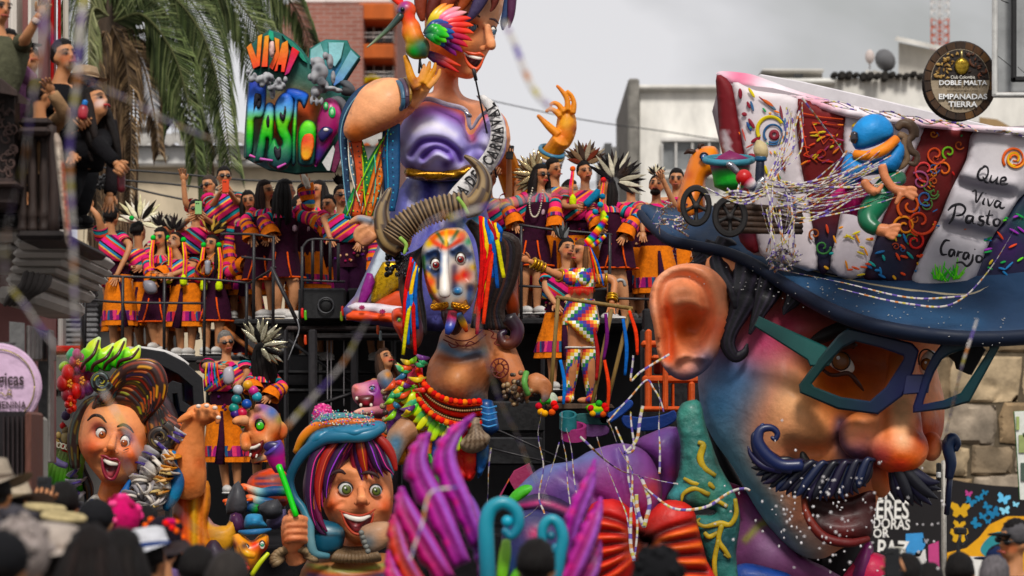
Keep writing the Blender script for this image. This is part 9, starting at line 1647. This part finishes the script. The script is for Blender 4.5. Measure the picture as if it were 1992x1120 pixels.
for i,(kx,fx_)in enumerate(((1116,1107),(1146,1150))):
 q=MB();limb(q,[W(kx,678,YP-.06),W(kx-2,715,YP-.04),W(fx_,762,YP),W(fx_,778,YP-.02)],A([.074,.066,.052,.05]),'fff',14);q.U[-1]=q.U[-1]*A([1,.4]);bo=bd(q,'boot',M_WIPH,rt);q=MB();ball(q,W(fx_-3,778,YP-.08),[.045,.11,.04],'#c8701e',10,7);q.U[-1]=q.V[-1][:,:2];bd(q,'boot_toe',M_WIPH,bo);q=MB();th_=np.linspace(0,6.28,16);swp(q,W(kx,676,YP-.06)+np.stack([.077*np.cos(th_),.077*np.sin(th_),0*th_],-1),.010,6,1,'#c8c4be',cap=False);bd(q,'boot_cuff',MC,bo)
for i,tt in((0,(.45,.6,.72,.85)),(1,(.7,.8,.9))):
 s0,e,w=ar_[i]
 for k,t in enumerate(tt):q=MB();c0=e+(w-e)*t;ax=nrm(w-e);b1=nrm(np.cross(ax,A([0,1.,.2])));b2=np.cross(ax,b1);th_=np.linspace(0,6.28,18);swp(q,c0+(np.cos(th_)[:,None]*b1+np.sin(th_)[:,None]*b2)*.046,.013+.004*(k%2),7,1,'#a8801e',cap=False);bd(q,'gold_bangle',M_GOLD,rt)
 q=MB();c0=s0+(e-s0)*.62;ax=nrm(e-s0);b1=nrm(np.cross(ax,A([0,1.,.2])));b2=np.cross(ax,b1);swp(q,c0+(np.cos(th_)[:,None]*b1+np.sin(th_)[:,None]*b2)*.056,.016,7,1,'#a8801e',cap=False);bd(q,'gold_bangle',M_GOLD,rt)
for P in([(1136,478,12),(1148,468,11),(1160,452,9),(1176,430,7),(1182,420,3)],[(1146,480,8),(1164,470,6),(1178,458,4)]):
 PP=crom(P,7);q=MB();rb=['#5a1f7a','#c02a2a','#e07a1e','#e0c82a','#2f9a4a','#2a5ab0'];swp(q,W(PP[:,0],PP[:,1],YP-.02),PP[:,2]*YP/F*.8,12,1,'fff',cf=lambda t,a:A([hx_(rb[int(x*17)%6])for x in t.ravel()]).reshape(*t.shape,3));bd(q,'rainbow_horn',MC,rt)
q=MB();[tb(q,[(1148,482,YP-.1,2),(1154+k*5,515,YP-.1,2),(1158+k*8,548+k*4,YP-.1,1.6)],col=c,seg=5,flat=.3)for k,c in enumerate(('#c83a2a','#d8902a','#2a5aa8'))];bd(q,'head_ribbon',MC,rt)
# lower left pair and the woman under the deck
p=prs('grey haired man in sunglasses and pink poncho holding a clear bag',30.5,(440,667),.25,-.05,feet=[(440,960),(462,960)],hip=(440,800),L=[(402,712),(432,715,-.3)],R=[(480,730),(462,748,-.3)],hc='#6a6662',shades=True,grip=(1,1));put(p[0],'ribbons',MC,lambda q:[tb(q,[(402+k*5,706,30.2,1.5),(400+k*6,730,30.2,1.8),(402+k*7,752,30.2,1.5)],col=c,seg=5)for k,c in enumerate(('#d8a82a','#5a3ab0','#c83a7a','#2a7a9a','#d85a2a'))])
put(p[0],'clear_bag',MG_,lambda q:ifl(q,[(436,718),(452,714),(456,740),(444,750),(434,740)],30.0,.05,cell=3,col='#a09aa0'))
p=prs('dancer turned away wearing a big silver leaf headdress and orange sleeves',30.2,(512,690),2.5,.1,fem=True,feet=[(500,960),(524,960)],hip=(518,815),L=[(486,745),(494,756)],R=[(548,755),(525,770)],hair='long',top='dress',bot='wrap');fset(p[0],506,672,29.9,12,.27,-1.0,2.4,['#b0aa94','#8a8470','#cac4ae','#1a1817'],.045,M_CHROME)
p=prs('long haired woman looking down under the deck beside the pink beast',30.0,(750,700),.6,.5,fem=True,feet=[(742,980),(760,980)],hip=(744,840),hair='long',hc='#2a1c14',top='jacket',tc='#a8481e',bot='trousers',bc='#1a1518')
# ---- people on the balcony
YBc=20.0
GB='spectators leaning over the balcony'
p=prs('man in an olive T-shirt with raised arm at the top of the balcony',YBc-.3,(-2,18),.8,0,hip=(-30,240),L=[(-60,140),(-40,200)],R=[(50,74,-.2),(76,30,-.3)],top='tshirt',tc='#4a4a3c',bot='trousers',bc='#1a1a1e',group=GB,feet=[(-40,445),(-20,445)]);put(p[0],'wristband',MC,lambda q:tb(q,[(68,44,YBc-.6,8),(72,37,YBc-.6,8)],col='#b8a8a0',seg=8))
p=prs('person in a mauve top with long black hair behind the carved panel',YBc,(14,92),.5,.2,fem=True,hip=(10,250),L=[(-10,150),(10,150)],R=[(36,130),(46,106)],top='jacket',tc='#6a4a62',bot='trousers',bc='#1a1418',hair='long',group=GB,feet=[(0,445),(20,445)])
p=prs('man in black cap looking down between the pilasters',YBc+.3,(54,118),.7,.5,hip=(50,290),top='jacket',tc='#7a8088',bot='trousers',bc='#1a1a1c',group=GB,feet=[(44,445),(60,445)]);put(p[0],'cap',MC,lambda q:(ball(q,p[1]((0,.01,.05)),[.094,.11,.085],'#121214',14,10),ball(q,p[1]((0,-.12,.05)),[.07,.07,.012],'#121214',12,6)))
p=prs('man in a black jacket holding a red drink bottle over the balcony',YBc+.1,(126,112),.8,.2,hip=(96,290),L=[(76,190),(110,210)],R=[(150,215,-.2),(162,236,-.4)],top='jacket',tc='#121114',bot='trousers',bc='#161618',group=GB,feet=[(90,445),(110,445)],grip=(0,1),shx=-14);bo=emp('drink_bottle',W(160,228,YBc-.45),'red drink bottle with blue cap held over the balcony rail','bottle')
q=MB();tb(q,[(160,230,YBc-.45,9),(162,214,YBc-.45,10),(164,206,YBc-.45,7)],col=['#8a2a34','#a84a50','#7a2430'],seg=12);bd(q,'bottle_body',MG_,bo);q=MB();tb(q,[(164,204,YBc-.45,5.5),(166,196,YBc-.45,5.5)],col='#2a6aa8',seg=10);bd(q,'cap',MG_,bo)
def straw_hat(root,fr,u,c='#a8937a',band='#4a3a30',rim=.17,h=.10,tilt=0):
 prof=[(rim,-.0),(rim*.8,.004),(.10,.012),(.092,.05),(.08,h*.9),(.05,h),(.0,h*.96)];th_=np.linspace(0,6.283,28);V=np.vstack([[(r*mt.cos(a),r*1.12*mt.sin(a),z+.06+.02*mt.cos(2*a)*(r/.17)**2)for a in th_[:-1]]for r,z in prof]);q=MB();V=A([fr(v)for v in V]);q.add(V,grid_faces(7,27),hx_(c));o=bd(q,'hat',MC,root)
 q=MB();swp(q,A([fr((.096*mt.cos(a),.107*mt.sin(a),.085))for a in th_]),.013*u,6,.5,band,cap=False);bd(q,'hat_band',MC,o);return o
p=prs('man in a pale straw hat behind the leaning woman',YBc+.5,(166,172),.8,.1,hip=(140,340),top='jacket',tc='#1a1618',bot='trousers',bc='#1a1a1c',group=GB,feet=[(130,445),(150,445)]);straw_hat(p[0],p[1],1,'#8f7c68','#6a5848')
p=prs('woman with white painted face leaning far out over the balcony with a can',YBc-.2,(186,203),.9,.4,roll=.15,fem=True,hip=(120,330),L=[(130,280),(140,300)],R=[(196,286,-.3),(226,318,-.4)],top='jacket',tc='#100f11',bot='trousers',bc='#141416',hair='long',group=GB,feet=[(100,445),(116,445)],shx=-22,paintc='#c8c0c0',grip=(0,1));cn=emp('foam_can',W(235,372,YBc-.6),'dark red foam spray can held out by the leaning woman','spray can')
q=MB();tb(q,[(236,372,YBc-.6,7.5),(236,340,YBc-.6,7.5),(237,333,YBc-.6,5)],col=['#4a141c','#5a1a24'],seg=12);bd(q,'can',MG_,cn);q=MB();tb(q,[(237,331,YBc-.6,4),(237,322,YBc-.6,4)],col='#b8b0b0',seg=9);bd(q,'nozzle',MG_,cn)
p=prs('child with a tan sleeve gripping the end of the balcony rail',YBc-.4,(78,186),2.3,.1,sc=.85,hip=(70,330),R=[(124,218,-.2),(102,180,-.3)],top='jacket',tc='#8a7058',bot='trousers',bc='#2a2422',group=GB,feet=[(64,445),(80,445)],hc='#1c1210')
# ---- crowd in the street, backs to the camera
GC='spectators crowding the street in front'
def crd(label,Y,head,yaw,tc,hair='short',hc='#0f0c0b',hat=None,sc=1.0,fem=False,L=None,R=None,pitch=0,**kw):
 hx,hy=head;S=F/Y;zf=HY+CZ*F/Y;hz=hy+.78*S
 p=prs(label,Y,head,yaw,pitch,hip=(hx,hz),feet=[(hx-.1*S,zf),(hx+.1*S,zf)],top='jacket',tc=tc,bot='trousers',bc='#23252c',hair=hair,hc=hc,sc=sc,fem=fem,L=L,R=R,group=GC,**kw)
 if hat and hat[0]=='straw':straw_hat(p[0],p[1],1,*hat[1:])
 elif hat and hat[0]=='cap':put(p[0],'cap',MC,lambda q:(ball(q,p[1]((0,.01,.045)),[.096,.112,.09],hat[1],14,10),ball(q,p[1]((0,-.13,.045)),[.075,.07,.012],hat[2],12,6)))
 elif hat and hat[0]=='ring':
  for k in range(7):
   q=MB();th_=np.linspace(0,6.283,26);r=.21-.027*k if k<5 else .10-.012*(k-5);z=.05+.004*k if k<4 else .06+.03*(k-3);swp(q,A([p[1]((r*mt.cos(a),r*1.1*mt.sin(a),z))for a in th_]),.016,6,1,['#a89a7a','#1c1816'][k%2],cap=False);bd(q,'hat_ring',MC,p[0])
 elif hat and hat[0]=='scarf':
  put(p[0],'headscarf',MC,lambda q:(ball(q,p[1]((0,.01,.03)),[.098,.114,.118],hat[1],14,10),))
  put(p[0],'scarf_pattern',MC,lambda q:[ball(q,p[1](nrm(A([rnd.uniform(-1,1),rnd.uniform(-1,1),rnd.uniform(-.1,1)]))*A([.096,.112,.116])+A([0,.01,.03])),[.02,.02,.02],rnd.choice(hat[2]),6,5)for _ in range(26)])['kind']='stuff'
 return p
crd('black haired spectator in dark top holding up a phone, back turned',15.6,(123,985),3.0,'#17161a',L=[(92,1060),(90,975,-.3)],R=[(160,1090),(150,1110)],grip=(1,0));phone(0,'dark phone raised by the black haired spectator',87,955,15.2,'#101216')
crd('spectator in a cream brimmed hat at the left edge of the crowd',15,(28,1000),2.6,'#4a5a6a',hat=('straw','#a09484','#6a6050',.2,.11));crd('spectator in a tall beige hat cut by the left edge',14,(-8,965),2.9,'#6a6a70',hat=('straw','#8a8074','#5a5048',.19,.12));crd('spectator in woven striped hat before the black haired man',14,(82,1048),2.8,'#5a6a8a',hat=('ring',));crd('spectator in a black and cream ringed hat lower beside the first ringed hat',13.4,(118,1068),2.4,'#8a94a8',hat=('ring',))
crd('spectator in a black and grey cap in the crowd centre',15.2,(190,1020),3.0,'#1a1a1e',hat=('cap','#18181a','#3a3a3c'));crd('spectator with a pink patterned headscarf',15.6,(240,1018),2.6,'#4a3a3a',hat=('scarf','#a8285a',['#d05a84','#7a1a3a','#c84a7a']));crd('dark haired spectator right of the pink headscarf',15.8,(280,1030),2.9,'#5a4a6a',hair='long');crd('spectator with black and pink butterfly headscarf',14.6,(318,1060),2.7,'#8a8498',hat=('scarf','#17121a',['#a8285a','#c83a3a','#1a1418','#d0601e']))
crd('spectator in a white felt hat with a blue band',13.6,(292,1096),2.8,'#6a7080',hat=('straw','#b4b4b8','#2a3a64',.19,.11));crd('dark curly haired spectator nearest the camera, bottom left',10.5,(178,1092),3.0,'#2a2426',hair='long',hc='#120d0c');crd('grey hooded spectator, bottom left corner',10.2,(48,1086),2.9,'#7a7270',hat=('scarf','#857c78',['#8f8682','#7a726e']));crd('spectator in black cap in the bottom left corner',9.6,(4,1110),2.9,'#1a1a1c',hat=('cap','#141416','#141416'))
crd('spectator in a pale beige sunhat leaning right, bottom left',11,(104,1100),2.6,'#8a8482',hat=('straw','#9a9088','#8a8078',.18,.1));crd('spectator in charcoal wool hat at the left edge',12.2,(30,1050),2.9,'#4a6a8a',hat=('scarf','#3a383c',['#444246','#323034']));crd('dark haired spectator between the hats and the white felt hat',11.5,(238,1092),3.0,'#3a3438',hair='long');crd('dark haired spectator below the orange cape',13.4,(382,1116),2.9,'#1c1c20');crd('spectator with grey blurred hair under the small dragon',11.4,(440,1136),3.0,'#3a3a44',hc='#2a2624')
crd('dark haired spectator between the teal scrolls, bottom centre',12.5,(1044,1108),2.8,'#2a2628');crd('spectator in a black hood under the red flower',11.5,(1280,1134),3.0,'#141416',hat=('scarf','#121214',['#161618','#101012']));crd('spectator filming with a phone below the mural lettering',15,(1762,1126),3.0,'#1a1a1e',R=[(1742,1150),(1738,1112,-.2)],grip=(0,1));phone(0,'black phone held up below the mural lettering',1736,1094,14.6,'#0f1013')
crd('man in navy cap and glasses looking left, bottom right',19,(1942,1098),-.9,'#b8a020',hat=('cap','#1a2440','#141a30'),shades=True);crd('man in grey cap and sunglasses at the right edge',18,(1972,1054),-.8,'#141416',hat=('cap','#4a484a','#1a1a1c'),shades=True,sc=1.1);crd('grey haired spectator, bottom right corner',16,(1935,1128),2.8,'#4a4a52',hc='#5a5658');crd('dark haired spectator under the camera pole',17,(1868,1118),2.9,'#26262a');crd('spectator with dark hair left of the steel post',16.4,(1806,1140),3.0,'#1c1c20')
cm=emp('camera_rig',W(1866,1120,19.5),'small video camera on a black stabiliser held above the crowd, lower right','camera')
q=MB();pbox(q,1860,1026,1882,1040,19.5,.12,'#121214',bev=.01);bd(q,'camera_body',MM,cm,False);q=MB();tb(q,[(1868,1040,19.5,3),(1864,1070,19.5,4),(1866,1100,19.5,6),(1864,1140,19.5,7)],col='#18181a',seg=8);tb(q,[(1878,1040,19.5,2),(1880,1052,19.5,2),(1870,1062,19.5,2)],col='#222226',seg=7);bd(q,'grip',MM,cm)
# ------------------------------------------------------------------ paper streamers and foam
sr=random.Random(11)
def smr(mb,P,w,Y=None,twist=.3,sub=8):
 PP=crom([list(p)+([Y]if len(p)==2 else[])for p in P],sub);n=len(PP);w*=sr.uniform(.62,1.02);ja,jb=sr.uniform(0,6),sr.uniform(.25,.5);PP[:,0]+=w*.55*np.sin(np.arange(n)*jb+ja);PP[:,1]+=w*.3*np.sin(np.arange(n)*jb*1.3+ja*2);C=W(PP[:,0],PP[:,1],PP[:,2]);k=PP[:,2].mean()/F;T=nrm(np.gradient(C,axis=0));L=np.r_[0,np.cumsum(np.linalg.norm(np.diff(C,axis=0),axis=1))]
 a=L*min(twist,.35)*5+sr.uniform(0,6);s=nrm(np.cross(T,A([0,1.,0])));d=np.cross(T,s);N_=s*np.cos(a)[:,None]+d*np.sin(a)[:,None];w_=w*k*(.75+.25*np.sin(a*.7))[:,None]
 o=d*np.cos(a)[:,None]*.002;R=np.concatenate([C-N_*w_+o,C+N_*w_+o,C+N_*w_-o-.001,C-N_*w_-o-.001]).reshape(4,n,3).transpose(1,0,2);off=sr.uniform(0,.2)
 mb.add(R.reshape(-1,3),grid_faces(n,4),'fff',np.stack([np.repeat(L+off,4),np.zeros(4*n)],-1));return mb
GS='paper streamers hanging in front of the lens'
for P,w,l in[([(168,-20,8),(150,130,8),(138,300,8.1),(142,520,8.2),(156,700,8.3)],6,'blurred vertical paper streamer beside the balcony post'),([(88,-30,7.6),(72,150,7.6),(48,300,7.7),(20,420,7.8),(8,560,7.9)],6,'blurred paper streamer crossing the balcony at the far left'),([(60,-10,8),(120,100,8),(180,160,8.2),(260,200,8.6),(340,240,9),(420,275,9.4)],6,'blurred streamer slanting down right across the palm'),([(20,560,8),(60,610,8),(120,690,8),(190,790,8.2),(232,870,8.2),(268,940,8.3)],7,'blurred streamer crossing the laughing woman figure'),([(200,760,8.6),(270,880,8.6),(320,960,8.7),(380,1030,8.8),(430,1036,8.8)],6,'blurred streamer ending over the orange cape'),([(980,40,9),(1010,110,9),(1045,180,9),(1070,215,9)],8,'blurred streamer against grey sky by the queen hair'),([(560,830,9),(640,740,9),(700,650,9),(770,540,9),(820,450,9.2),(870,410,9.4)],7,'blurred streamer slanting up across the black deck'),([(890,420,9.4),(912,520,9.6),(935,660,10),(980,790,10.5),(1020,880,11),(1066,980,11)],6,'blurred streamer crossing the horned figure body'),([(870,425,9),(960,400,9),(1060,380,9.2),(1150,360,9.3),(1230,330,9.4)],7,'blurred streamer in front of the right deck dancers'),([(800,1090,11),(818,1020,11),(840,960,11),(890,945,11)],6,'blurred streamer across the magenta wing'),([(1900,620,14),(1870,720,14),(1850,800,14.5),(1838,860,15)],3,'yellowish streamer falling past the right spectacle lens')]:
 q=MB();smr(q,P,w,twist=.25);bd(q,'paper_streamer',M_TICKER,label=l,cat='paper streamer',group=GS)
GH='paper streamers hanging from the pulpit'
hang=[([(1052,800),(1048,840),(1056,900),(1050,960),(1058,1000)],'left of the teal ring'),([(1092,800),(1096,860),(1104,920),(1110,1000),(1108,1060)],'straight down from the teal ring'),([(1100,830),(1112,880),(1120,940),(1132,1010),(1140,1040)],'down from the magenta ring'),([(1160,850),(1180,900),(1200,960),(1222,1010),(1230,1080)],'down across the purple petal'),([(1180,815),(1200,860),(1222,900),(1230,940),(1228,1060),(1232,1090)],'longest one over the flower heart'),([(1200,830),(1216,880),(1224,930),(1238,1000),(1234,1080)],'twisting beside the longest one'),([(1130,850),(1160,880),(1200,910),(1240,925),(1320,940)],'sagging sideways over the petal'),([(1240,925),(1260,950),(1300,985),(1360,990),(1400,970),(1440,950),(1460,955)],'looping across the green lapel'),([(1280,740),(1284,800),(1282,850),(1284,920)],'hanging alone left of the lapel'),([(1250,790),(1240,850),(1216,880),(1232,870),(1228,800)],'looped under the blue arm'),([(1230,690),(1228,740),(1250,720),(1300,690)],'below the orange machine beam'),([(1180,820),(1220,780),(1256,740),(1276,760),(1290,800)],'arched over the blue arm'),([(1250,930),(1262,980),(1256,1020),(1244,1010),(1240,960)],'curled in a loop on the petal'),([(1010,1015),(1040,990),(1056,970),(1066,930),(1088,860)],'running left to the dark petal'),([(956,870),(950,940),(944,990)],'alone on the black panel')]
for P,l in hang:q=MB();smr(q,[(x,y,23.5)for x,y in P],4.2,twist=.3);bd(q,'paper_streamer',M_TICKER,label='thin paper streamer '+l,cat='paper streamer',group=GH)
q=MB()
for k in range(34):
 x0,y0=sr.uniform(1480,1530),sr.uniform(345,420);x1,y1=sr.uniform(1640,1760),sr.uniform(290,380);sg_=sr.uniform(10,46)
 smr(q,[(x0,y0,23.35),(x0*.7+x1*.3,(y0*.7+y1*.3)+sg_*.7,23.2),(x0*.35+x1*.65,(y0*.35+y1*.65)+sg_*.6,23.2),(x1,y1,23.2)],2.6,twist=.7,sub=6)
for k in range(16):
 x0,y0=sr.uniform(1470,1560),sr.uniform(350,410);smr(q,[(x0,y0,23.3),(x0*.6+1520*.4+sr.uniform(-12,12),y0+60,23.2),(1520+sr.uniform(-30,30),sr.uniform(480,520),23.3)],2.6,twist=.7,sub=6)
for k in range(40):
 x,y=1520+sr.uniform(-28,28),500+sr.uniform(-18,22);smr(q,[(x,y,23.5),(x+sr.uniform(-14,14),y+sr.uniform(-10,10),23.35),(x+sr.uniform(-18,18),y+sr.uniform(-10,10),23.5)],2.4,sub=5)
for k in range(14):
 x0,y0=sr.uniform(1530,1560),sr.uniform(190,230);smr(q,[(x0,y0,23.9),(x0-10+sr.uniform(-20,20),y0+70,23.8),(1500+sr.uniform(-10,20),350,23.6)],2.6,sub=6)
for k in range(26):
 x,y=1300+sr.uniform(-22,40),415+sr.uniform(-18,26);smr(q,[(x,y,24.6),(x+sr.uniform(-20,20),y+sr.uniform(-14,14),24.4),(x+sr.uniform(-20,26),y+sr.uniform(-10,30),24.6)],2.4,sub=5)
for k in range(20):
 x=sr.uniform(1560,1960);y=190+(x-1550)*.17;smr(q,[(x,y,23.9),(x+30,y+sr.uniform(-4,12),23.85),(x+60,y+sr.uniform(4,18),23.9)],2.4,sub=6)
for k in range(8):
 smr(q,[(1390+sr.uniform(-30,60),362+sr.uniform(-8,14),23.3),(1440,380+sr.uniform(-10,16),23.2),(1490,372+sr.uniform(-8,12),23.3)],2.5,sub=6)
bd(q,'streamer_tangle',M_TICKER,label='tangle of white, purple and orange paper streamers caught on the hat',cat='streamers',kind='stuff')
q=MB()
for P in([(1630,560),(1760,590),(1850,592),(1920,530),(1990,420)],[(1500,520),(1640,550),(1780,580),(1880,575)],[(1560,190),(1600,240),(1640,300),(1650,350)]):smr(q,[(x,y,23.5)for x,y in P],2.6)
bd(q,'streamer_trail',M_TICKER,label='loose paper streamers trailing along the hat brim and crown',cat='streamers',kind='stuff')
q=MB()
for k in range(110):
 x,y=sr.gauss(1600,75),sr.gauss(1000,55);Y=sr.uniform(17,22);ball(q,W(x,y,Y),[sr.uniform(.004,.011),.006,sr.uniform(.004,.012)],'#c9c5c6',5,4)
for k in range(34):
 x,y=sr.uniform(1560,1840),sr.uniform(930,1110);ball(q,W(x,y,sr.uniform(16,20)),sr.uniform(.005,.01),'#c9c5c6',5,4)
bd(q,'flying_foam',M_PAPER,label='white foam flecks flying before the giant mouth',cat='foam',kind='stuff')
q=MB()
for k in range(120):
 x=sr.uniform(1300,1960);y=480+(x-1300)*.22+sr.uniform(-10,60);ball(q,W(x,y,float(Yb(A(x),A(y)))-.09),[sr.uniform(.003,.010),.004,.004],'#a8a6a4',5,4)
bd(q,'foam_specks',M_PAPER,label='dried foam specks on the navy hat brim',cat='foam',kind='stuff')
